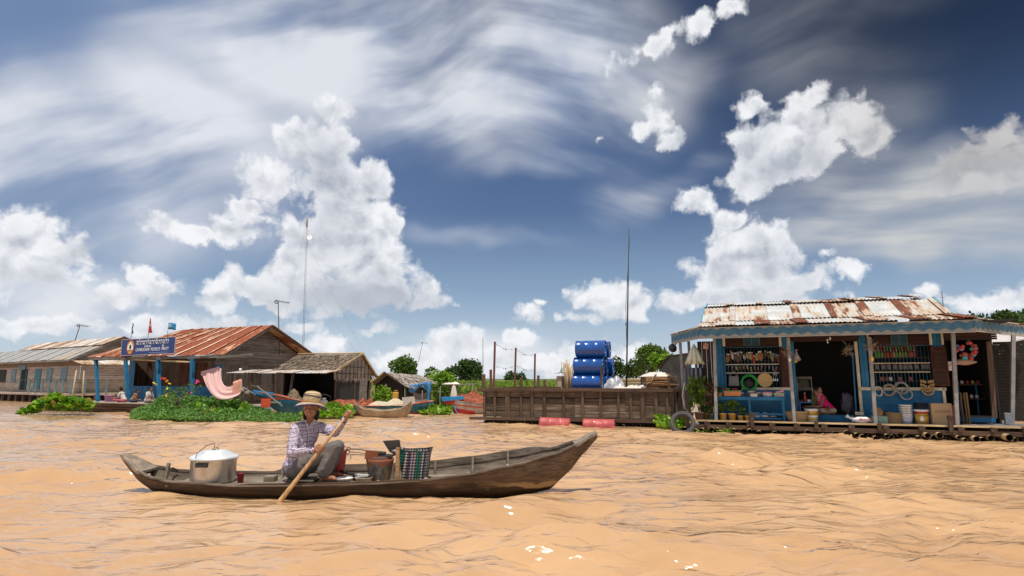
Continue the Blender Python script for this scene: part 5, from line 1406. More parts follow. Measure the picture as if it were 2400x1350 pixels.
# tall pole with its cord
a, b = at(1468, 912, 18.7), at(1474, 531, 18.7)
r = thing('antenna_pole', 'very tall thin dark pole rising from the barge right of the drums', 'pole', (a.x, a.y, BT - .06))
MB().tube([(0, 0, 0), ((b.x - a.x) * .5, 0, (b.z - a.z) * .5), (b.x - a.x, 0, b.z - BT)], [.026, .022, .010], 8).build('pole', M['soot'], r)
MB().tube([(.05, 0, 1.55), (.055, 0, 2.6), (b.x - a.x + .02, 0, b.z - BT - .3)], .008, 4).build('cord', M['soot'], r)
MB().torus((.07, 0, 2.06), .04, .008, 12, 5).build('ring', M['soot'], r)
# little shed on the far side, bicycle-like blue frame on top
sx = at(1323, 893, 24.5)
sh = thing('small_shed', 'small pale shed with rounded grey roof peeping over the barge left of the sticks', 'shed', (sx.x, 24.5, -.2))
z0 = 1.05
MB().box((-.22, 0, .8), (.16, .6, 1.8)).build('wall', M['pale_plank'], sh); MB().box((.25, 0, .45), (.3, .6, 1.1)).build('wall', M['pale_plank'], sh)
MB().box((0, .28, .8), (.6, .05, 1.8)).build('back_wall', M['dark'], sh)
MB().grid(lambda u, v: (-.36 + .85 * u, -.4 + .8 * v, 1.72 + .12 * math.sin(PI * (.25 + .6 * u))), 12, 2).build('roof', plain('grey_sheet', (.33, .32, .31), .6), sh, solid=.02)
o = tag(MB().torus((0, 0, .12), .10, .018, 16, 6).tube([(-.2, 0, 0), (.15, 0, .25)], .02, 6).build('blue_pump', CM['teal']), 'small blue frame lying on the roof of the pale shed', 'frame'); o.location = (sx.x - .05, 24.4, 1.60)
# woven wall between barge and shop
def woven():
    def fn(t, b):
        P = co(t); s = t.sep(P)
        u = t.m('SINE', t.m('MULTIPLY', s[0], 60)); v = t.m('SINE', t.m('MULTIPLY', s[2], 75))
        f = t.mapr(t.m('MULTIPLY', u, v), -.7, .7); n = t.noise(P, 3, 5, .65)
        t.put(b.inputs['Base Color'], t.mix(t.mapr(n, .35, .7), t.mix(f, (.06, .05, .04), (.13, .11, .09)), t.mix(f, (.11, .095, .075), (.21, .185, .155)))); b.inputs['Roughness'].default_value = .95
        bump(t, b, f, .6, .01)
    return mat('woven_matting', fn)
M['woven'] = woven()
p0, p1 = at(1544, 840, 21.5), at(1612, 838, 20.2)
r = thing('woven_hut', 'grey woven-mat hut standing between the barge and the shop', 'hut', (p0.x, p0.y, 0))
d = p1 - p0
MB().prism([(0, 0, -.2), (d.x, d.y, -.2), (d.x, d.y, p1.z + .12), (d.x * .35, d.y * .35, p0.z + .05), (0, 0, p0.z - .35)], (.3, .9, 0)).build('wall', M['woven'], r)
MB().bar((0, -.03, p0.z - .35), (d.x * .35, d.y * .35 - .03, p0.z + .06), .05, .05).bar((d.x * .35, d.y * .35 - .03, p0.z + .06), (d.x, d.y - .03, p1.z + .13), .05, .05).build('edge_pole', M['dark_wood'], r)
# pale roof and clutter at the far right
rr_ = at(2375, 800, 19.5)
r = thing('neighbour_roof', 'corner of a pale sheet-roofed neighbour house behind the rightmost shop post', 'house', (rr_.x, 19.5, 0))
MB().prism([(-.55, 0, rr_.z - .08), (2.6, 0, rr_.z + .55), (2.6, .0, rr_.z + .50), (-.55, 0, rr_.z - .13)], (0, 3, .2)).build('roof', plain('pale_sheet', (.55, .50, .47), .6), r)
MB().box((2.0, 1.6, 1.0), (3.2, 2.2, 2.3)).build('wall', M['dark_wood'], r)
p = at(2207, 683, 30)
r = thing('thin_antenna', 'thin bare antenna rod above the right end of the shop roof', 'antenna', (p.x, 30, 0)); MB().tube([(0, 0, 0), (0, 0, p.z)], .018, 5).build('rod', M['soot'], r); MB().tube([(-.15, 0, p.z - .3), (.15, 0, p.z - .3)], .01, 4).build('crossbar', M['soot'], r)
# ================================================================ houses on the left
M['rust_roof'] = rusty('rust_red_roof', (.70, .46, .32), (.235, .058, .022), .70, 'y')
M['grey_roof'] = rusty('grey_sheet_roof', (.33, .32, .30), (.28, .17, .10), .22, 'y')
M['pale_roof'] = rusty('pale_patched_roof', (.60, .57, .53), (.27, .155, .085), .62, 'y')
def bil(A, B, C, D): 
    A, B, C, D = map(Vector, (A, B, C, D)); return lambda u, v: A.lerp(B, u).lerp(D.lerp(C, u), v)

# ---- house with the rust-red roof
H = Frame(300, 28.2, -24)
hz = H.hit(300, 941, 0).z; 
hx1 = H.X(522, 0, 890); hl = H.X(222, -1.5, 890)
house = thing('wooden_house', 'floating wooden house with rust-red corrugated roof, blue front posts and grey plank gable', 'house', H.o, H.a)
A = H.hit(206, 838, -1.65); B = H.hit(527, 831, -.95); ez = (A.z + B.z) / 2; A.z = B.z = ez
HW = 4.65                                        # depth of the house
C = H.hit(640, 767, HW / 2 - .35); D = H.hit(432, 769, HW / 2 - .35); rz_ = (C.z + D.z) / 2; C.z = D.z = rz_
rb = MB(); random.seed(3)
corr(rb, A, B, C, D, sheet=.82, pitch=.10, amp=.012, nv=6, jit=.015)
E = Vector((C.x + .1, HW + .5, ez - .0)); E2 = Vector((D.x, HW + .5, ez))
corr(rb, E2, E, C, D, sheet=.82, pitch=.2, amp=.012, nv=3)
edge_strips(rb, A, B, C, D, .82); rb.build('roof', [M['rust_roof'], rusty('roof_sheet_edge', (.74, .50, .38), (.30, .085, .035), .68, 'y')], house)
eb = MB(); eb.bar(A + Vector((0, .05, -.07)), B + Vector((0, .05, -.07)), .05, .09); eb.build('eave_beam', M['grey_wood'], house)
MB().bar(B + Vector((-.03, 0, -.05)), C + Vector((-.03, 0, -.06)), .04, .10).build('gable_board', M['grey_wood_y'], house)
MB().bar(E + Vector((-.03, 0, -.05)), C + Vector((-.03, 0, -.06)), .04, .10).build('gable_board', M['dark_wood_z'], house)
# gable wall, boards
gx = hx1
ghi = MB(); n = 11
zt = rz_ - .12; zb = ez - .35; yc = HW / 2 - .35
for i in range(n):
    z0 = zb + (zt - zb) * i / n; z1 = zb + (zt - zb) * (i + 1) / n - .008
    def ext(z): 
        f = max(0., (z - (ez - .12)) / (rz_ - ez)); f = min(1, f)
        return -.45 + (yc + .45) * f, HW + .3 - (HW + .3 - yc) * f
    a0, a1 = ext(z0); c0, c1 = ext(z1); j = .02 * (i % 2) * .3
    ghi.prism([(gx + j, a0, z0), (gx + j, a1, z0), (gx + j, c1, z1), (gx + j, c0, z1)], (.025, 0, 0))
ghi.build('gable_wall', M['grey_wood_y'], house)
glo = MB(); plank_wall(glo, -.05, HW, hz - .1, zb, gx - .02, .2, horiz=False, face='x'); glo.build('side_wall', M['grey_wood_z'], house)
MB().box((gx + .012, HW * .50, (hz + zb) / 2 + .1), (.03, .62, zb - hz - .5)).build('side_door', M['grey_wood_z'], house)
# front wall
def hw(px0, py0, px1, py1, y=0, m=None, name='wall', vert=True, bw=.13):
    cx, cy = (px0 + px1) / 2, (py0 + py1) / 2
    a, b = H.hit(px0, cy, y).x, H.hit(px1, cy, y).x; zt_, zb_ = H.hit(cx, py0, y).z, H.hit(cx, py1, y).z
    b_ = MB(); plank_wall(b_, a, b, zb_, zt_, y, bw, horiz=not vert, t=.03); return b_.build(name, m, house)
for r_ in ((303, 838, 316, 905), (361, 848, 379, 905), (444, 846, 457, 905), (505, 836, 523, 905), (303, 905, 523, 945)): hw(*r_, m=M['blue'])
hw(316, 836, 505, 848, m=M['dark_wood'], name='lintel', vert=False)
hw(420, 848, 444, 905, y=.05, m=M['red_wood_z'], name='door_leaf'); hw(457, 850, 484, 905, y=.05, m=M['red_wood_z'], name='door_leaf')
b_ = MB(); plank_wall(b_, 0, HW, hz, ez, 0, .2, horiz=False, face='x'); b_.build('side_wall', M['dark_wood_z'], house)  # dark wood instead of blue, so the room inside looks shaded
# back wall with an opening that shows daylight
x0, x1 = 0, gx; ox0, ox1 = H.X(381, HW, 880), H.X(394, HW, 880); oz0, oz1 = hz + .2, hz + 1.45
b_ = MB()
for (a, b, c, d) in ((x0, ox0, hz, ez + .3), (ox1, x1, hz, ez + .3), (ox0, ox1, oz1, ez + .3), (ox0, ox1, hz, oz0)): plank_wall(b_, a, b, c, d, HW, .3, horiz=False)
b_.build('back_wall', M['dark'], house)  # blackened so the front openings read as deep shade
b_ = MB(); b_.box(((hl + gx) / 2, HW / 2 - .8, hz - .04), (gx - hl + .3, HW + 1.7, .05)); b_.build('deck', M['grey_wood_y'], house)
for pa, ya, pb, yb, y in ((225, 843, 230, 944, -1.5), (294, 839, 300, 944, -1.45), (370, 836, 374, 944, -1.4), (450, 834, 452, 944, -1.2)):
    a, b = H.hit(pa, ya, y), H.hit(pb, yb, y); b.z = hz
    MB().bar(b, a, .115, .115, up=(0, 1, 0)).build('post', M['blue'], house)
for px in (222, 290, 372, 444, 512):
    a = H.hit(px, 842, -1.55); MB().bar((a.x, -1.62, ez - .13), (a.x, .1, ez + .05), .07, .09).build('rafter', M['grey_wood_y'], house)
MB().tube([H.hit(300, 842, -1.3), H.hit(448, 849, -1.2)], .035, 7).build('bamboo_rail', M['bamboo'], house)
# platform at the front left
pf = thing('platform', 'low weathered timber platform on floats in front of the rust-roofed house', 'platform', H.o, H.a)
pa, pb = H.X(92, -2.1, 945), H.X(420, -2.1, 945); pz = H.hit(250, 943, -2.1).z
b_ = MB()
for i in range(6): b_.box(((pa + pb) / 2, -2.05 + i * .26, pz - .02), (pb - pa + random.uniform(-.2, .2), .24, .04))
b_.build('boards', M['pale_plank'], pf)
b_ = MB()
for i in range(3): b_.tube([(pa - random.uniform(0, .4), -2.1 + .05 * i, pz - .10 - i * .11), (pb, -2.1 + .05 * i, pz - .11 - i * .11)], .06, 8)
b_.build('float_log', M['dark_wood'], pf)
MB().box(((pa + pb) / 2, -1.3, pz / 2 - .12), (pb - pa - .4, 1.4, pz + .1)).build('raft_core', M['dark_wood'], pf)

# sign board
s0, s1 = H.hit(286, 812, -1.5), H.hit(411, 810, -1.5); zt_, zb_ = H.hit(350, 793, -1.5).z, H.hit(350, 831, -1.5).z
sw, shh = s1.x - s0.x, zt_ - zb_
sg = thing('sign_board', 'blue sign board with yellow oval emblem and white lettering', 'sign', H.W(((s0.x + s1.x) / 2, -1.5, (zt_ + zb_) / 2)), H.a)
sg.rotation_euler = (0, R(-.6), H.a)
MB().box((0, 0, 0), (sw, .03, shh)).build('panel', plain('sign_blue', (.012, .035, .16), .4, var=.1), sg)
fr = MB()
for z in (-1, 1): fr.box((0, -.012, z * shh / 2), (sw + .03, .03, .022))
for x in (-1, 1): fr.box((x * sw / 2, -.012, 0), (.022, .03, shh - .02))
fr.build('frame', plain('sign_edge', (.45, .36, .36), .6), sg)
ex = -sw / 2 + sw * .175; eh = shh * .45
em = MB().lathe([(0, -.004), (eh, -.004), (eh, .004), (0, .004)], 32, (ex, -.022, 0), rot=(PI / 2, 0, 0), sx=.76, smooth=False).build('emblem', plain('emblem_gold', (.62, .36, .03), .5, var=.1), sg)
MB().lathe([(eh * .86, -.003), (eh * .99, -.003), (eh * .99, .004), (eh * .86, .004)], 32, (ex, -.026, 0), rot=(PI / 2, 0, 0), sx=.76, smooth=False, cap=False).build('emblem_ring', plain('emblem_red', (.45, .06, .10), .5), em)
MB().poly([(ex - eh * .62, -.029, -eh * .38), (ex - eh * .3, -.029, -eh * .30), (ex, -.029, -eh * .40), (ex + eh * .3, -.029, -eh * .30), (ex + eh * .62, -.029, -eh * .38), (ex + eh * .55, -.029, eh * .15), (ex + eh * .3, -.029, eh * .45), (ex, -.029, eh * .82), (ex - eh * .3, -.029, eh * .45), (ex - eh * .55, -.029, eh * .15)]).build('emblem_centre', M['white'], em)
MB().lathe([(0, 0), (eh * .34, 0)], 16, (ex, -.031, eh * .02), rot=(PI / 2, 0, 0), sx=.7).build('emblem_figure', plain('emblem_green', (.10, .16, .05), .5), em)
MB().poly([(ex - eh * .5, -.032, -eh * .42), (ex + eh * .5, -.032, -eh * .42), (ex + eh * .45, -.032, -eh * .54), (ex - eh * .45, -.032, -eh * .54)]).build('emblem_ribbon', plain('emblem_red', (.45, .06, .10)), em)
wt = plain('sign_lettering', (.75, .75, .78), .6, var=.05)
tx = text("CAMBODIAN  PEOPLE'S  PARTY", shh * .27, wt, sg, (sw * .085, -.018, -shh * .19)); tx.scale = (sw * .61 / (max(v.co.x for v in tx.data.vertices) - min(v.co.x for v in tx.data.vertices)), 1, 1)
# Khmer line: built from strokes shaped like the glyph row (small roofs over stems with subscripts)
kh = MB(); random.seed(44)
kx0, kx1 = -sw * .22, sw * .39; nk = 15; cw = (kx1 - kx0) / nk; kz = shh * .26; chh = shh * .21
def st(pts, r=.0095): kh.tube([(x, -.02, z) for x, z in pts], r, 4)
for i in range(nk):
    x = kx0 + cw * i; 
    st([(x + cw * .12, kz - chh * .5), (x + cw * .12, kz + chh * .3), (x + cw * .3, kz + chh * .55), (x + cw * .45, kz + chh * .25), (x + cw * .62, kz + chh * .55), (x + cw * .8, kz + chh * .3), (x + cw * .8, kz - chh * .5)])
    st([(x + cw * .12, kz - chh * .5), (x + cw * .35, kz - chh * .62)]) if i % 3 else st([(x + cw * .45, kz - chh * .1), (x + cw * .45, kz - chh * .55), (x + cw * .8, kz - chh * .5)])
    if i % 4 == 1: st([(x + cw * .1, kz + chh * .8), (x + cw * .5, kz + chh * 1.0), (x + cw * .9, kz + chh * .8)])
    if i in (4, 5, 6, 12): 
        st([(x + cw * .2, kz - chh * .95), (x + cw * .25, kz - chh * 1.4), (x + cw * .75, kz - chh * 1.4), (x + cw * .8, kz - chh * .95)])
        if i == 12: st([(x + cw * .5, kz - chh * 1.4), (x + cw * .5, kz - chh * 1.9)])
kh.build('khmer_lettering', wt, sg)
b_ = MB()
for i in range(22): b_.box((sw * .04 + i * sw * .0165, -.018, -shh * .395), (sw * .012, .004, shh * .03))
b_.build('small_lettering', plain('sign_pale_blue', (.25, .33, .55), .6), sg)
# flags behind the sign
def flag(px, ptop, pbot, kind, label):
    Y = 28.6; a, b = at(px, pbot, Y), at(px, ptop, Y); r = thing('flag', label, 'flag', a); h = b.z - a.z
    MB().tube([(0, 0, 0), (0, 0, h)], .014, 6).build('pole', plain('flagpole', (.45, .42, .40), .5), r)
    if kind == 'full': 
        c = MB().grid(lambda u, v: (.36 * u, .04 * math.sin(u * 7), h - .32 * v - .05 * u * u), 12, 4).build('cloth', plain('flag_blue', (.02, .22, .42), .7), r, solid=.004)
        MB().torus((.12, -.045, h - .15), .05, .012, 16, 5).build('emblem', M['white'], c)
    elif kind == 'blue':
        MB().grid(lambda u, v: (.02 + .07 * u * v + .02 * math.sin(v * 9), .03 * math.sin(u * 7 + v * 5), h - .52 * v), 6, 14).build('cloth', plain('flag_blue', (.02, .22, .42), .7), r, solid=.006)
    else:
        MB().grid(lambda u, v: (.01 + (.04 + .16 * v * v) * u, .03 * math.sin(u * 6 + v * 5), h - .72 * v), 6, 14).build('cloth', plain('flag_red', (.48, .03, .05), .7), r, solid=.006)
        MB().grid(lambda u, v: (.03 + .05 * u, -.02 + .02 * math.sin(v * 9), h - .30 - .14 * v), 4, 4).build('white_band', M['white'], r, solid=.004)
flag(306, 757, 802, 'blue', 'limp blue flag on a thin pole above the left end of the sign board')
flag(346, 745, 800, 'red', 'limp red and white flag on a pole above the middle of the sign board')
flag(391, 756, 800, 'full', 'small spread blue flag with white emblem above the right end of the sign board')
# TV aerials
def aerial(px, ptop, pbot, Y, label, lean=0, s=1., z0=None):
    a, b = at(px + lean, pbot, Y), at(px, ptop, Y); r = thing('tv_aerial', label, 'aerial', a); d = b - a
    MB().tube([(0, 0, 0), tuple(d)], .022 * s, 6).build('pole', M['dark_wood_z'], r)
    m_ = MB(); o = d - Vector((0, 0, .05))
    m_.tube([o + Vector((-.15 * s, 0, .12 * s)), o + Vector((.50 * s, 0, .02))], .012 * s, 5)
    for k in range(6): c = o + Vector((-.12 + .12 * k, 0, .11 - .02 * k)) * s if False else o + Vector(((-.12 + .12 * k) * s, 0, (.11 - .02 * k) * s)); m_.tube([c + Vector((.02, -.25 * s, -.07 * s)), c + Vector((-.02, .25 * s, .07 * s))], .008 * s, 4)
    m_.torus(o + Vector((-.08 * s, 0, .06 * s)), .07 * s, .02 * s, 12, 5)
    m_.build('antenna_head', M['soot'], r); return r
aerial(652, 708, 832, 26.6, 'TV aerial on a dark pole beside the gable of the rust-roofed house', 3, 1.)
aerial(187, 764, 798, 38, 'TV aerial on a leaning pole above the grey-roofed house', -11, 1.1)
aerial(991, 803, 850, 34, 'small aerial on a slim leaning pole behind the small thatched hut', -11, .55)
# radio masts
def mast(px, ptop, Y, w, label, dish=False, red=False):
    p = at(px, ptop, Y); H_ = p.z; b = at(px - (8 if px == 720 else -1), 825, Y)
    r = thing('radio_mast', label, 'mast', (b.x, Y, 0)); dx = p.x - b.x
    m_ = MB(); n = int(H_ / (w * 3.2))
    c3 = [Vector((math.cos(a) * w, math.sin(a) * w, 0)) for a in (.3, .3 + 2 * PI / 3, .3 + 4 * PI / 3)]
    for c in c3: m_.tube([c, c + Vector((dx, 0, H_ * .985))], w * .14, 5)
    for i in range(n):
        z0, z1 = H_ * .98 * i / n, H_ * .98 * (i + 1) / n
        for k in range(3):
            m_.tube([c3[k] + Vector((dx * z0 / H_, 0, z0)), c3[(k + 1) % 3] + Vector((dx * z1 / H_, 0, z1))], w * .08, 4)
    m_.build('lattice', plain('mast_steel' + str(px), (.30, .27, .28), .5, metal=.3) if not red else plain('mast_banded', (.40, .33, .33), .6, scale=.5, var=.5), r)
    if dish:
        MB().lathe([(0, -.12), (.10, -.08), (.2, .0), (.17, -.02), (0, -.10)], 16, (dx * .9 + .28, -.1, H_ - 1.75), rot=(R(60), .3, 0)).build('dish', M['white'], r)
        MB().tube([(dx, 0, H_ - .9), (dx, 0, H_ + .1)], w * .9, 8).build('top_antenna', plain('mast_grey', (.28, .27, .28), .5), r)
        g = MB()
        for (x, y, hh) in ((-3.2, 2, .97), (4.4, 2, .62), (5.6, -1, .86)): g.tube([(x * .9, y, 3), (dx * hh, 0, H_ * hh)], .0035, 3)
        g.build('guy_wire', M['soot'], r)
    return r
mast(720, 507, 46, .075, 'tall slender lattice radio mast behind the rust-roofed house', True)
mast(1132, 789, 60, .07, 'short thin banded radio mast rising at the left end of the barge', red=True)

# ---- grey-roofed house at the far left
Q = Frame(182, 36.5, -33)
qz = Q.hit(120, 921, -.8).z; qe = Q.hit(60, 847, -.5).z
house2 = thing('plank_house', 'long pale plank house with patched grey corrugated roof and blue-grey doors at the far left', 'house', Q.o, Q.a)
xl2 = Q.X(-190, 0, 890); D2 = 5.4
ap = Q.side(291, 789, .25); rzz = ap.z; ry = ap.y
rb = MB(); random.seed(8)
mz = qe + (rzz - qe) * .60; my = -.6 + (ry + .6) * .60
corr(rb, (xl2, -.6, qe), (.25, -.6, qe), (.25, my, mz), (xl2, my, mz), sheet=1.1, pitch=.25, amp=.012, nv=3)
rb.build('roof', M['grey_roof'], house2)
rb = MB(); corr(rb, (Q.X(45, my, 815), my - .1, mz + .03), (.28, my - .1, mz + .03), (.28, ry, rzz), (Q.X(95, ry, 800), ry, rzz), sheet=1.3, pitch=.25, amp=.012, nv=3)
corr(rb, (xl2, D2 + .5, qe), (.25, D2 + .5, qe), (.25, ry, rzz), (Q.X(95, ry, 800), ry, rzz), sheet=1.3, pitch=.25, nv=2)
rb.build('upper_roof', M['pale_roof'], house2)
MB().bar((xl2, -.62, qe - .06), (.25, -.62, qe - .06), .06, .12).build('eave_board', M['grey_wood'], house2)
MB().bar((.27, -.62, qe - .04), (.27, ry, rzz - .04), .05, .14).build('gable_board', M['grey_wood_y'], house2)
g_ = MB(); nb = 14
for i in range(nb):
    z0 = qe + (rzz - qe) * i / nb; z1 = qe + (rzz - qe) * (i + 1) / nb
    e = lambda z: (-.5 + (ry + .5) * (z - qe) / (rzz - qe), D2 + .3 - (D2 + .3 - ry) * (z - qe) / (rzz - qe))
    (a0, a1), (c0, c1) = e(z0), e(z1 - .02); g_.prism([(.12, a0, z0), (.12, a1, z0), (.12, c1, z1 - .01), (.12, c0, z1 - .01)], (.03, 0, 0))
g_.build('gable_wall', M['grey_wood_y'], house2)
b_ = MB(); plank_wall(b_, xl2, 0, qz, qe, .05, .14, horiz=True, t=.05); b_.build('wall', M['pale_plank'], house2)
b_ = MB(); plank_wall(b_, 0.1, D2, qz, qe, .0, .14, horiz=True, t=.05, face='x'); b_.build('wall', wood('pale_plank_y', (.27, .20, .155), (.48, .39, .32), 'y', spread=.3), house2)
MB().box((xl2 / 2, .3, qe - .18), (-xl2, .05, .3)).build('wall', M['dark_wood'], house2)
MB().box((xl2 / 2, .0, qe - .22), (-xl2, .06, .28)).build('upper_boarding', wood('brown_boarding', (.13, .09, .065), (.24, .17, .12), 'x'), house2)
b_ = MB(); corr(b_, (.75, -.2, qe - .28), (.75, D2 + .3, qe - .28), (.1, D2 + .3, qe + .02), (.1, -.6, qe + .02), sheet=1.2, pitch=.25, nv=2); b_.build('side_awning', M['pale_roof'], house2)
M['shutter_blue'] = paint('faded_blue_shutter', (.13, .21, .25), wear=.4)
M['door_blue'] = paint('teal_door', (.03, .16, .20), wear=.2)
for px0, px1, y0, y1, m_, nm in ((-4, 13, 867, 896, M['dark'], 'window'), (25, 36, 866, 896, M['shutter_blue'], 'window'), (48, 62, 866, 914, M['dark'], 'door'), (46, 50, 866, 914, M['door_blue'], 'door'), (80, 94, 865, 912, M['door_blue'], 'door'), (108, 121, 863, 896, M['shutter_blue'], 'window'), (141, 156, 861, 896, M['shutter_blue'], 'window'), (52, 61, 868, 914, M['door_blue'], 'door')):
    b_ = MB(); rect(Q, b_, px0, y0, px1, y1, -.01, .04); b_.build(nm, m_, house2)
MB().box((Q.X(50, -.1, 860), -.05, qe - .35), (1.1, .04, .36)).build('notice_board', M['shutter_blue'], house2)
MB().box(((xl2) / 2 + .4, -.1, qz - .08), (-xl2 + 1, 1.8, .12)).build('deck', M['pale_plank'], house2)
MB().box((.55, D2 / 2, qz - .08), (1.0, D2 + 1, .12)).build('deck', M['pale_plank'], house2)
for i in range(17):
    x = .6 - i * 1.15; MB().bar((x, -.9, -.2), (x, -.9, qz - .1), .12, .12).build('stilt', M['dark_wood_z'], house2)
for i in range(6):
    MB().bar((1.0, -.5 + i * 1.1, -.2), (1.0, -.5 + i * 1.1, qz - .1), .12, .12).build('stilt', M['dark_wood_z'], house2)
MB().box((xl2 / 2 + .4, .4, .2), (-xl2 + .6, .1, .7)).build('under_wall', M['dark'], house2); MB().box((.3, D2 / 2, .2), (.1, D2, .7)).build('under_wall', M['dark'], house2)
rl = MB().tube([(-7.3, -.95, qz + .78), (1.0, -.95, qz + .78)], .018, 5); rl.build('hand_rail', M['soot'], house2)
MB().tube([(1.05, -.95, qz + .78), (1.05, D2, qz + .78)], .018, 5).build('hand_rail', M['soot'], house2)
for i, px in enumerate((69, 84, 99, 115, 130, 147, 167)):
    x = Q.X(px, -.95, 905); MB().box((x, -.95, qz + .38), (.10, .08, .82)).build('rail_post', M['shutter_blue'], house2)
for i in range(5): MB().box((1.05, i * 1.15, qz + .38), (.08, .08, .80)).build('rail_post', M['shutter_blue'], house2)
for pa, ya, pb, yb, lb in ((179, 868, 167, 938, 'leaning bamboo pole standing in the water before the grey-roofed house'), (197, 869, 194, 938, 'upright bamboo pole beside the leaning one before the grey-roofed house')):
    a, b = at(pb, yb, 30), at(pa, ya, 30); o = tag(MB().tube([(0, 0, -.6), tuple(b - a)], [.045, .03], 7).build('bamboo_pole', M['bamboo_z']), lb, 'pole'); o.location = a

# ---- thatched hut
T = Frame(785, 24.0, -16)
te = T.hit(785, 872, 0).z; tz0 = .25; TD = 2.7
ta = T.side(846, 829, .05); trz = ta.z; ty_ = ta.y
txl = T.X(703, ty_, 830)
hut = thing('thatched_hut', 'brown thatched hut with woven gable and dark open front behind the paddler', 'hut', T.o, T.a)
def thatch(mb, A, B, C, D, rows=10, per=34, w=.16, L=.42, seed=1, fluff=.02):
    rnd = random.Random(seed); f = bil(A, B, C, D); A, B, C, D = map(Vector, (A, B, C, D))
    n = (B - A).cross(D - A).normalized(); n = n if n.z > 0 else -n; down = (A - D).normalized()
    mb.grid(lambda u, v: f(u, v) - n * .02, 8, 6, False)
    for r in range(rows):
        for k in range(per):
            u = (k + rnd.random()) / per; v = (r + rnd.random() * .5) / rows
            p = f(u, min(1, v)) + n * (fluff * rnd.random() + .006)
            s = (B - A).normalized() * w * rnd.uniform(.3, .6); l = L * rnd.uniform(.6, 1.2)
            q = p + down * l + n * rnd.uniform(-.01, .03) + (B - A).normalized() * rnd.uniform(-.06, .06)
            mb.add([p - s, p + s, q + s * rnd.uniform(.2, .9), q - s * rnd.uniform(.2, .9)], [(0, 1, 2, 3)], False)
M['thatch'] = wood('thatch', (.10, .07, .048), (.24, .185, .135), 'y', rough=.95, spread=.9)
M['thatch_grey'] = wood('thatch_grey', (.17, .14, .115), (.40, .34, .29), 'y', rough=.95, spread=.9)
TA, TB = T.hit(634, 870, -.3), Vector((.1, -.3, te)); TA.z = te
b_ = MB(); thatch(b_, TA, TB, (.12, ty_, trz), (txl, ty_, trz), 12, 46, .14, .30, 2)
thatch(b_, (.12, TD + .4, te - .1), (txl, TD + .4, te - .1), (txl, ty_, trz), (.12, ty_, trz), 8, 30, .16, .36, 3)
b_.build('roof', M['thatch'], hut)
b_ = MB(); b_.tube([(txl - .1, ty_, trz + .03), (.15, ty_, trz + .03)], .035, 6); b_.build('ridge_pole', M['bamboo'], hut)
MB().bar((.14, -.32, te - .01), (.14, ty_, trz + .02), .03, .07).build('gable_pole', M['bamboo'], hut)
MB().bar((.14, TD + .42, te - .11), (.14, ty_, trz + .02), .03, .07).build('gable_pole', M['bamboo'], hut)
g_ = MB()
g_.prism([(.02, -.1, te - .3), (.02, TD, te - .3), (.02, TD + .1, te), (.02, ty_, trz - .06), (.02, -.15, te + .02)], (.03, 0, 0)); g_.build('gable_wall', mat('woven_gable', lambda t, b: (t.put(b.inputs['Base Color'], t.mix(t.mapr(t.noise(t.mapping(co(t), scale=(1, 9, 1.2)), 2.5, 6, .7), .3, .7), (.15, .115, .095), (.38, .32, .27))), bump(t, b, t.noise(t.mapping(co(t), scale=(1, 14, 1)), 3, 4, .7), .6, .02))), hut)
b_ = MB()
for k in range(9): b_.tube([(.06, .1 + k * .3, te - .28), (.06, .1 + k * .3, te + .1 + .5 * (1 - abs(.1 + k * .3 - ty_) / 1.5))], .014, 5)
for z in (te - .05, te + .22): b_.tube([(.07, .0 if z < te else .5, z), (.07, TD if z < te else TD - .6, z)], .014, 5)
b_.build('gable_lattice', M['dark_wood_z'], hut)
b_ = MB()
for k in range(30): b_.add([(.055, .0 + k * .09, te - .25), (.055, .09 + k * .09, te - .25), (.06, .06 + k * .09, te - .25 - random.uniform(.10, .2))], [(0, 1, 2)], False)
b_.build('straw_fringe', M['thatch_grey'], hut)
b_ = MB(); b_.box((.0, .95, (te + tz0) / 2 - .12), (.04, 1.7, te - tz0 - .35)); b_.build('netting_wall', plain('dark_netting', (.035, .033, .033), .9), hut)
b_ = MB(); b_.box((.0, 1.3, tz0 + .10), (.05, 2.6, .28)); b_.build('skirt_board', plain('grey_sheet_wall', (.10, .105, .11), .7, scale=4, var=.3), hut)
b_ = MB(); b_.box((.03, 2.15, (te + tz0) / 2 - .05), (.05, .6, te - tz0 - .4)); b_.build('shutter', M['grey_wood_y'], hut)
for y in (0, 1.45, TD): MB().bar((.03, y, 0), (.03, y, te + .02), .05, .05).build('post', M['dark_wood_z'], hut)
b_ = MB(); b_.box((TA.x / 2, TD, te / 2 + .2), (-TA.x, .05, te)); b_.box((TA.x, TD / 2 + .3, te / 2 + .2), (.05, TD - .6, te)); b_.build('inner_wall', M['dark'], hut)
MB().box((TA.x / 2, TD / 2, tz0 - .05), (-TA.x, TD, .1)).build('floor', M['dark_wood'], hut)
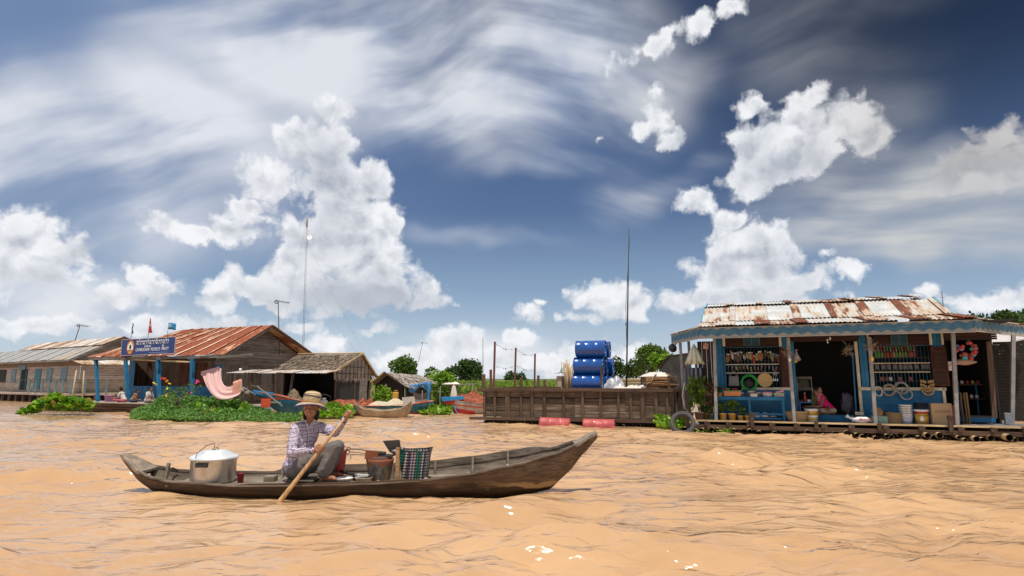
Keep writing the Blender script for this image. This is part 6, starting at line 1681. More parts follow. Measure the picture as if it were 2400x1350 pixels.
# sheet awning on poles in front
aw = thing('sheet_awning', 'thin grey sheet-metal awning on crooked poles in front of the thatched hut', 'awning', T.o, T.a)
a0, a1 = T.hit(537, 874, -1.0), T.hit(783, 872, -.5)
b_ = MB(); corr(b_, (a0.x, -1.1, a0.z), (a1.x, -1.0, a1.z - .06), (a1.x, .1, a1.z + .10), (T.X(600, .1, 868), .1, a1.z + .12), sheet=.8, pitch=.12, nv=3, jit=.05); b_.build('roof', rusty('awning_sheet', (.48, .48, .48), (.22, .13, .09), .35), aw)
for px, pb, yl in ((545, 945, -.95), (590, 945, -.9), (640, 945, -.7), (684, 935, -.6)):
    a, b = T.hit(px - (5 if px == 545 else 0), pb, yl), T.hit(px, 873, yl); MB().tube([tuple(a), tuple(b)], .035, 6).build('pole', M['dark_wood_z'], aw)
MB().tube([tuple(T.hit(545, 893, -.9)), tuple(T.hit(640, 950, -1.0))], .03, 6).build('brace', M['grey_wood'], aw)
MB().tube([tuple(T.hit(590, 905, -.9)), tuple(T.hit(655, 903, -.7))], .025, 6).build('rail', M['grey_wood'], aw)
MB().bar(T.hit(687, 875, -.5), T.hit(680, 928, -.5), .07, .07).build('pole', M['grey_wood_z'], aw)
o = tag(MB().lathe([(0, 0), (.05, 0), (.05, .10), (0, .10)], 10).build('white_jar', M['white']), 'small white can standing on the sheet awning', 'can'); o.location = T.W(T.hit(563, 871, -.7)) + Vector((0, 0, .03))
o = tag(MB().box((0, 0, .02), (.45, .3, .03)).build('board', M['dark_wood']), 'dark board lying on the sheet awning', 'board'); o.location = T.W(T.hit(600, 869, -.5)) + Vector((0, 0, .04)); o.rotation_euler = (0, 0, T.a)
# pink cloth slung as a hammock
cl = thing('pink_cloth', 'large pink striped cloth slung like a hammock before the rust-roofed house', 'cloth', at(520, 900, 21.2))
def pk(u, v):
    # from the top-left corner (475..518, 866) sagging to (565,890)
    a = at(474 + 44 * v, 876 - 12 * v, 21.3 + .5 * v); b = at(562 + 6 * v, 925 - 34 * v, 21.1 + .5 * v); s = at(505 + 22 * v, 932 - 28 * v, 21.0 + .5 * v)
    p = a * (1 - u) ** 2 + (s * 2 - (a + b) / 2) * 2 * u * (1 - u) + b * u * u
    return p - cl.location + Vector((0, .022 * math.sin(v * 58 + u * 4) + .03 * math.sin(v * 13 + u * 5), .012 * math.sin(v * 41)))
def pinkm(t, b):
    s = t.sep(co(t)); f = t.m('SINE', t.m('MULTIPLY', t.m('SUBTRACT', s[0], s[2]), 80))
    t.put(b.inputs['Base Color'], t.mix(t.mapr(f, -.2, .8), (.66, .44, .41), (.58, .35, .34))); b.inputs['Roughness'].default_value = .9
MB().grid(pk, 26, 70).build('cloth', mat('pink_stripes', pinkm), cl, solid=.006)
o = tag(MB().grid(lambda u, v: at(472 + 44 * u, 875 - 12 * u + 10 * v - 4, 21.25 + .5 * u) - at(495, 870, 21.3) + Vector((0, -.03, 0)), 8, 4).build('cloth_hem', plain('dull_mauve', (.28, .16, .18), .9)), 'dull mauve folded hem at the upper edge of the pink cloth', 'cloth'); o.location = at(495, 870, 21.3); o.parent = cl; o.location = at(495, 870, 21.3) - cl.location; del o['category']; o['label'] = 'dull mauve hem'
o = thing('peach_towel', 'peach towel hanging at the right end of the pink cloth', 'towel', at(556, 890, 21.2)); MB().grid(lambda u, v: (-.14 + .28 * u, .03 * math.sin(u * 15), .03 - .55 * v - .1 * (1 - u)), 12, 6).build('cloth', plain('peach_towel', (.60, .30, .22), .9), o, solid=.006)
for px, py, lb in ((567, 917, 'grey buoy hanging under the sheet awning, higher one'), (579, 922, 'grey buoy hanging under the sheet awning, lower right one'), (560, 917, 'pale olive bucket under the sheet awning')):
    p = at(px, py, 21.8)
    if 'bucket' in lb: o = tag(MB().lathe([(0, -.16), (.12, -.16), (.16, .14), (.14, .14), (0, -.1)], 16).build('bucket', plain('olive_pail', (.30, .30, .16), .6)), lb, 'bucket')
    else: o = tag(MB().ell((0, 0, 0), .095).tube([(0, 0, .08), (0, 0, .25)], .008, 4).build('buoy', plain('grey_buoy', (.20, .16, .15), .7)), lb, 'buoy')
    o.location = p
o = tag(MB().box((0, 0, 0), (.34, .05, .30)).build('red_panel', plain('orange_red_board', (.55, .07, .02), .6), bevel=.01), 'orange-red board standing among the plants left of the blue boat', 'board'); o.location = at(623, 945, 21.6)
o = tag(MB().bar((0, 0, 0), at(662, 952, 21.6) - at(602, 905, 21.8), .06, .03).build('plank', M['grey_wood']), 'grey plank sloping down over the orange-red board', 'plank'); o.location = at(602, 905, 21.8)

# ---- small thatched hut
S = Frame(868, 30.5, 34)
sm = thing('small_thatched_hut', 'small grey thatched hut with a torn blue tarpaulin, standing behind the white-sided boat', 'hut', (0, 0, 0))
A_, Ap, B_ = at(868, 897, 30.5), at(900, 872, 30.3), at(950, 906, 29.5)
Cr = at(1008, 886, 33.5); Ar = at(975, 880, 33.5)
b_ = MB(); thatch(b_, B_, at(1016, 894, 32.2), Ar + Vector((.15, 0, .02)), Ap, 9, 30, .14, .34, 5, .04); thatch(b_, at(960, 897, 34), A_, Ap, Ar, 7, 22, .16, .36, 6); b_.build('roof', M['thatch_grey'], sm)
b_ = MB(); b_.bar(A_, Ap, .05, .06).build('gable_pole', M['bamboo'], sm); MB().bar(Ap, B_, .05, .06).build('gable_pole', M['dark_wood'], sm)
zf = .25
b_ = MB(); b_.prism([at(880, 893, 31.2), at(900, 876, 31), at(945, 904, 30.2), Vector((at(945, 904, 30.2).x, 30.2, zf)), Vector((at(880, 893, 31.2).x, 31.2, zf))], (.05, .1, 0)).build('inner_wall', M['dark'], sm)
b_ = MB(); p, q = at(950, 905, 29.9), at(1010, 893, 31.8); b_.prism([p, q, Vector((q.x, q.y, zf)), Vector((p.x, p.y, zf))], (.03, -.02, 0)).build('side_wall', wood('sooty_boards', (.035, .028, .024), (.10, .08, .065), 'x'), sm)
for px, Y in ((905, 30.2), (951, 29.6), (869, 30.6)): p = at(px, 900 if px > 900 else 897, Y); MB().tube([(p.x, Y, -.1), tuple(p)], .03, 6).build('post', M['grey_wood_z'], sm)
o = thing('blue_tarpaulin', 'torn bright blue tarpaulin hanging under the eave of the small thatched hut', 'tarpaulin', at(985, 910, 30.6))
def bt(u, v):
    a = at(960 + 50 * u, 903 - 9 * u, 29.7 + 1.6 * u); L = .30 + .12 * math.sin(u * 9) + (.75 if u > .86 else 0)
    return a - o.location + Vector((.03 * math.sin(v * 6), -.06 + .06 * math.sin(u * 25), -L * v))
MB().grid(bt, 30, 8).build('sheet', plain('tarp_blue', (.04, .20, .46), .5, var=.3), o, solid=.004)
o = tag(MB().grid(lambda u, v: at(968 + 36 * u, 918 + 20 * v + 5 * math.sin(u * 3) , 29.75 + 1.3 * u + .15 * math.sin(v * 3)) - at(985, 925, 30), 12, 8).build('grey_sheet', plain('grey_mat', (.13, .12, .12), .9)), 'grey mat slung under the blue tarpaulin', 'mat'); o.location = at(985, 925, 30)
# drying rack with pale net right of it
rk = thing('drying_rack', 'pole rack with pale cloths drying on it behind the red and blue boat', 'rack', at(1090, 900, 30))
for pa, pb in (((1045, 904), (1118, 900)), ((1056, 900), (1056, 950)), ((1108, 898), (1108, 945))): MB().tube([tuple(at(*pa, 30) - rk.location), tuple(at(*pb, 30) - rk.location)], .03, 6).build('pole', M['grey_wood'], rk)
cloth('pale_cloth', 'bundle of pale cloth lying on top of the pole rack', 'cloth', at(1058, 901, 30), .95, .5, .11, M['linen'], 21)
o = tag(MB().lathe([(.03, 0), (.09, -.15), (.16, -.5), (.20, -.75), (.12, -.82), (0, -.8)], 14, sx=1., sy=.5).build('hanging_net', plain('white_net', (.60, .56, .50), .9)), 'white net hanging from the pole rack beside the red and blue boat', 'net'); o.location = at(1064, 900, 29.8)
# flowering shrub in front of the blue wall
r = bush(412, 893, 945, 90, 21.6, M['leaf_mid'], 'thin flowering shrub with yellow, red and pink blooms before the blue wall', n=260, L=.08, name='flowering_shrub', cat='shrub', zb=.45)
random.seed(17)
for px, py, k, s_ in ((360, 897, 'yellow', .045), (380, 887, 'red', .05), (386, 887, 'red', .05), (367, 901, 'yellow', .04), (391, 893, 'orange', .04), (398, 899, 'yellow', .04), (392, 910, 'lime', .06), (462, 895, 'pink', .06), (390, 926, 'yellow', .05), (448, 921, 'pink', .03)):
    m_ = MB()
    for q in range(7): leaf(m_, Vector((0, 0, 0)), rdir(), s_ * 1.5, s_ * 1.2)
    o = m_.build('flower', mat('petal_' + k, lambda t, b, k=k: t.put(b.inputs['Base Color'], {'yellow': (.8, .6, .03, 1), 'red': (.7, .05, .01, 1), 'orange': (.8, .35, .02, 1), 'lime': (.7, .75, .05, 1), 'pink': (.75, .04, .25, 1)}[k])), r); o.location = at(px, py, 21.35) - r.location
o = tag(MB().lathe([(0, 0), (.17, 0), (.20, .26), (.22, .26), (.22, .28), (.18, .28), (.15, .03), (0, .03)], 20).build('laundry_basket', latticemat('violet_lattice', (.50, .25, .48), (.16, .05, .14), 30)), 'violet plastic basket on the platform left of the sitting children', 'basket'); o.location = H.W((H.X(257, -1.6, 940), -1.6, pz))
# ================================================================ boats
def interp(tab, t):
    if t <= tab[0][0]: return tab[0][1]
    for (a, va), (b, vb) in zip(tab, tab[1:]):
        if t <= b:
            f = (t - a) / (b - a); f = f * f * (3 - 2 * f) * .35 + f * .65
            return va + (vb - va) * f
    return tab[-1][1]
def hull(mb, xs, beam, sheer, keel, list_=0., n=18, p=.75, q=1.35, inner=0.):
    """skin from near gunwale round the bottom to the far gunwale"""
    vs = []
    for x in xs:
        hb, zs, zk = max(.004, interp(beam, x) - inner), interp(sheer, x), interp(keel, x) + inner
        for k in range(n + 1):
            th = -PI / 2 + PI * k / n; s_ = math.sin(th)
            y = hb * math.copysign(abs(s_) ** p, s_)
            z = zk + (zs - zk) * (1 - abs(math.cos(th)) ** q) + list_ * y
            vs.append((x, y, z))
    w = n + 1
    fs = [(i * w + k, (i + 1) * w + k, (i + 1) * w + k + 1, i * w + k + 1) for i in range(len(xs) - 1) for k in range(n)]
    return mb.add(vs, fs, True)
def lin(a, b, n): return [a + (b - a) * i / n for i in range(n + 1)]

def hullmat(name, top, low, zline, dark=(.03, .02, .014), tan=None):
    def fn(t, b):
        P = co(t); s = t.sep(P)
        g = t.noise(t.mapping(P, scale=(.5, 8, 20)), 2.2, 7, .72, .3); n = t.noise(P, 2.1, 5, .7); m = t.noise(t.mapping(P, scale=(1, 1, 2.4)), 1.7, 4, .6)
        c = t.mix(t.mapr(g, .3, .7), sca(top, .45), sca(top, 1.5))
        c = t.mix(t.mapr(n, .45, .7, 0, .6), c, sca(low, 1.0))
        k = t.m('ADD', s[2], t.m('MULTIPLY', t.m('SUBTRACT', m, .5), .28))
        c = t.mix(t.mapr(k, zline + .045, zline - .03), c, t.mix(t.mapr(g, .35, .65), dark, low))
        if tan:
            k2 = t.m('MULTIPLY', t.m('MULTIPLY', t.mapr(k, zline - .06, zline - .03), t.mapr(k, zline + .03, zline)), t.mapr(s[0], 4.2, 4.8))
            c = t.mix(k2, c, tan)
        t.put(b.inputs['Base Color'], c); t.put(b.inputs['Roughness'], t.mapr(k, zline - .05, zline + .05, .45, .85)); b.inputs['Specular IOR Level'].default_value = .3
        bump(t, b, g, .5, .008)
    return mat(name, fn)
M['canoe'] = hullmat('canoe_hull', (.105, .066, .040), (.042, .022, .011), .14, (.010, .006, .004), (.26, .17, .085))
M['canoe_in'] = wood('canoe_inside', (.085, .062, .045), (.24, .19, .145), 'x', spread=.4)
M['canoe_plank'] = wood('canoe_plank', (.15, .115, .085), (.34, .275, .21), 'x', spread=.5)

CY = 7.42
cx0 = at(287, 1090, CY).x
def cpx(px): return at(px, 1095, CY).x - cx0
def tab(lst): return [(cpx(px), v) for px, v in lst]
canoe = thing('canoe', 'long weathered wooden canoe with upturned ends, paddled across the foreground', 'boat', (cx0, CY, 0))
beam = tab([(287, .055), (305, .10), (335, .17), (380, .26), (440, .34), (600, .44), (800, .48), (1000, .48), (1100, .45), (1200, .375), (1300, .25), (1350, .165), (1385, .10), (1400, .06)])
sheer = tab([(287, .43), (300, .40), (345, .265), (390, .205), (440, .175), (600, .150), (760, .165), (900, .185), (1000, .215), (1100, .275), (1200, .36), (1300, .475), (1350, .57), (1385, .665), (1400, .69)])
keel = tab([(287, .37), (310, .245), (345, .09), (380, .0), (430, -.06), (700, -.11), (1000, -.11), (1200, -.06), (1285, .02), (1330, .215), (1370, .45), (1400, .61)])
xs = lin(0, cpx(1400), 90)
mb = MB(); hull(mb, xs, beam, sheer, keel, .03); hullo = mb.build('hull', M['canoe'], canoe, solid=.0)
mb = MB(); xi = lin(cpx(345), cpx(1352), 70); hull(mb, xi, beam, sheer, keel, .03, inner=.022); mb.build('inner_hull', M['canoe_in'], canoe)
# gunwale caps
for sgn in (-1, 1):
    mb = MB(); pts = []
    for i, x in enumerate(xi):
        hb, zs = interp(beam, x), interp(sheer, x)
        pts.append((x, hb, zs))
    vs, fs = [], []
    for x, hb, zs in pts:
        zz = zs + .03 * sgn * hb + .003 * mnoise.noise(Vector((x * 9, sgn, 0)))
        vs += [(x, sgn * (hb + .008), zz - .012), (x, sgn * (hb + .008), zz + .006), (x, sgn * (hb - .034), zz + .006), (x, sgn * (hb - .034), zz - .02)]
    for i in range(len(pts) - 1):
        for k in range(3): fs.append((i * 4 + k, (i + 1) * 4 + k, (i + 1) * 4 + k + 1, i * 4 + k + 1))
    mb.add(vs, fs, False); mb.build('gunwale', M['canoe_in'], canoe)
# solid upturned ends
for (pa, pb, nm) in ((287, 352, 'stern_block'), (1346, 1400, 'bow_block')):
    mb = MB(); xx = lin(cpx(pa), cpx(pb), 10); vs, fs = [], []
    for x in xx:
        hb, zs = interp(beam, x), interp(sheer, x)
        for k in range(7):
            u = -1 + 2 * k / 6; vs.append((x, u * (hb + .004), zs + .03 * u * hb + .004 - .03 * (1 - u * u) * hb))
        for k in range(7):
            u = 1 - 2 * k / 6; vs.append((x, u * (hb + .004), zs + .03 * u * hb - .03))
    for i in range(10):
        for k in range(14): fs.append((i * 14 + k, (i + 1) * 14 + k, (i + 1) * 14 + (k + 1) % 14, i * 14 + (k + 1) % 14))
    fs += [tuple(range(14)), tuple(10 * 14 + k for k in range(13, -1, -1))]
    mb.add(vs, fs, False); mb.build(nm, M['canoe_plank'], canoe)
# raised wash strakes on both sides amidships, ribs, boards
for sgn, p0, p1, hh in ((1, 605, 1290, .065), (-1, 592, 1010, .02)):
    mb = MB(); n = 40; vs, fs = [], []
    for i in range(n + 1):
        x = cpx(p0) + (cpx(p1) - cpx(p0)) * i / n; hb, zs = interp(beam, x), interp(sheer, x) + .03 * sgn * interp(beam, x)
        h = hh * min(1, i / 3, (n - i) / 3 + .1)
        for (yy, zz) in ((hb + .004, zs - .01), (hb + .010, zs + h), (hb - .018, zs + h), (hb - .022, zs - .02)): vs.append((x, sgn * yy, zz))
    for i in range(n):
        for k in range(4): fs.append((i * 4 + k, (i + 1) * 4 + k, (i + 1) * 4 + (k + 1) % 4, i * 4 + (k + 1) % 4))
    mb.add(vs, fs, False); mb.build('wash_strake', M['canoe_in'] if sgn > 0 else M['canoe'], canoe)
for px in (372, 635, 905, 1010, 1103, 1190):
    x = cpx(px); hb, zs = interp(beam, x), interp(sheer, x)
    mb = MB(); mb.bar((x, hb - .10, -.02), (x, hb - .035, zs + .07), .045, .03, up=(1, 0, 0)); mb.build('rib', M['canoe_plank'], canoe, bevel=.004)
    mb = MB(); mb.bar((x, -hb + .16, zs - .16), (x, -hb + .05, zs - .01), .045, .03, up=(1, 0, 0)); mb.build('rib', M['canoe_plank'], canoe)
PZ = .125
for a, b, y, w in ((425, 660, -.24, .15), (420, 655, -.08, .15), (430, 650, .08, .15), (440, 645, .22, .12), (660, 840, -.26, .16), (655, 845, -.08, .17), (650, 840, .10, .16), (650, 842, .26, .14)):
    x0, x1 = cpx(a), cpx(b); hbm = min(interp(beam, x0), interp(beam, x1)) - .03
    if abs(y) + w / 2 > hbm + .08: y *= .8
    MB().box(((x0 + x1) / 2, y, PZ - .012), (x1 - x0, w - .008, .022), rot=(0, random.uniform(-.003, .003), 0)).build('deck_board', M['canoe_plank'], canoe, bevel=.003)
for i in range(13):
    x = cpx(1000 + i * 13); hb = interp(beam, x) - .07
    MB().box((x, -.02, .10 + i * .003), (.034, hb * 2 - .1, .018), rot=(0, .02, random.uniform(-.05, .05))).build('floor_slat', M['canoe_plank'], canoe)
MB().box((cpx(1065), .20, .145), (.95, .14, .018), rot=(0, -.02, 0)).build('deck_board', M['canoe_plank'], canoe); MB().box((cpx(1220), .02, .20), (.55, .16, .02), rot=(0, -.16, 0)).build('deck_board', M['canoe_plank'], canoe)
MB().box((cpx(1262), -.02, .33), (.12, .34, .02), rot=(0, -.22, 0)).build('thwart', M['canoe_plank'], canoe)
mb = MB(); mb.box((cpx(640), -.05, PZ + .03), (.13, .12, .07)); mb.build('wood_block', M['canoe_plank'], canoe, bevel=.008)
mb = MB(); mb.tube([(cpx(388), .20, .21), (cpx(392), .10, .22), (cpx(388), .16, .25), (cpx(394), .22, .20)], .008, 5); mb.build('rope_lashing', M['soot'], canoe)

def in_canoe(px, dy, z=PZ): return Vector((at(px, 1105, CY + dy).x, CY + dy, z))
# --- pot
def brushed():
    def fn(t, b):
        P = co(t)
        n = t.noise(t.mapping(P, scale=(3, 3, 1)), 3, 5, .7); f = t.noise(P, 40, 3, .6)
        t.put(b.inputs['Base Color'], t.mix(t.mapr(n, .35, .7), (.58, .57, .56), (.44, .40, .35))); b.inputs['Metallic'].default_value = .85
        t.put(b.inputs['Roughness'], t.mapr(n, .3, .7, .28, .45)); bump(t, b, f, .06, .002)
    return mat('worn_aluminium', fn)
pot = thing('cooking_pot', 'large dented aluminium cooking pot with domed lid on the stern boards', 'pot', in_canoe(500, -.11), 0)
MB().lathe([(0, 0), (.245, 0), (.258, .012), (.265, .03), (.268, .27), (.275, .285), (.272, .292), (.262, .285), (.255, .03), (0, .02)], 48).build('body', brushed(), pot)
MB().lathe([(.285, .283), (.290, .292), (.285, .306), (.262, .322), (.235, .330), (.228, .342), (.195, .352), (.188, .362), (.145, .370), (.138, .380), (.07, .388), (0, .390)], 48).build('lid', plain('matt_aluminium', (.66, .68, .70), .5, metal=.35, var=.08), pot)
mb = MB().box((-.02, -.272, .235), (.155, .012, .055)); mb.build('handle_plate', M['soot'], pot, bevel=.004)
MB().tube([(-.09, -.285, .25), (-.06, -.30, .225), (.03, -.30, .225), (.06, -.285, .25)], .007, 6).build('handle', M['soot'], pot)
MB().tube([(-.10, -.28, .27), (-.12, -.22, .36), (-.08, -.08, .44), (-.01, .0, .47), (-.02, .02, .40)], .0045, 6).build('wire_bail', M['soot'], pot)
MB().torus((.02, 0, .40), .022, .008, 12, 6, rot=(.5, 0, .4)).tube([(0, 0, .39), (.03, .02, .43), (.06, 0, .46), (.09, .02, .49)], .0035, 5).ell((.0, -.02, .40), (.03, .02, .012)).build('knob_knot', M['rope'], pot)
pot.scale = (.93, .93, .95)
cup = tag(MB().lathe([(0, 0), (.030, 0), (.041, .098), (.043, .10), (.040, .102), (.037, .098), (.028, .01), (0, .01)], 24).build('cup', plain('dark_red_plastic', (.22, .012, .022), .35, var=.1)), 'small dark red plastic cup beside the cooking pot', 'cup'); cup.location = in_canoe(565, -.14)
# --- bucket behind the knees
bk = thing('plastic_bucket', 'tall pink-red plastic bucket behind the knee of the paddler', 'bucket', in_canoe(789, .16), 0)
MB().lathe([(0, 0), (.085, 0), (.115, .34), (.128, .345), (.128, .365), (.118, .37), (.108, .345), (.08, .01), (0, .01)], 32).build('body', plain('pink_red_plastic', (.48, .07, .08), .4, var=.12), bk)
MB().lathe([(.12, .33), (.133, .335), (.133, .362), (.12, .37), (.112, .368)], 32, cap=False).build('rim', plain('pale_pink_plastic', (.72, .34, .28), .4), bk)
# --- brazier bucket with grills
br = thing('clay_stove', 'sooty rusted bucket stove with yellow paint remains amidships in the canoe', 'stove', in_canoe(890, -.12), 0)
def stovem(t, b):
    P = co(t); s = t.sep(P); n = t.noise(P, 7, 5, .7); v = t.noise(t.mapping(P, scale=(1.5, 1.5, .35)), 9, 4, .7)
    c = t.mix(t.mapr(n, .35, .65), (.05, .042, .038), (.14, .125, .11))
    c = t.mix(t.mapr(v, .55, .66), c, (.30, .21, .07))
    c = t.mix(t.mapr(t.m('ADD', s[2], t.m('MULTIPLY', t.m('SUBTRACT', v, .5), .25)), .19, .23), c, (.20, .065, .03))
    t.put(b.inputs['Base Color'], c); b.inputs['Roughness'].default_value = .75; bump(t, b, n, .4, .01)
MB().lathe([(0, 0), (.115, 0), (.122, .02), (.160, .24), (.165, .27), (.155, .272), (.145, .24), (.11, .03), (0, .03)], 32).build('body', mat('stove_bucket', stovem), br)
MB().lathe([(.155, .262), (.12, .30), (.05, .305), (0, .30)], 24).build('clay_liner', plain('burnt_clay', (.10, .05, .035), .9), br)
mb = MB(); mb.box((-.08, -.10, .32), (.15, .02, .10), rot=(.1, .12, .2)); mb.build('rusty_plate', plain('rusty_plate', (.22, .07, .03), .85), br)
gr = thing('grill_tongs', 'set of black wire grill tongs with ring handles lying across the stove', 'grill', in_canoe(838, -.12, .45), 0)
for i, (z, y) in enumerate(((.055, 0), (.02, -.03), (-.012, .03))):
    MB().tube([(-.10, y, z), (.02, y, z - .008), (.17, y * .7, z * .5 - .015), (.34, y, -.03)], .0045, 6).build('wire', M['soot'], gr)
    if i < 2: MB().torus((-.118, y, z), .020, .0045, 16, 6).build('ring', M['soot'], gr)
MB().tube([(-.14, .03, -.012), (-.10, .03, -.012), (-.09, .03, -.06), (-.11, .03, -.07)], .004, 5).build('hook', M['soot'], gr)
MB().box((.27, 0, -.02), (.28, .17, .02), rot=(0, .06, 0)).box((.24, 0, .012), (.16, .12, .022), rot=(0, .1, 0)).build('grill_plate', M['soot'], gr)
# --- hoe / fan blade on stake
hoe = thing('metal_scoop', 'dark sheet-metal scoop tilted up behind the stove', 'scoop', in_canoe(905, .0, .45), 0)
MB().prism([(-.055, 0, .135), (.145, .02, .145), (.16, .03, .06), (.14, .04, -.05), (.03, .02, .0)], (.0, .014, 0)).build('blade', plain('gunmetal', (.075, .07, .068), .4, metal=.5), hoe)
MB().tube([(-.02, -.02, -.03), (.08, -.03, -.035), (.16, -.02, .0), (.20, -.02, .06)], [.012, .012, .012, .016], 7).ell((.10, -.02, .01), (.045, .03, .03)).build('shank', plain('grey_iron', (.16, .15, .15), .4, metal=.6), hoe)
stake = tag(MB().box((0, 0, .20), (.044, .03, .42)).build('wooden_stake', M['warm_wood'], bevel=.005), 'flat wooden stake standing upright between the stove and the woven basket', 'stake'); stake.location = in_canoe(932, -.22, .12); stake.rotation_euler = (0, R(-1), 0)
# --- woven shopping basket
def wovenbag():
    def fn(t, b):
        P = co(t); s = t.sep(P)
        an = t.m('MULTIPLY', t.m('ADD', s[0], s[1]), 1.0)
        u = t.m('MULTIPLY', an, 30); v = t.m('MULTIPLY', s[2], 30)
        du, dv = t.m('ADD', u, v), t.m('SUBTRACT', u, v)
        chk = t.m('MODULO', t.m('ADD', t.m('FLOOR', du), t.m('FLOOR', dv)), 2)
        band = t.m('FRACT', t.m('MULTIPLY', t.m('ADD', an, 5), 5.2))
        green = t.mix(t.m('GREATER_THAN', band, .5), (.36, .28, .31), (.0, .17, .12))
        green = t.mix(t.m('GREATER_THAN', band, .80), green, (.42, .37, .31))
        green = t.mix(t.m('LESS_THAN', band, .10), green, (.015, .02, .10))
        c = t.mix(t.m('ABSOLUTE', chk), green, (.012, .012, .014))
        t.put(b.inputs['Base Color'], c); b.inputs['Roughness'].default_value = .35
        hh = t.m('MULTIPLY', t.m('ABSOLUTE', t.m('SINE', t.m('MULTIPLY', du, PI))), t.m('ABSOLUTE', t.m('SINE', t.m('MULTIPLY', dv, PI))))
        bump(t, b, hh, .7, .006)
    return mat('woven_plastic', fn)
bag = thing('woven_basket', 'green, pink and black woven plastic basket standing in the canoe', 'basket', in_canoe(972, -.06, .13), 0)
def bagf(u, v):
    a = 2 * PI * u; w, d = .145 + .045 * v, .10 + .04 * v
    k = 1 + .03 * math.sin(3 * a + 6 * v)
    x = math.copysign(abs(math.cos(a)) ** .55, math.cos(a)) * w * k; y = math.copysign(abs(math.sin(a)) ** .55, math.sin(a)) * d
    return (x + .01 * v, y, .365 * v + .012 * v * math.sin(2 * a + 1))
MB().grid(bagf, 64, 20).build('body', wovenbag(), bag, solid=.006)
mb = MB(); mb.tube([Vector(bagf(i / 40, 1)) for i in range(41)], .007, 6); mb.build('rim', M['black'], bag)
MB().box((0, 0, .01), (.28, .20, .01)).build('bottom', M['black'], bag)
MB().ell((0, 0, .27), (.14, .10, .06), nz=.4).build('contents', M['dark'], bag)
# --- dishes
M['enamel'] = plain('white_enamel', (.72, .71, .68), .25, var=.06)
pl = thing('enamel_plate', 'white enamel plate with red flower pattern by the foot of the paddler', 'plate', in_canoe(806, -.22, .16), 0)
MB().lathe([(0, 0), (.07, 0), (.108, .026), (.112, .027), (.108, .022), (.072, -.004), (0, -.004)], 32).build('dish', M['enamel'], pl)
for k in range(3): MB().ell((-.01 + .025 * k, -.098, .024), (.012, .004, .006)).build('flower_print', CM['red'], pl)
MB().lathe([(.110, .0265), (.113, .0275), (.111, .029)], 32, cap=False).build('rim', plain('blue_rim', (.10, .14, .22), .4), pl)
pn = thing('food_tin', 'white enamel pan with ring handle holding food, left of the stove', 'pan', in_canoe(853, -.24, .14), 0)
MB().lathe([(0, 0), (.085, 0), (.10, .055), (.105, .058), (.097, .06), (.09, .05), (.08, .01), (0, .01)], 28).build('dish', plain('stained_enamel', (.46, .42, .36), .4, var=.35, scale=20), pn)
MB().lathe([(0, .045), (.088, .05)], 24).build('food', plain('yellowish_food', (.42, .32, .14), .7, scale=30, var=.4), pn)
MB().torus((.0, .02, .075), .045, .006, 20, 6, rot=(R(70), 0, 0), sx=1.2).build('ring_handle', M['enamel'], pn)
ld = thing('ladle', 'black-handled ladle lying among the dishes between bucket and stove', 'ladle', in_canoe(805, -.02, .18), 0)
MB().tube([(-.04, .0, .055), (.05, -.01, .035), (.14, -.02, .02)], [.020, .018, .012], 8).build('handle', M['black'], ld); MB().ell((.19, -.02, .015), (.055, .04, .014)).build('bowl', M['alu'], ld)
o = tag(MB().tube([(-.02, 0, 0), (.06, .0, -.02), (.14, .03, -.02)], .012, 6).build('charcoal_tongs', plain('rusty_iron', (.25, .07, .02), .8)), 'rusty iron tongs lying behind the enamel plate', 'tongs'); o.location = in_canoe(800, -.06, .165)
o = tag(MB().lathe([(0, 0), (.05, 0), (.06, .06), (0, .06)], 16).ell((.05, .02, .04), (.05, .04, .03)).build('small_pan', M['soot']), 'small sooty pan standing behind the food pan', 'pan'); o.location = in_canoe(838, .05, .13)

# ================================================================ moored boats
def stripes_hull(name, bands, base):
    """painted hull: bands = [(z0,z1,colour)] measured at the side, following the sheer loosely"""
    def fn(t, b):
        P = co(t); s = t.sep(P); n = t.noise(P, 4, 5, .7)
        c = t.mix(t.mapr(n, .35, .65), sca(base, .75), sca(base, 1.15))
        for z0, z1, cc in bands:
            f = t.m('MULTIPLY', t.m('GREATER_THAN', s[2], z0), t.m('LESS_THAN', s[2], z1)); c = t.mix(f, c, t.mix(t.mapr(n, .35, .65), sca(cc, .7), sca(cc, 1.2)))
        c = t.mix(t.mapr(n, .58, .68, 0, .6), c, (.16, .11, .08))
        t.put(b.inputs['Base Color'], c); b.inputs['Roughness'].default_value = .55
    return mat(name, fn)
def boat(name, label, loc, rz, L, bm, sh, kl, m_out, m_in, n=36, rim=None, inner=.03):
    r = thing(name, label, 'boat', loc, rz)
    B = [(L * a, v) for a, v in bm]; S_ = [(L * a, v) for a, v in sh]; K = [(L * a, v) for a, v in kl]
    MB_ = MB(); hull(MB_, lin(0, L, n), B, S_, K); MB_.build('hull', m_out, r)
    MB_ = MB(); hull(MB_, lin(L * .06, L * .95, n), B, S_, K, inner=inner); MB_.build('inner_hull', m_in, r)
    for sgn in (-1, 1):
        q = MB(); q.tube([(x, sgn * (interp(B, x) - .01), interp(S_, x)) for x in lin(0, L, n)], .022, 6); q.build('gunwale', rim or m_in, r)
    return r, B, S_, K
boat_in = wood('boat_inside', (.22, .15, .11), (.42, .32, .25), 'x')
M['blue_hull'] = stripes_hull('blue_boat_hull', [(-1, .10, (.22, .035, .02)), (.62, .70, (.35, .05, .02))], (.012, .12, .19))
bl = at(603, 893, 22.6); br_ = at(1004, 893, 24.2); Lb = (br_ - bl).length; ang = math.atan2(br_.y - bl.y, br_.x - bl.x)
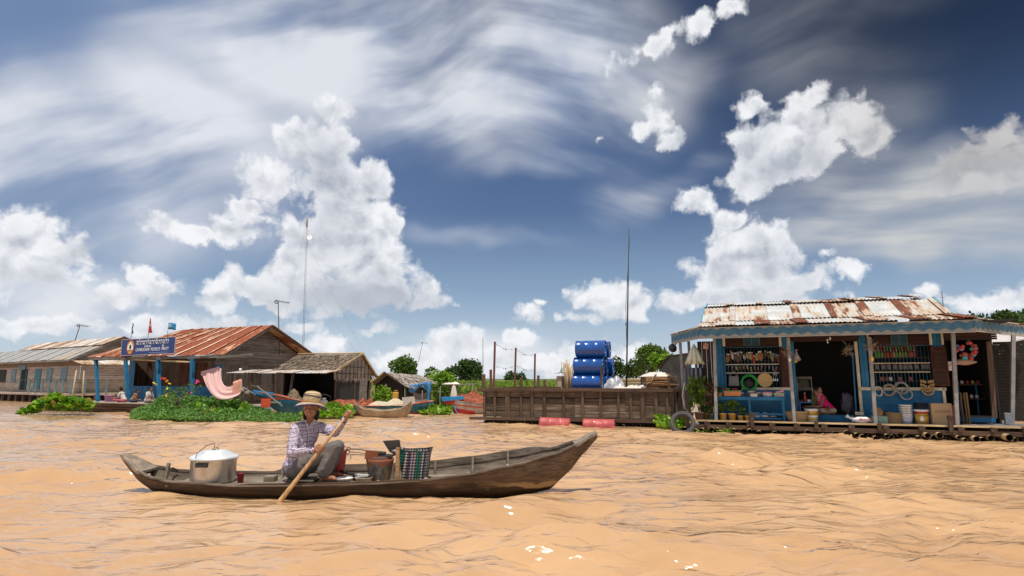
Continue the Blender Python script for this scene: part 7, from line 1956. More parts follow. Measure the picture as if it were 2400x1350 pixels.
r1, B1, S1, K1 = boat('fishing_boat', 'long blue fishing boat with high red-edged bow, loaded with nets', (bl.x, bl.y, 0), ang, Lb,
    [(0, .16), (.06, .28), (.2, .50), (.5, .66), (.85, .58), (1, .34)], [(0, .90), (.10, .80), (.25, .58), (.45, .40), (.7, .36), (.9, .42), (1, .50)], [(0, .70), (.06, .42), (.14, .10), (.25, -.1), (.9, -.1), (1, .05)], M['blue_hull'], boat_in, rim=plain('red_gunwale', (.42, .08, .03), .6))
MB().prism([(-.12, -.14, .96), (.62, -.34, .86), (.62, -.34, .74), (-.10, -.14, .84)], (0, .40, .0)).build('bow_block', plain('bright_boat_blue', (.02, .22, .46), .5), r1)
MB().prism([(-.06, -.12, .835), (.66, -.33, .735), (.75, -.30, .60), (.05, -.10, .76)], (0, .34, 0)).build('bow_band', plain('boat_red', (.40, .03, .02), .5), r1)
def heap(name, label, cat, loc, w, d, h, m_, seed, rz=0, n=500, fuzz=True):
    r = MB(); rnd = random.Random(seed)
    r.grid(lambda u, v: ((u - .5) * w, (v - .5) * d, h * (1 - abs(2 * u - 1) ** 2.2) * (1 - abs(2 * v - 1) ** 2.2) * (.75 + .7 * mnoise.noise(Vector((u * 5 + seed, v * 4, 0))))), 30, 16)
    if fuzz:
        for i in range(n):
            u, v = rnd.random(), rnd.random(); z = h * (1 - abs(2 * u - 1) ** 2.2) * (1 - abs(2 * v - 1) ** 2.2) * (.75 + .7 * mnoise.noise(Vector((u * 5 + seed, v * 4, 0))))
            p = Vector(((u - .5) * w, (v - .5) * d, z)); a = rnd.uniform(0, 6.28); q = Vector((math.cos(a) * .09, math.sin(a) * .06, rnd.uniform(-.01, .05)))
            r.tube([p - q * .5, p + Vector((0, 0, .025)), p + q * .6], .007, 3, cap=False)
    o = tag(r.build(name, m_), label, cat); o.location = loc; o.rotation_euler = (0, 0, rz); return o
net_red = plain('orange_red_net', (.36, .105, .055), .95, var=.4, scale=20, bmp=.6); net_brown = plain('brown_net', (.24, .18, .12), .95, var=.4, scale=20, bmp=.6)
def onb(px, Y, z): p = at(px, 893, Y); return (p.x, Y, z)
heap('fishing_net', 'brown fishing net piled in the bow of the long blue boat', 'net', onb(680, 22.9, .50), 1.7, .8, .25, net_brown, 3, ang)
heap('fishing_net', 'small mound of brown net rising against the hut post in the long blue boat', 'net', onb(690, 23.0, .62), .5, .4, .42, net_brown, 5, ang, 150)
heap('fishing_net', 'orange-red net heap in the long blue boat, left of the dinghy bow', 'net', onb(805, 23.5, .30), 1.5, .8, .34, net_red, 7, ang)
heap('fishing_net', 'orange-red fishing net heap in the long blue boat, right of the dinghy bow', 'net', onb(858, 23.7, .30), 1.0, .8, .30, net_red, 9, ang)
cloth('canvas_sheet', 'cream canvas sheet thrown over the stern of the long blue boat', 'canvas', onb(915, 23.6, .36), 1.7, .8, .25, plain('cream_canvas', (.50, .41, .29), .9, var=.25), 31, ang)
en = thing('boat_engine', 'small grey boat engine with curved pipe in the long blue boat', 'engine', onb(762, 23.2, .42), ang); MB().box((0, 0, .07), (.26, .2, .14)).lathe([(0, 0), (.07, 0), (.07, .12), (0, .12)], 12, (0, 0, .12)).build('block', plain('engine_grey', (.35, .35, .36), .4, metal=.4), en, bevel=.01); MB().tube([(-.2, 0, .05), (-.22, 0, .28), (0, 0, .38), (.22, 0, .30), (.25, 0, .1)], .018, 6).build('pipe', M['soot'], en)
jc = thing('jerrycan', 'yellow jerrycan standing behind the cream canvas', 'jerrycan', onb(928, 24.4, .50)); MB().box((0, 0, .19), (.22, .16, .34)).build('body', plain('ochre_plastic', (.55, .27, .03), .5), jc, bevel=.03); MB().tube([(-.06, 0, .36), (-.05, 0, .42), (.05, 0, .42), (.06, 0, .36)], .015, 6).build('handle', plain('ochre_plastic', (.55, .27, .03)), jc)
# wooden dinghy with cut-off high transom
dm = wood('dinghy_wood', (.26, .18, .11), (.46, .35, .24), 'x', spread=.3)
dl_ = at(833, 893, 21.9); r2, B2, S2, K2 = boat('dinghy', 'small bare wooden dinghy with tall squared stern board', (dl_.x, dl_.y, 0), R(6), 2.05,
    [(0, .08), (.08, .22), (.3, .40), (.6, .46), (.85, .42), (1, .34)], [(0, .52), (.08, .42), (.2, .30), (.5, .24), (.8, .30), (.92, .46), (1, .62)], [(0, .40), (.10, .12), (.2, -.05), (.85, -.06), (.95, .10), (1, .40)], dm, dm)
MB().prism([(1.72, .30, .38), (2.16, .30, .50), (2.10, .26, .74), (1.66, .26, .70)], (.0, .05, .0)).build('stern_board', M['linen'], r2)
MB().box((1.2, -.05, .20), (.9, .4, .02)).build('bottom_board', plain('pale_board', (.50, .42, .36), .7), r2); MB().box((.55, -.1, .23), (.5, .2, .03)).build('red_cloth', plain('faded_red', (.50, .14, .10), .8), r2)
MB().bar((1.45, -.40, .30), (1.45, .40, .30), .06, .03).build('thwart', dm, r2)
# grey-blue hull stern showing right of the dinghy
gl = at(958, 893, 24.6); boat('skiff', 'grey-blue skiff with pink gunwale moored right of the wooden dinghy', (gl.x, gl.y, 0), R(4), 1.0,
    [(0, .30), (.5, .40), (1, .34)], [(0, .42), (.5, .44), (1, .50)], [(0, -.1), (.8, -.1), (1, .10)], stripes_hull('skiff_hull', [(-.3, .16, (.20, .17, .13))], (.12, .18, .22)), boat_in, rim=plain('pink_gunwale', (.50, .20, .16), .6))
gl = at(998, 893, 26.5); boat('skiff', 'low blue skiff with pale load lying in front of the small thatched hut', (gl.x, gl.y, 0), R(2), .95,
    [(0, .2), (.5, .32), (1, .2)], [(0, .24), (.5, .20), (1, .26)], [(0, -.1), (.8, -.1), (1, .0)], plain('skiff_blue', (.02, .16, .26), .5), boat_in)
# red and blue boat by the barge
rl_ = at(1040, 893, 24.4); r3, B3, S3, K3 = boat('fishing_boat', 'white-sided fishing boat with blue and red striped bow, piled with orange-red net', (rl_.x + .25, rl_.y, 0), R(10), 4.2,
    [(0, .04), (.08, .24), (.25, .52), (.6, .62), (1, .5)], [(0, .52), (.08, .50), (.3, .38), (.6, .34), (1, .40)], [(0, .30), (.04, .02), (.1, -.1), (1, -.1)],
    mat('striped_bow_hull', lambda t, b: (lambda s, n: (t.put(b.inputs['Base Color'],
        t.mix(t.m('MULTIPLY', t.m('LESS_THAN', t.m('ADD', s[2], t.m('MULTIPLY', s[0], .16)), .27), t.m('LESS_THAN', s[0], 1.0)),
              t.mix(t.m('LESS_THAN', t.m('ABSOLUTE', t.m('SUBTRACT', t.m('ADD', s[2], t.m('MULTIPLY', s[0], .10)), .38)), .035),
                    t.mix(t.mapr(n, .35, .65), (.30, .27, .24), (.44, .40, .36)), (.45, .09, .05)), (.42, .02, .02))), b.inputs['Roughness'].__setattr__('default_value', .5)))(t.sep(co(t)), t.noise(co(t), 4, 4, .6))), boat_in)
MB().prism([(-.34, -.14, .66), (.58, -.22, .70), (.56, -.22, .58), (-.30, -.14, .50)], (0, .34, 0)).build('bow_deck', plain('bright_boat_blue', (.02, .22, .46)), r3)
MB().prism([(-.30, -.12, .50), (.56, -.20, .575), (.44, -.18, .46), (.12, -.14, .36), (-.14, -.11, .38)], (0, .30, 0)).build('bow_underside', plain('boat_red', (.40, .03, .02)), r3)
for s_ in (-1,): MB().bar((.10, -.10, .40), (.34, -.26, -.05), .05, .02).build('bow_stripe', plain('bright_boat_blue', (.02, .22, .46)), r3)
for x in (1.75, 2.5): MB().box((x, -.50, .42), (.42, .05, .10)).build('blue_board', plain('bright_boat_blue', (.02, .22, .46)), r3)
MB().bar((.6, -.28, .64), (1.4, -.50, .44), .30, .03).build('side_board', plain('rust_board', (.38, .12, .05), .8), r3)
heap('fishing_net', 'high orange-red net heap in the white-sided boat beside the barge', 'net', onb(1098, 24.9, .38), 1.8, .9, .46, net_red, 13, R(10), 800)
# old pole stake row with clutter between the huts
for px, Y, top, lb in ((1030, 26, 905, 'thin stake standing in the water left of the red and blue bow'), (988, 27, 915, 'thin stake standing in the water below the torn blue tarpaulin')):
    a, b = at(px, 960, Y), at(px + 2, top, Y); a.z = -.4; o = tag(MB().tube([(0, 0, 0), tuple(b - a)], .022, 6).build('mooring_stake', M['grey_wood_z']), lb, 'stake'); o.location = a
# ================================================================ people
def evaluated(o, name):
    dg = bpy.context.evaluated_depsgraph_get(); dg.update()
    me = bpy.data.meshes.new_from_object(o.evaluated_get(dg)); me.name = name
    return me
def fused(name, prims, m_, parent, voxel=.008, smooth=6, fold=0., foldscale=9., seed=0, gather=None):
    """one continuous skin from overlapping tapered limbs and rounded masses"""
    mb = MB()
    for p in prims:
        if p[0] == 'c':
            a, b, ra, rb = Vector(p[1]), Vector(p[2]), p[3], p[4]
            mb.tube([a, b], [ra, rb], 14); mb.ell(a, ra * .995, n=14, m=8); mb.ell(b, rb * .995, n=14, m=8)
        elif p[0] == 't': mb.tube(p[1], p[2], 10); mb.ell(p[1][-1], p[2][-1] * .99, n=10, m=6); mb.ell(p[1][0], p[2][0] * .99, n=10, m=6)
        elif p[0] == 'e': mb.ell(p[1], p[2], rot=p[3] if len(p) > 3 else None, n=20, m=14)
    o = mb.build(name, m_)
    md = o.modifiers.new('r', 'REMESH'); md.mode = 'VOXEL'; md.voxel_size = voxel; md.use_smooth_shade = True
    if smooth: sm = o.modifiers.new('s', 'SMOOTH'); sm.factor = .5; sm.iterations = smooth
    me = evaluated(o, name); bpy.data.objects.remove(o)
    if fold:
        nrm = [v.normal.copy() for v in me.vertices]
        for v, n in zip(me.vertices, nrm):
            p = v.co * foldscale + Vector((seed, 0, 0))
            f = mnoise.noise(p) * .6 + (abs(mnoise.noise(p * 1.9)) - .2) * .9
            v.co += n * f * fold
    me.materials.clear(); me.materials.append(m_)
    me.polygons.foreach_set('use_smooth', [True] * len(me.polygons))
    r = bpy.data.objects.new(name, me); COL.objects.link(r); r.parent = parent
    return r
def skinmat(name, c):
    def fn(t, b):
        P = co(t); n = t.noise(P, 14, 4, .6)
        t.put(b.inputs['Base Color'], t.mix(t.mapr(n, .3, .7), sca(c, .82), sca(c, 1.12))); b.inputs['Roughness'].default_value = .45
        b.inputs['Subsurface Weight'].default_value = .08; b.inputs['Subsurface Radius'].default_value = (.02, .008, .004)
    return mat(name, fn)
def frame_of(f, up=(0, 0, 1)):
    f = Vector(f).normalized(); u = Vector(up); r = u.cross(f).normalized() * -1; u = r.cross(f).normalized() ; 
    if u.z < 0: u = -u
    return r, f, u          # r: viewer's right when looking at the face? (kept consistent with f x u)
def head_prims(c, f, s=1.):
    c = Vector(c); r, f, u = frame_of(f); Mx = Matrix((r, f, u)).transposed()
    P = lambda x, y, z: c + (r * x + f * y + u * z) * s
    return [('e', P(0, -.008, .022), (.074 * s, .090 * s, .092 * s), Mx), ('e', P(0, .020, -.026), (.064 * s, .064 * s, .074 * s), Mx), ('e', P(0, .045, -.078), (.026 * s, .026 * s, .022 * s), Mx),
            ('e', P(0, .088, -.012), (.013 * s, .020 * s, .022 * s), Mx), ('e', P(0, .094, -.022), (.017 * s, .014 * s, .011 * s), Mx), ('e', P(.035, .055, -.02), (.025 * s, .025 * s, .025 * s), Mx), ('e', P(-.035, .055, -.02), (.025 * s, .025 * s, .025 * s), Mx),
            ('e', P(0, .072, -.052), (.024 * s, .014 * s, .012 * s), Mx), ('e', P(.074, -.005, -.01), (.010 * s, .018 * s, .028 * s), Mx), ('e', P(-.074, -.005, -.01), (.010 * s, .018 * s, .028 * s), Mx)], P, Mx
def face_details(P, Mx, parent, s=1., smile=False):
    eye_w = plain('eye_white', (.26, .21, .18), .3, var=.05); eye_d = plain('eye_dark', (.015, .01, .008), .2)
    for sx in (-1, 1):
        MB().ell(P(sx * .030, .074, .008), (.012 * s, .006 * s, .005 * s), Mx, n=12, m=8).build('eye', eye_w, parent)
        MB().ell(P(sx * .030, .080, .008), (.006 * s, .003 * s, .006 * s), Mx, n=10, m=6).build('iris', eye_d, parent)
        MB().tube([P(sx * .014, .084, .026), P(sx * .030, .084, .031), P(sx * .048, .072, .026)], [.003 * s, .0042 * s, .002 * s], 6).build('eyebrow', eye_d, parent)
    MB().tube([P(-.024, .073, -.050), P(-.010, .085, -.054), P(.010, .085, -.054), P(.024, .073, -.050)], [.003 * s, .0075 * s, .0075 * s, .003 * s], 8).build('lips', plain('lips', (.30, .08, .06), .4), parent)
    if smile: MB().tube([P(-.014, .087, -.052), P(0, .0905, -.054), P(.014, .087, -.052)], [.002 * s, .0042 * s, .002 * s], 8).build('teeth', plain('teeth', (.7, .66, .6), .3), parent)
def hand_prims(h, axis, s=1., wrist=None, flip=1):
    """hand closed round a pole through h with direction axis; wrist tells where the arm comes from"""
    h = Vector(h); ax = Vector(axis).normalized(); w = (Vector(wrist) - h); w = (w - ax * w.dot(ax)).normalized(); n = ax.cross(w) * flip
    pr = []
    R0 = .027 * s
    for k in range(4):
        off = ax * (.030 - .020 * k) * s; L = [1., 1.08, 1., .82][k]
        pts = [h + off + (w * math.cos(a) + n * math.sin(a)) * R0 * (1 + .15 * math.cos(a)) for a in [R(20) + L * R(250) * j / 6 for j in range(7)]]
        pts[0] = pts[0] + w * .015 * s
        pr.append(('t', pts, [.0105 * s, .0100 * s, .0095 * s, .009 * s, .0085 * s, .008 * s, .007 * s]))
    c = h + w * .040 * s + n * .012 * s
    Mx = Matrix((ax, w, n)).transposed()
    pr.append(('e', c, (.040 * s, .032 * s, .016 * s), Mx))
    th = [h + ax * .030 * s + w * .045 * s, h + ax * .044 * s + w * .020 * s - n * .012 * s, h + ax * .040 * s - n * .028 * s, h + ax * .026 * s - n * .032 * s - w * .012 * s]
    pr.append(('t', th, [.013 * s, .012 * s, .0105 * s, .009 * s]))
    return pr
def relaxed_hand(wr, tip, up, s=1.):
    wr, tip, up = Vector(wr), Vector(tip), Vector(up); d = (tip - wr).normalized(); sd = d.cross(up).normalized(); u = sd.cross(d)
    pr = [('e', wr + d * .045 * s, (.042 * s, .036 * s, .016 * s), Matrix((d, sd, u)).transposed())]
    for k in range(4):
        b = wr + d * .078 * s + sd * (.027 - .018 * k) * s; L = [.065, .075, .070, .055][k] * s
        pr.append(('t', [b, b + d * L * .5 - u * .004, b + d * L - u * .016 * s], [.0092 * s, .0085 * s, .007 * s]))
    b = wr + d * .03 * s + sd * .034 * s; pr.append(('t', [b, b + (d + sd * .8).normalized() * .03 * s, b + (d * 1.2 + sd * .5).normalized() * .058 * s], [.012 * s, .0105 * s, .009 * s]))
    return pr
def foot_prims(an, toe, s=1.):
    an, toe = Vector(an), Vector(toe); d = (toe - an); d.z *= .2; d.normalize(); sd = d.cross(Vector((0, 0, 1))).normalized(); z0 = min(an.z - .05 * s, toe.z)
    base = Vector((an.x, an.y, z0))
    pr = [('e', base - d * .030 * s + Vector((0, 0, .022 * s)), (.036 * s,) * 3), ('c', base + Vector((0, 0, .030 * s)), base + d * .12 * s + Vector((0, 0, .018 * s)), .034 * s, .030 * s), ('c', an, base + Vector((0, 0, .03 * s)), .034 * s, .036 * s)]
    for k in range(5):
        b = base + d * (.145 - .006 * abs(k - .5) * 1.5) * s + sd * (.030 - .0155 * k) * s + Vector((0, 0, .012 * s)); pr.append(('t', [b, b + d * (.045 - .005 * k) * s - Vector((0, 0, .002))], [.012 * s if k == 0 else .0095 * s, .011 * s if k == 0 else .008 * s]))
    return pr
hairm = plain('black_hair', (.008, .007, .006), .5, var=.3, scale=40, spec=.2)

# ---------------------------------------------------------------- the paddler
wo = at(700, 893, 7.36); W0 = Vector((wo.x, 7.36, PZ))
woman = thing('person', 'seated paddler in straw hat, plaid shirt and grey trousers, holding a long wooden paddle', 'person', W0)
def L_(px, py, Y): return at(px, py, Y) - W0
skin = skinmat('sun_browned_skin', (.30, .125, .06))
J = dict(pel=L_(700, 1098, 7.40), chest=L_(714, 1022, 7.37), neck=L_(727, 984, 7.36), head=L_(729, 957, 7.30), shR=L_(694, 1003, 7.27), shL=L_(751, 1001, 7.46),
         elR=L_(683, 1062, 7.10), haR=L_(748, 1052, 6.95), elL=L_(786, 1014, 7.30), haL=L_(813, 968, 7.10), hipR=L_(700, 1096, 7.31), hipL=L_(705, 1096, 7.50),
         knR=L_(785, 1048, 7.20), knL=L_(793, 1046, 7.45), anR=L_(762, 1109, 7.19), anL=L_(770, 1106, 7.46))
pad_top, pad_bot = at(822, 962, 7.10), at(655, 1176, 6.84)
pdir = (pad_top - pad_bot).normalized()
fd = Vector((.10, -1, -.02))
hp_, P_, Mx_ = head_prims(J['head'], fd, 1.12)
J['haR'] = (pad_bot + (pad_top - pad_bot) * ((748 - 655) / (822 - 655))) - W0
J['haL'] = (pad_bot + (pad_top - pad_bot) * .955) - W0
wrR = J['haR'] + (J['elR'] - J['haR']).normalized() * .085; wrL = J['haL'] + (J['elL'] - J['haL']).normalized() * .085
prims = hp_ + [('c', J['neck'] - Vector((0, 0, .06)), J['head'] - Vector((0, 0, .05)), .050, .045),
    ('e', J['chest'] + Vector((0, .02, .03)), (.13, .10, .15)), ('c', J['pel'], J['chest'], .12, .11), ('e', J['pel'] + Vector((-.01, 0, .0)), (.15, .16, .11)),
    ('c', J['shR'], J['shL'], .052, .052), ('c', J['shR'], J['elR'], .046, .036), ('c', J['elR'], wrR, .035, .026), ('c', J['shL'], J['elL'], .046, .036), ('c', J['elL'], wrL, .035, .026),
    ('c', J['hipR'], J['knR'], .080, .055), ('c', J['knR'], J['anR'], .052, .034), ('c', J['hipL'], J['knL'], .080, .055), ('c', J['knL'], J['anL'], .052, .034),
    ('c', wrR, J['haR'] + (wrR - J['haR']) * .45, .025, .024), ('c', wrL, J['haL'] + (wrL - J['haL']) * .45, .025, .024)]
prims += hand_prims(J['haR'], pdir, 1.08, wrR) + hand_prims(J['haL'], pdir, 1.05, wrL)
toeR = J['anR'] + Vector((.2, -.05, 0)); zf_ = PZ + .03 - W0.z
prims += foot_prims(Vector((J['anR'].x, J['anR'].y, zf_ + .06)), toeR, .95) + foot_prims(Vector((J['anL'].x, J['anL'].y, zf_ + .06)), J['anL'] + Vector((.2, 0, 0)), .95)
prims += [('c', J['anR'], Vector((J['anR'].x, J['anR'].y, zf_ + .06)), .036, .034), ('c', J['anL'], Vector((J['anL'].x, J['anL'].y, zf_ + .06)), .036, .034)]
body = fused('body', prims, skin, woman, .0055, 3)
face_details(P_, Mx_, woman, 1.12, True)
def plaid():
    def fn(t, b):
        P = co(t)
        w_ = t.v('SCALE', t.v('SUBTRACT', t.noise(P, 8, 3, .5, col=True), (.5, .5, .5)), scale=.10)
        s = t.sep(t.v('ADD', t.mapping(P, rot=(0, R(6), 0)), w_))
        def line(x, k, w, off=0.): return t.m('LESS_THAN', t.m('FRACT', t.m('MULTIPLY', t.m('ADD', x, 9 + off), k)), w)
        xx = t.m('ADD', s[0], t.m('MULTIPLY', s[1], .8))
        c = t.mix(t.m('MAXIMUM', line(xx, 24, .42), line(s[2], 21, .42)), (.50, .46, .55), (.29, .27, .35))
        c = t.mix(t.m('MULTIPLY', line(xx, 24, .42), line(s[2], 21, .42)), c, (.11, .10, .15))
        c = t.mix(t.m('MAXIMUM', line(xx, 24, .10, .03), line(s[2], 21, .10, .033)), c, (.70, .62, .70))
        c = t.mix(t.m('MAXIMUM', line(xx, 34, .12, .01), line(s[2], 30, .12, .01)), c, (.20, .10, .16))
        t.put(b.inputs['Base Color'], c); b.inputs['Roughness'].default_value = .9; b.inputs['Specular IOR Level'].default_value = .15
        bump(t, b, t.noise(P, 22, 4, .6), .5, .008)
    return mat('plaid_cotton', fn)
sl = lambda a, b, f: a + (b - a) * f
shirt = fused('shirt', [('e', J['chest'] + Vector((0, .02, .02)), (.155, .125, .175)), ('c', J['pel'] + Vector((-.01, 0, .05)), J['chest'], .150, .135), ('e', J['pel'] + Vector((-.03, 0, .04)), (.155, .165, .10)),
    ('c', J['shR'] + Vector((.01, 0, 0)), J['shL'], .066, .066), ('c', J['shR'], J['elR'], .068, .056), ('c', J['elR'], sl(J['elR'], wrR, .93), .055, .040), ('c', J['shL'], J['elL'], .066, .054), ('c', J['elL'], sl(J['elL'], wrL, .93), .054, .040),
    ('c', J['neck'] - Vector((.045, 0, .035)), J['neck'] - Vector((-.03, -.01, .04)), .052, .052)], plaid(), woman, .009, 4, .012, 10.)
for w_, el_ in ((wrR, J['elR']), (wrL, J['elL'])):
    d = (w_ - el_).normalized(); MB().tube([w_ - d * .035, w_ - d * .008], [.042, .040], 16).build('cuff', plain('navy_cuff', (.03, .05, .14), .8), woman)
MB().torus(J['neck'] + Vector((.0, .01, -.018)), .056, .012, 24, 8, rot=(R(78), 0, 0)).build('collar', plaid(), woman)
MB().prism([P_(-.045, .02, -.115), P_(0, .055, -.19), P_(-.012, .05, -.195), P_(-.07, .02, -.13)], (0, -.008, 0)).build('collar_flap', plaid(), woman)
MB().prism([P_(.045, .02, -.115), P_(0, .055, -.19), P_(.012, .05, -.195), P_(.07, .02, -.13)], (0, -.008, 0)).build('collar_flap', plaid(), woman)
def fabric(name, c):
    def fn(t, b):
        P = co(t); n = t.noise(P, 12, 5, .65)
        t.put(b.inputs['Base Color'], t.mix(t.mapr(n, .3, .7), sca(c, .8), sca(c, 1.15))); b.inputs['Roughness'].default_value = .9; b.inputs['Specular IOR Level'].default_value = .2
        bump(t, b, t.noise(P, 30, 4, .6), .4, .006)
    return mat(name, fn)
pants = fabric('grey_trousers', (.155, .140, .132))
fused('trousers', [('e', J['pel'] + Vector((-.015, 0, -.01)), (.160, .180, .125)), ('c', J['hipR'], J['knR'], .105, .078), ('c', J['knR'], J['anR'] + Vector((-.012, 0, .025)), .076, .082), ('c', J['hipL'], J['knL'], .105, .078), ('c', J['knL'], J['anL'] + Vector((-.01, 0, .025)), .076, .080),
    ('e', sl(J['hipR'], J['hipL'], .5) + Vector((.08, 0, .01)), (.14, .15, .09))], pants, woman, .009, 4, .013, 8., 5)
# hair and hat
fused('hair', [('e', P_(0, -.022, .030), (.086, .094, .096), Mx_), ('e', P_(.062, -.02, -.055), (.026, .05, .085), Mx_), ('e', P_(-.062, -.02, -.055), (.026, .05, .085), Mx_), ('e', P_(0, -.075, -.06), (.07, .04, .10), Mx_), ('e', P_(.06, -.03, -.11), (.025, .035, .04), Mx_)], hairm, woman, .008, 3, .006, 30)
def straw():
    def fn(t, b):
        P = co(t); s = t.sep(P); r = t.m('SQRT', t.m('ADD', t.m('MULTIPLY', s[0], s[0]), t.m('MULTIPLY', s[1], s[1])))
        w = t.m('SINE', t.m('MULTIPLY', t.m('ADD', r, s[2]), 420)); a = t.m('SINE', t.m('MULTIPLY', t.m('ARCTAN2', s[0], s[1]), 70)); n = t.noise(P, 25, 4, .7)
        c = t.mix(t.mapr(t.m('ADD', t.m('MULTIPLY', w, .3), n), .2, .8), (.25, .165, .08), (.54, .42, .25)); c = t.mix(t.mapr(a, .6, 1, 0, .35), c, (.30, .18, .08))
        t.put(b.inputs['Base Color'], c); b.inputs['Roughness'].default_value = .8; bump(t, b, w, .6, .004)
    return mat('straw', fn)
hat = bpy.data.objects.new('straw_hat', None); hat.empty_display_size = .1
hm = MB()
def brimf(u, v):
    a = 2 * PI * u; r = .100 + .088 * v; droop = -.045 * v ** 1.5 * (1 + .35 * math.sin(a * 2 + .6)) ; return (r * math.cos(a), r * math.sin(a), .008 + droop)
hm.grid(brimf, 56, 8)
hm.lathe([(.104, .005), (.105, .04), (.102, .085), (.093, .118), (.068, .138), (.03, .146), (0, .147)], 40)
hato = hm.build('straw_hat', straw(), woman, solid=.004); hato.location = P_(0, -.012, .050); hato.rotation_euler = (R(-7), R(4), 0)
for nm_, fn_, r_, c_ in (('brim_trim', lambda i: Vector(brimf(i / 56, 1)), .0065, (.05, .05, .22)), ('hat_ribbon', lambda i: Vector((.1045 * math.cos(2 * PI * i / 56), .1045 * math.sin(2 * PI * i / 56), .088 + .008 * math.sin(2 * PI * i / 56 * 2))), .006, (.05, .05, .10))):
    MB().tube([fn_(i) for i in range(57)], r_, 6).build(nm_, plain(nm_, c_, .8), hato)
MB().tube([Vector((.107 * math.cos(2 * PI * i / 56), .107 * math.sin(2 * PI * i / 56), .018)) for i in range(57)], .008, 6).build('hat_band', plain('tan_band', (.40, .22, .09), .8), hato)
MB().ell((-.062, -.085, .022), (.016, .008, .012)).build('red_bow', plain('red_bow', (.65, .03, .03), .7), hato)
# paddle
pd = thing('paddle', 'long round wooden paddle held slantwise with its end in the water', 'paddle', pad_bot)
v = pad_top - pad_bot
def paddle_wood():
    def fn(t, b):
        P = co(t); n = t.noise(t.mapping(P, scale=(1, 1, 1)), 9, 5, .7); g = t.noise(t.mapping(P, rot=(0, R(-38), 0), scale=(20, 20, 1.2)), 2, 5, .7)
        c = t.mix(t.mapr(g, .3, .7), (.30, .15, .055), (.56, .34, .16)); c = t.mix(t.mapr(n, .55, .7, 0, .6), c, (.16, .08, .04)); t.put(b.inputs['Base Color'], c); b.inputs['Roughness'].default_value = .5; bump(t, b, g, .4, .004)
    return mat('paddle_wood', fn)
MB().tube([-v * .12, Vector((0, 0, 0)), v * .2, v * .45, v * .6, v], [.028, .028, .024, .0195, .018, .015], 14).build('shaft', paddle_wood(), pd)
MB().prism([-v * .12 + Vector((-.04, 0, .02)), -v * .12 + Vector((.05, 0, -.02)), -v * .42 + Vector((.07, 0, -.05)), -v * .45, -v * .42 + Vector((-.07, 0, .05))], (0, .012, 0)).build('blade', paddle_wood(), pd)
seat = tag(MB().box((0, 0, .022), (.34, .30, .018)).box((-.12, 0, .006), (.03, .26, .016)).box((.12, 0, .006), (.03, .26, .016)).build('seat_board', M['canoe_plank'], bevel=.004), 'low wooden board seat under the paddler', 'seat'); seat.location = in_canoe(712, -.04, PZ)

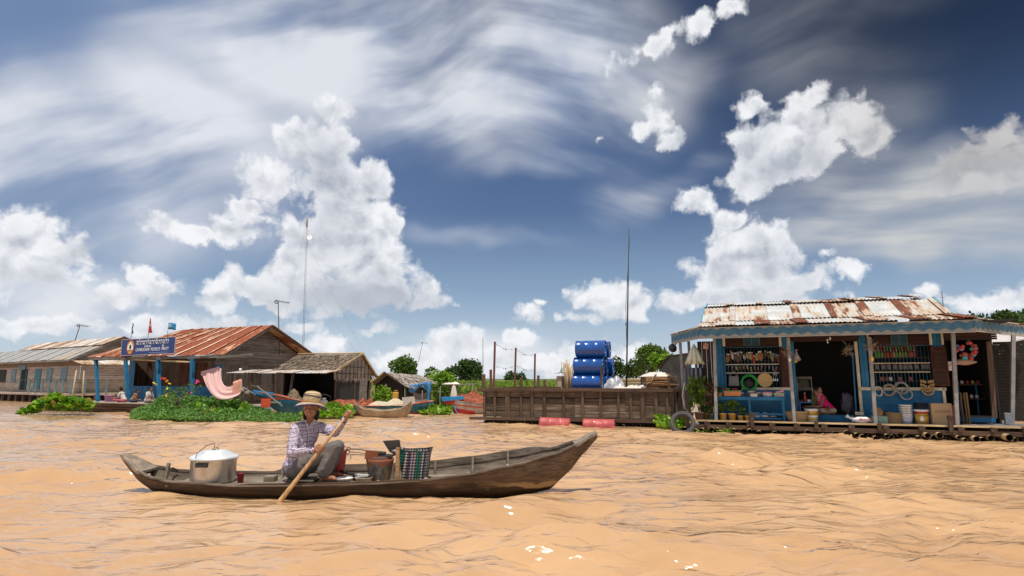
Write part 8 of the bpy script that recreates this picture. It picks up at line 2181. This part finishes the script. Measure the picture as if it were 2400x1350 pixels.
# ---------------------------------------------------------------- smaller seated figures
def sitter(label, base, rz, s, skinm, shirtm, pantm=None, lean=0., hair='short', face=(1, 0, 0), arms='lap', sleeves=True, kneel=True, zc=0., cat='person'):
    r = thing('person', label, cat, base, rz)
    V = lambda x, y, z: Vector((x, y, z)) * s
    pel = V(0, 0, .10); ch = V(.06 + lean, 0, .38); nk = V(.09 + lean * 1.3, 0, .54); hd = nk + V(.03, 0, .12)
    pr, P, Mx = head_prims(hd, face, s * .98)
    sh = {1: ch + V(0, -.15, .10), -1: ch + V(0, .15, .10)}
    pr += [('c', nk - V(0, 0, .05), hd - V(0, 0, .05), .045 * s, .042 * s), ('e', ch, V(.10, .13, .17)), ('c', pel, ch, .115 * s, .105 * s), ('e', pel, V(.13, .16, .11)), ('c', sh[1], sh[-1], .045 * s, .045 * s)]
    sp = [('e', ch, V(.118, .150, .18)), ('c', pel + V(0, 0, .03), ch, .130 * s, .120 * s), ('c', sh[1], sh[-1], .055 * s, .055 * s)]
    pp = [('e', pel, V(.14, .17, .12))]
    for k in (1, -1):
        y = -.14 * k
        el = ch + V(.08, y * 1.35, -.14); ha = V(.30 + lean * .8, y * .7, .16) if arms == 'lap' else V(.46 + lean, y * .8, .22)
        pr += [('c', sh[k], el, .040 * s, .034 * s), ('c', el, ha, .033 * s, .024 * s)] + relaxed_hand(ha, ha + V(.1, 0, -.02), (0, 0, 1), s)
        if sleeves: sp += [('c', sh[k], sl(sh[k], el, .7), .056 * s, .052 * s)]
        if sleeves == 'long': sp += [('c', el, sl(el, ha, .9), .050 * s, .036 * s), ('c', sh[k], el, .055 * s, .050 * s)]
        hip = V(.02, y * .7, .09); kn = V(.36, y * 1.9, .12); an = V(.16, -y * .3, .05)
        pr += [('c', hip, kn, .070 * s, .050 * s), ('c', kn, an, .048 * s, .032 * s)] + foot_prims(an, an + V(.1, -y * .5, -.03), s * .9)
        pp += [('c', hip, kn, .084 * s, .066 * s), ('c', kn, sl(kn, an, .85), .064 * s, .048 * s)]
    fused('body', pr, skinm, r, .011 * s + .002, 2)
    fused('shirt', sp, shirtm, r, .013, 3, .008, 9, base[0])
    if pantm: fused('trousers', pp, pantm, r, .013, 3, .008, 9)
    hpz = [('e', P(0, -.022, .030), (.084 * s, .092 * s, .094 * s), Mx)]
    if hair == 'bob': hpz += [('e', P(0, -.06, -.03), (.085 * s, .06 * s, .09 * s), Mx)]
    if hair == 'bun': hpz += [('e', P(0, -.11, .05), (.05 * s, .05 * s, .05 * s), Mx)]
    fused('hair', hpz, hairm, r, .010, 2)
    face_details(P, Mx, r, s * .98)
    return r
sk2 = skinmat('brown_skin', (.30, .14, .08)); sk3 = skinmat('deep_brown_skin', (.22, .11, .065))
fl_ = lambda px, y: tuple(F.W((F.X(px, y, 960), y, fz)))
sitter('woman in olive jacket and pink scarf sitting cross-legged in the shop doorway', fl_(1919, WY + .12), F.a + R(-75), .92, sk2, fabric('olive_jacket', (.10, .085, .04)), fabric('pale_trousers', (.42, .32, .22)), 0, 'bun', (.96, .28, .0), sleeves='long')
r = sitter('figure in bright pink top leaning over towards the woman in the shop doorway', fl_(1947, WY + .10), F.a + R(195), .90, sk3, fabric('hot_pink_top', (.75, .015, .17)), fabric('khaki_trousers', (.40, .30, .20)), .18, 'short', (1, .1, -.55), arms='reach', sleeves=False)
sc_ = MB().torus((0, 0, 0), .065, .035, 18, 8, rot=(R(80), 0, 0)).ell((0, -.07, -.09), (.06, .03, .10)).build('scarf', fabric('pink_scarf', (.45, .17, .17))); 
wm = [o for o in bpy.data.objects if o.get('label', '').startswith('woman in olive')][0]; sc_.parent = wm; sc_.location = (.09, 0, .50); sc_.rotation_euler = (0, 0, R(75))
pf_ = lambda px, y: tuple(H.W((H.X(px, y, 938), y, pz)))
sitter('child in white shirt and pink bottoms reaching forward, left of the second blue post', pf_(291, -1.75), R(178), .80, sk2, fabric('white_shirt', (.55, .50, .47)), fabric('rose_shorts', (.40, .10, .14)), .10, 'short', (1, -.1, -.25), arms='reach')
sitter('bare-backed child crouching just right of the second blue post', pf_(309, -1.75), R(8), .70, sk2, skinmat('brown_skin2', (.34, .17, .10)), fabric('dark_shorts', (.05, .05, .08)), .12, 'bob', (1, -.2, -.4), sleeves=False)
sitter('girl in pale shirt with short dark hair beside the blue wall and plants', pf_(345, -1.75), R(-10), .84, sk2, fabric('pale_shirt', (.50, .45, .44)), fabric('grey_skirt', (.30, .26, .24)), .02, 'bob', (1, -.25, -.2))
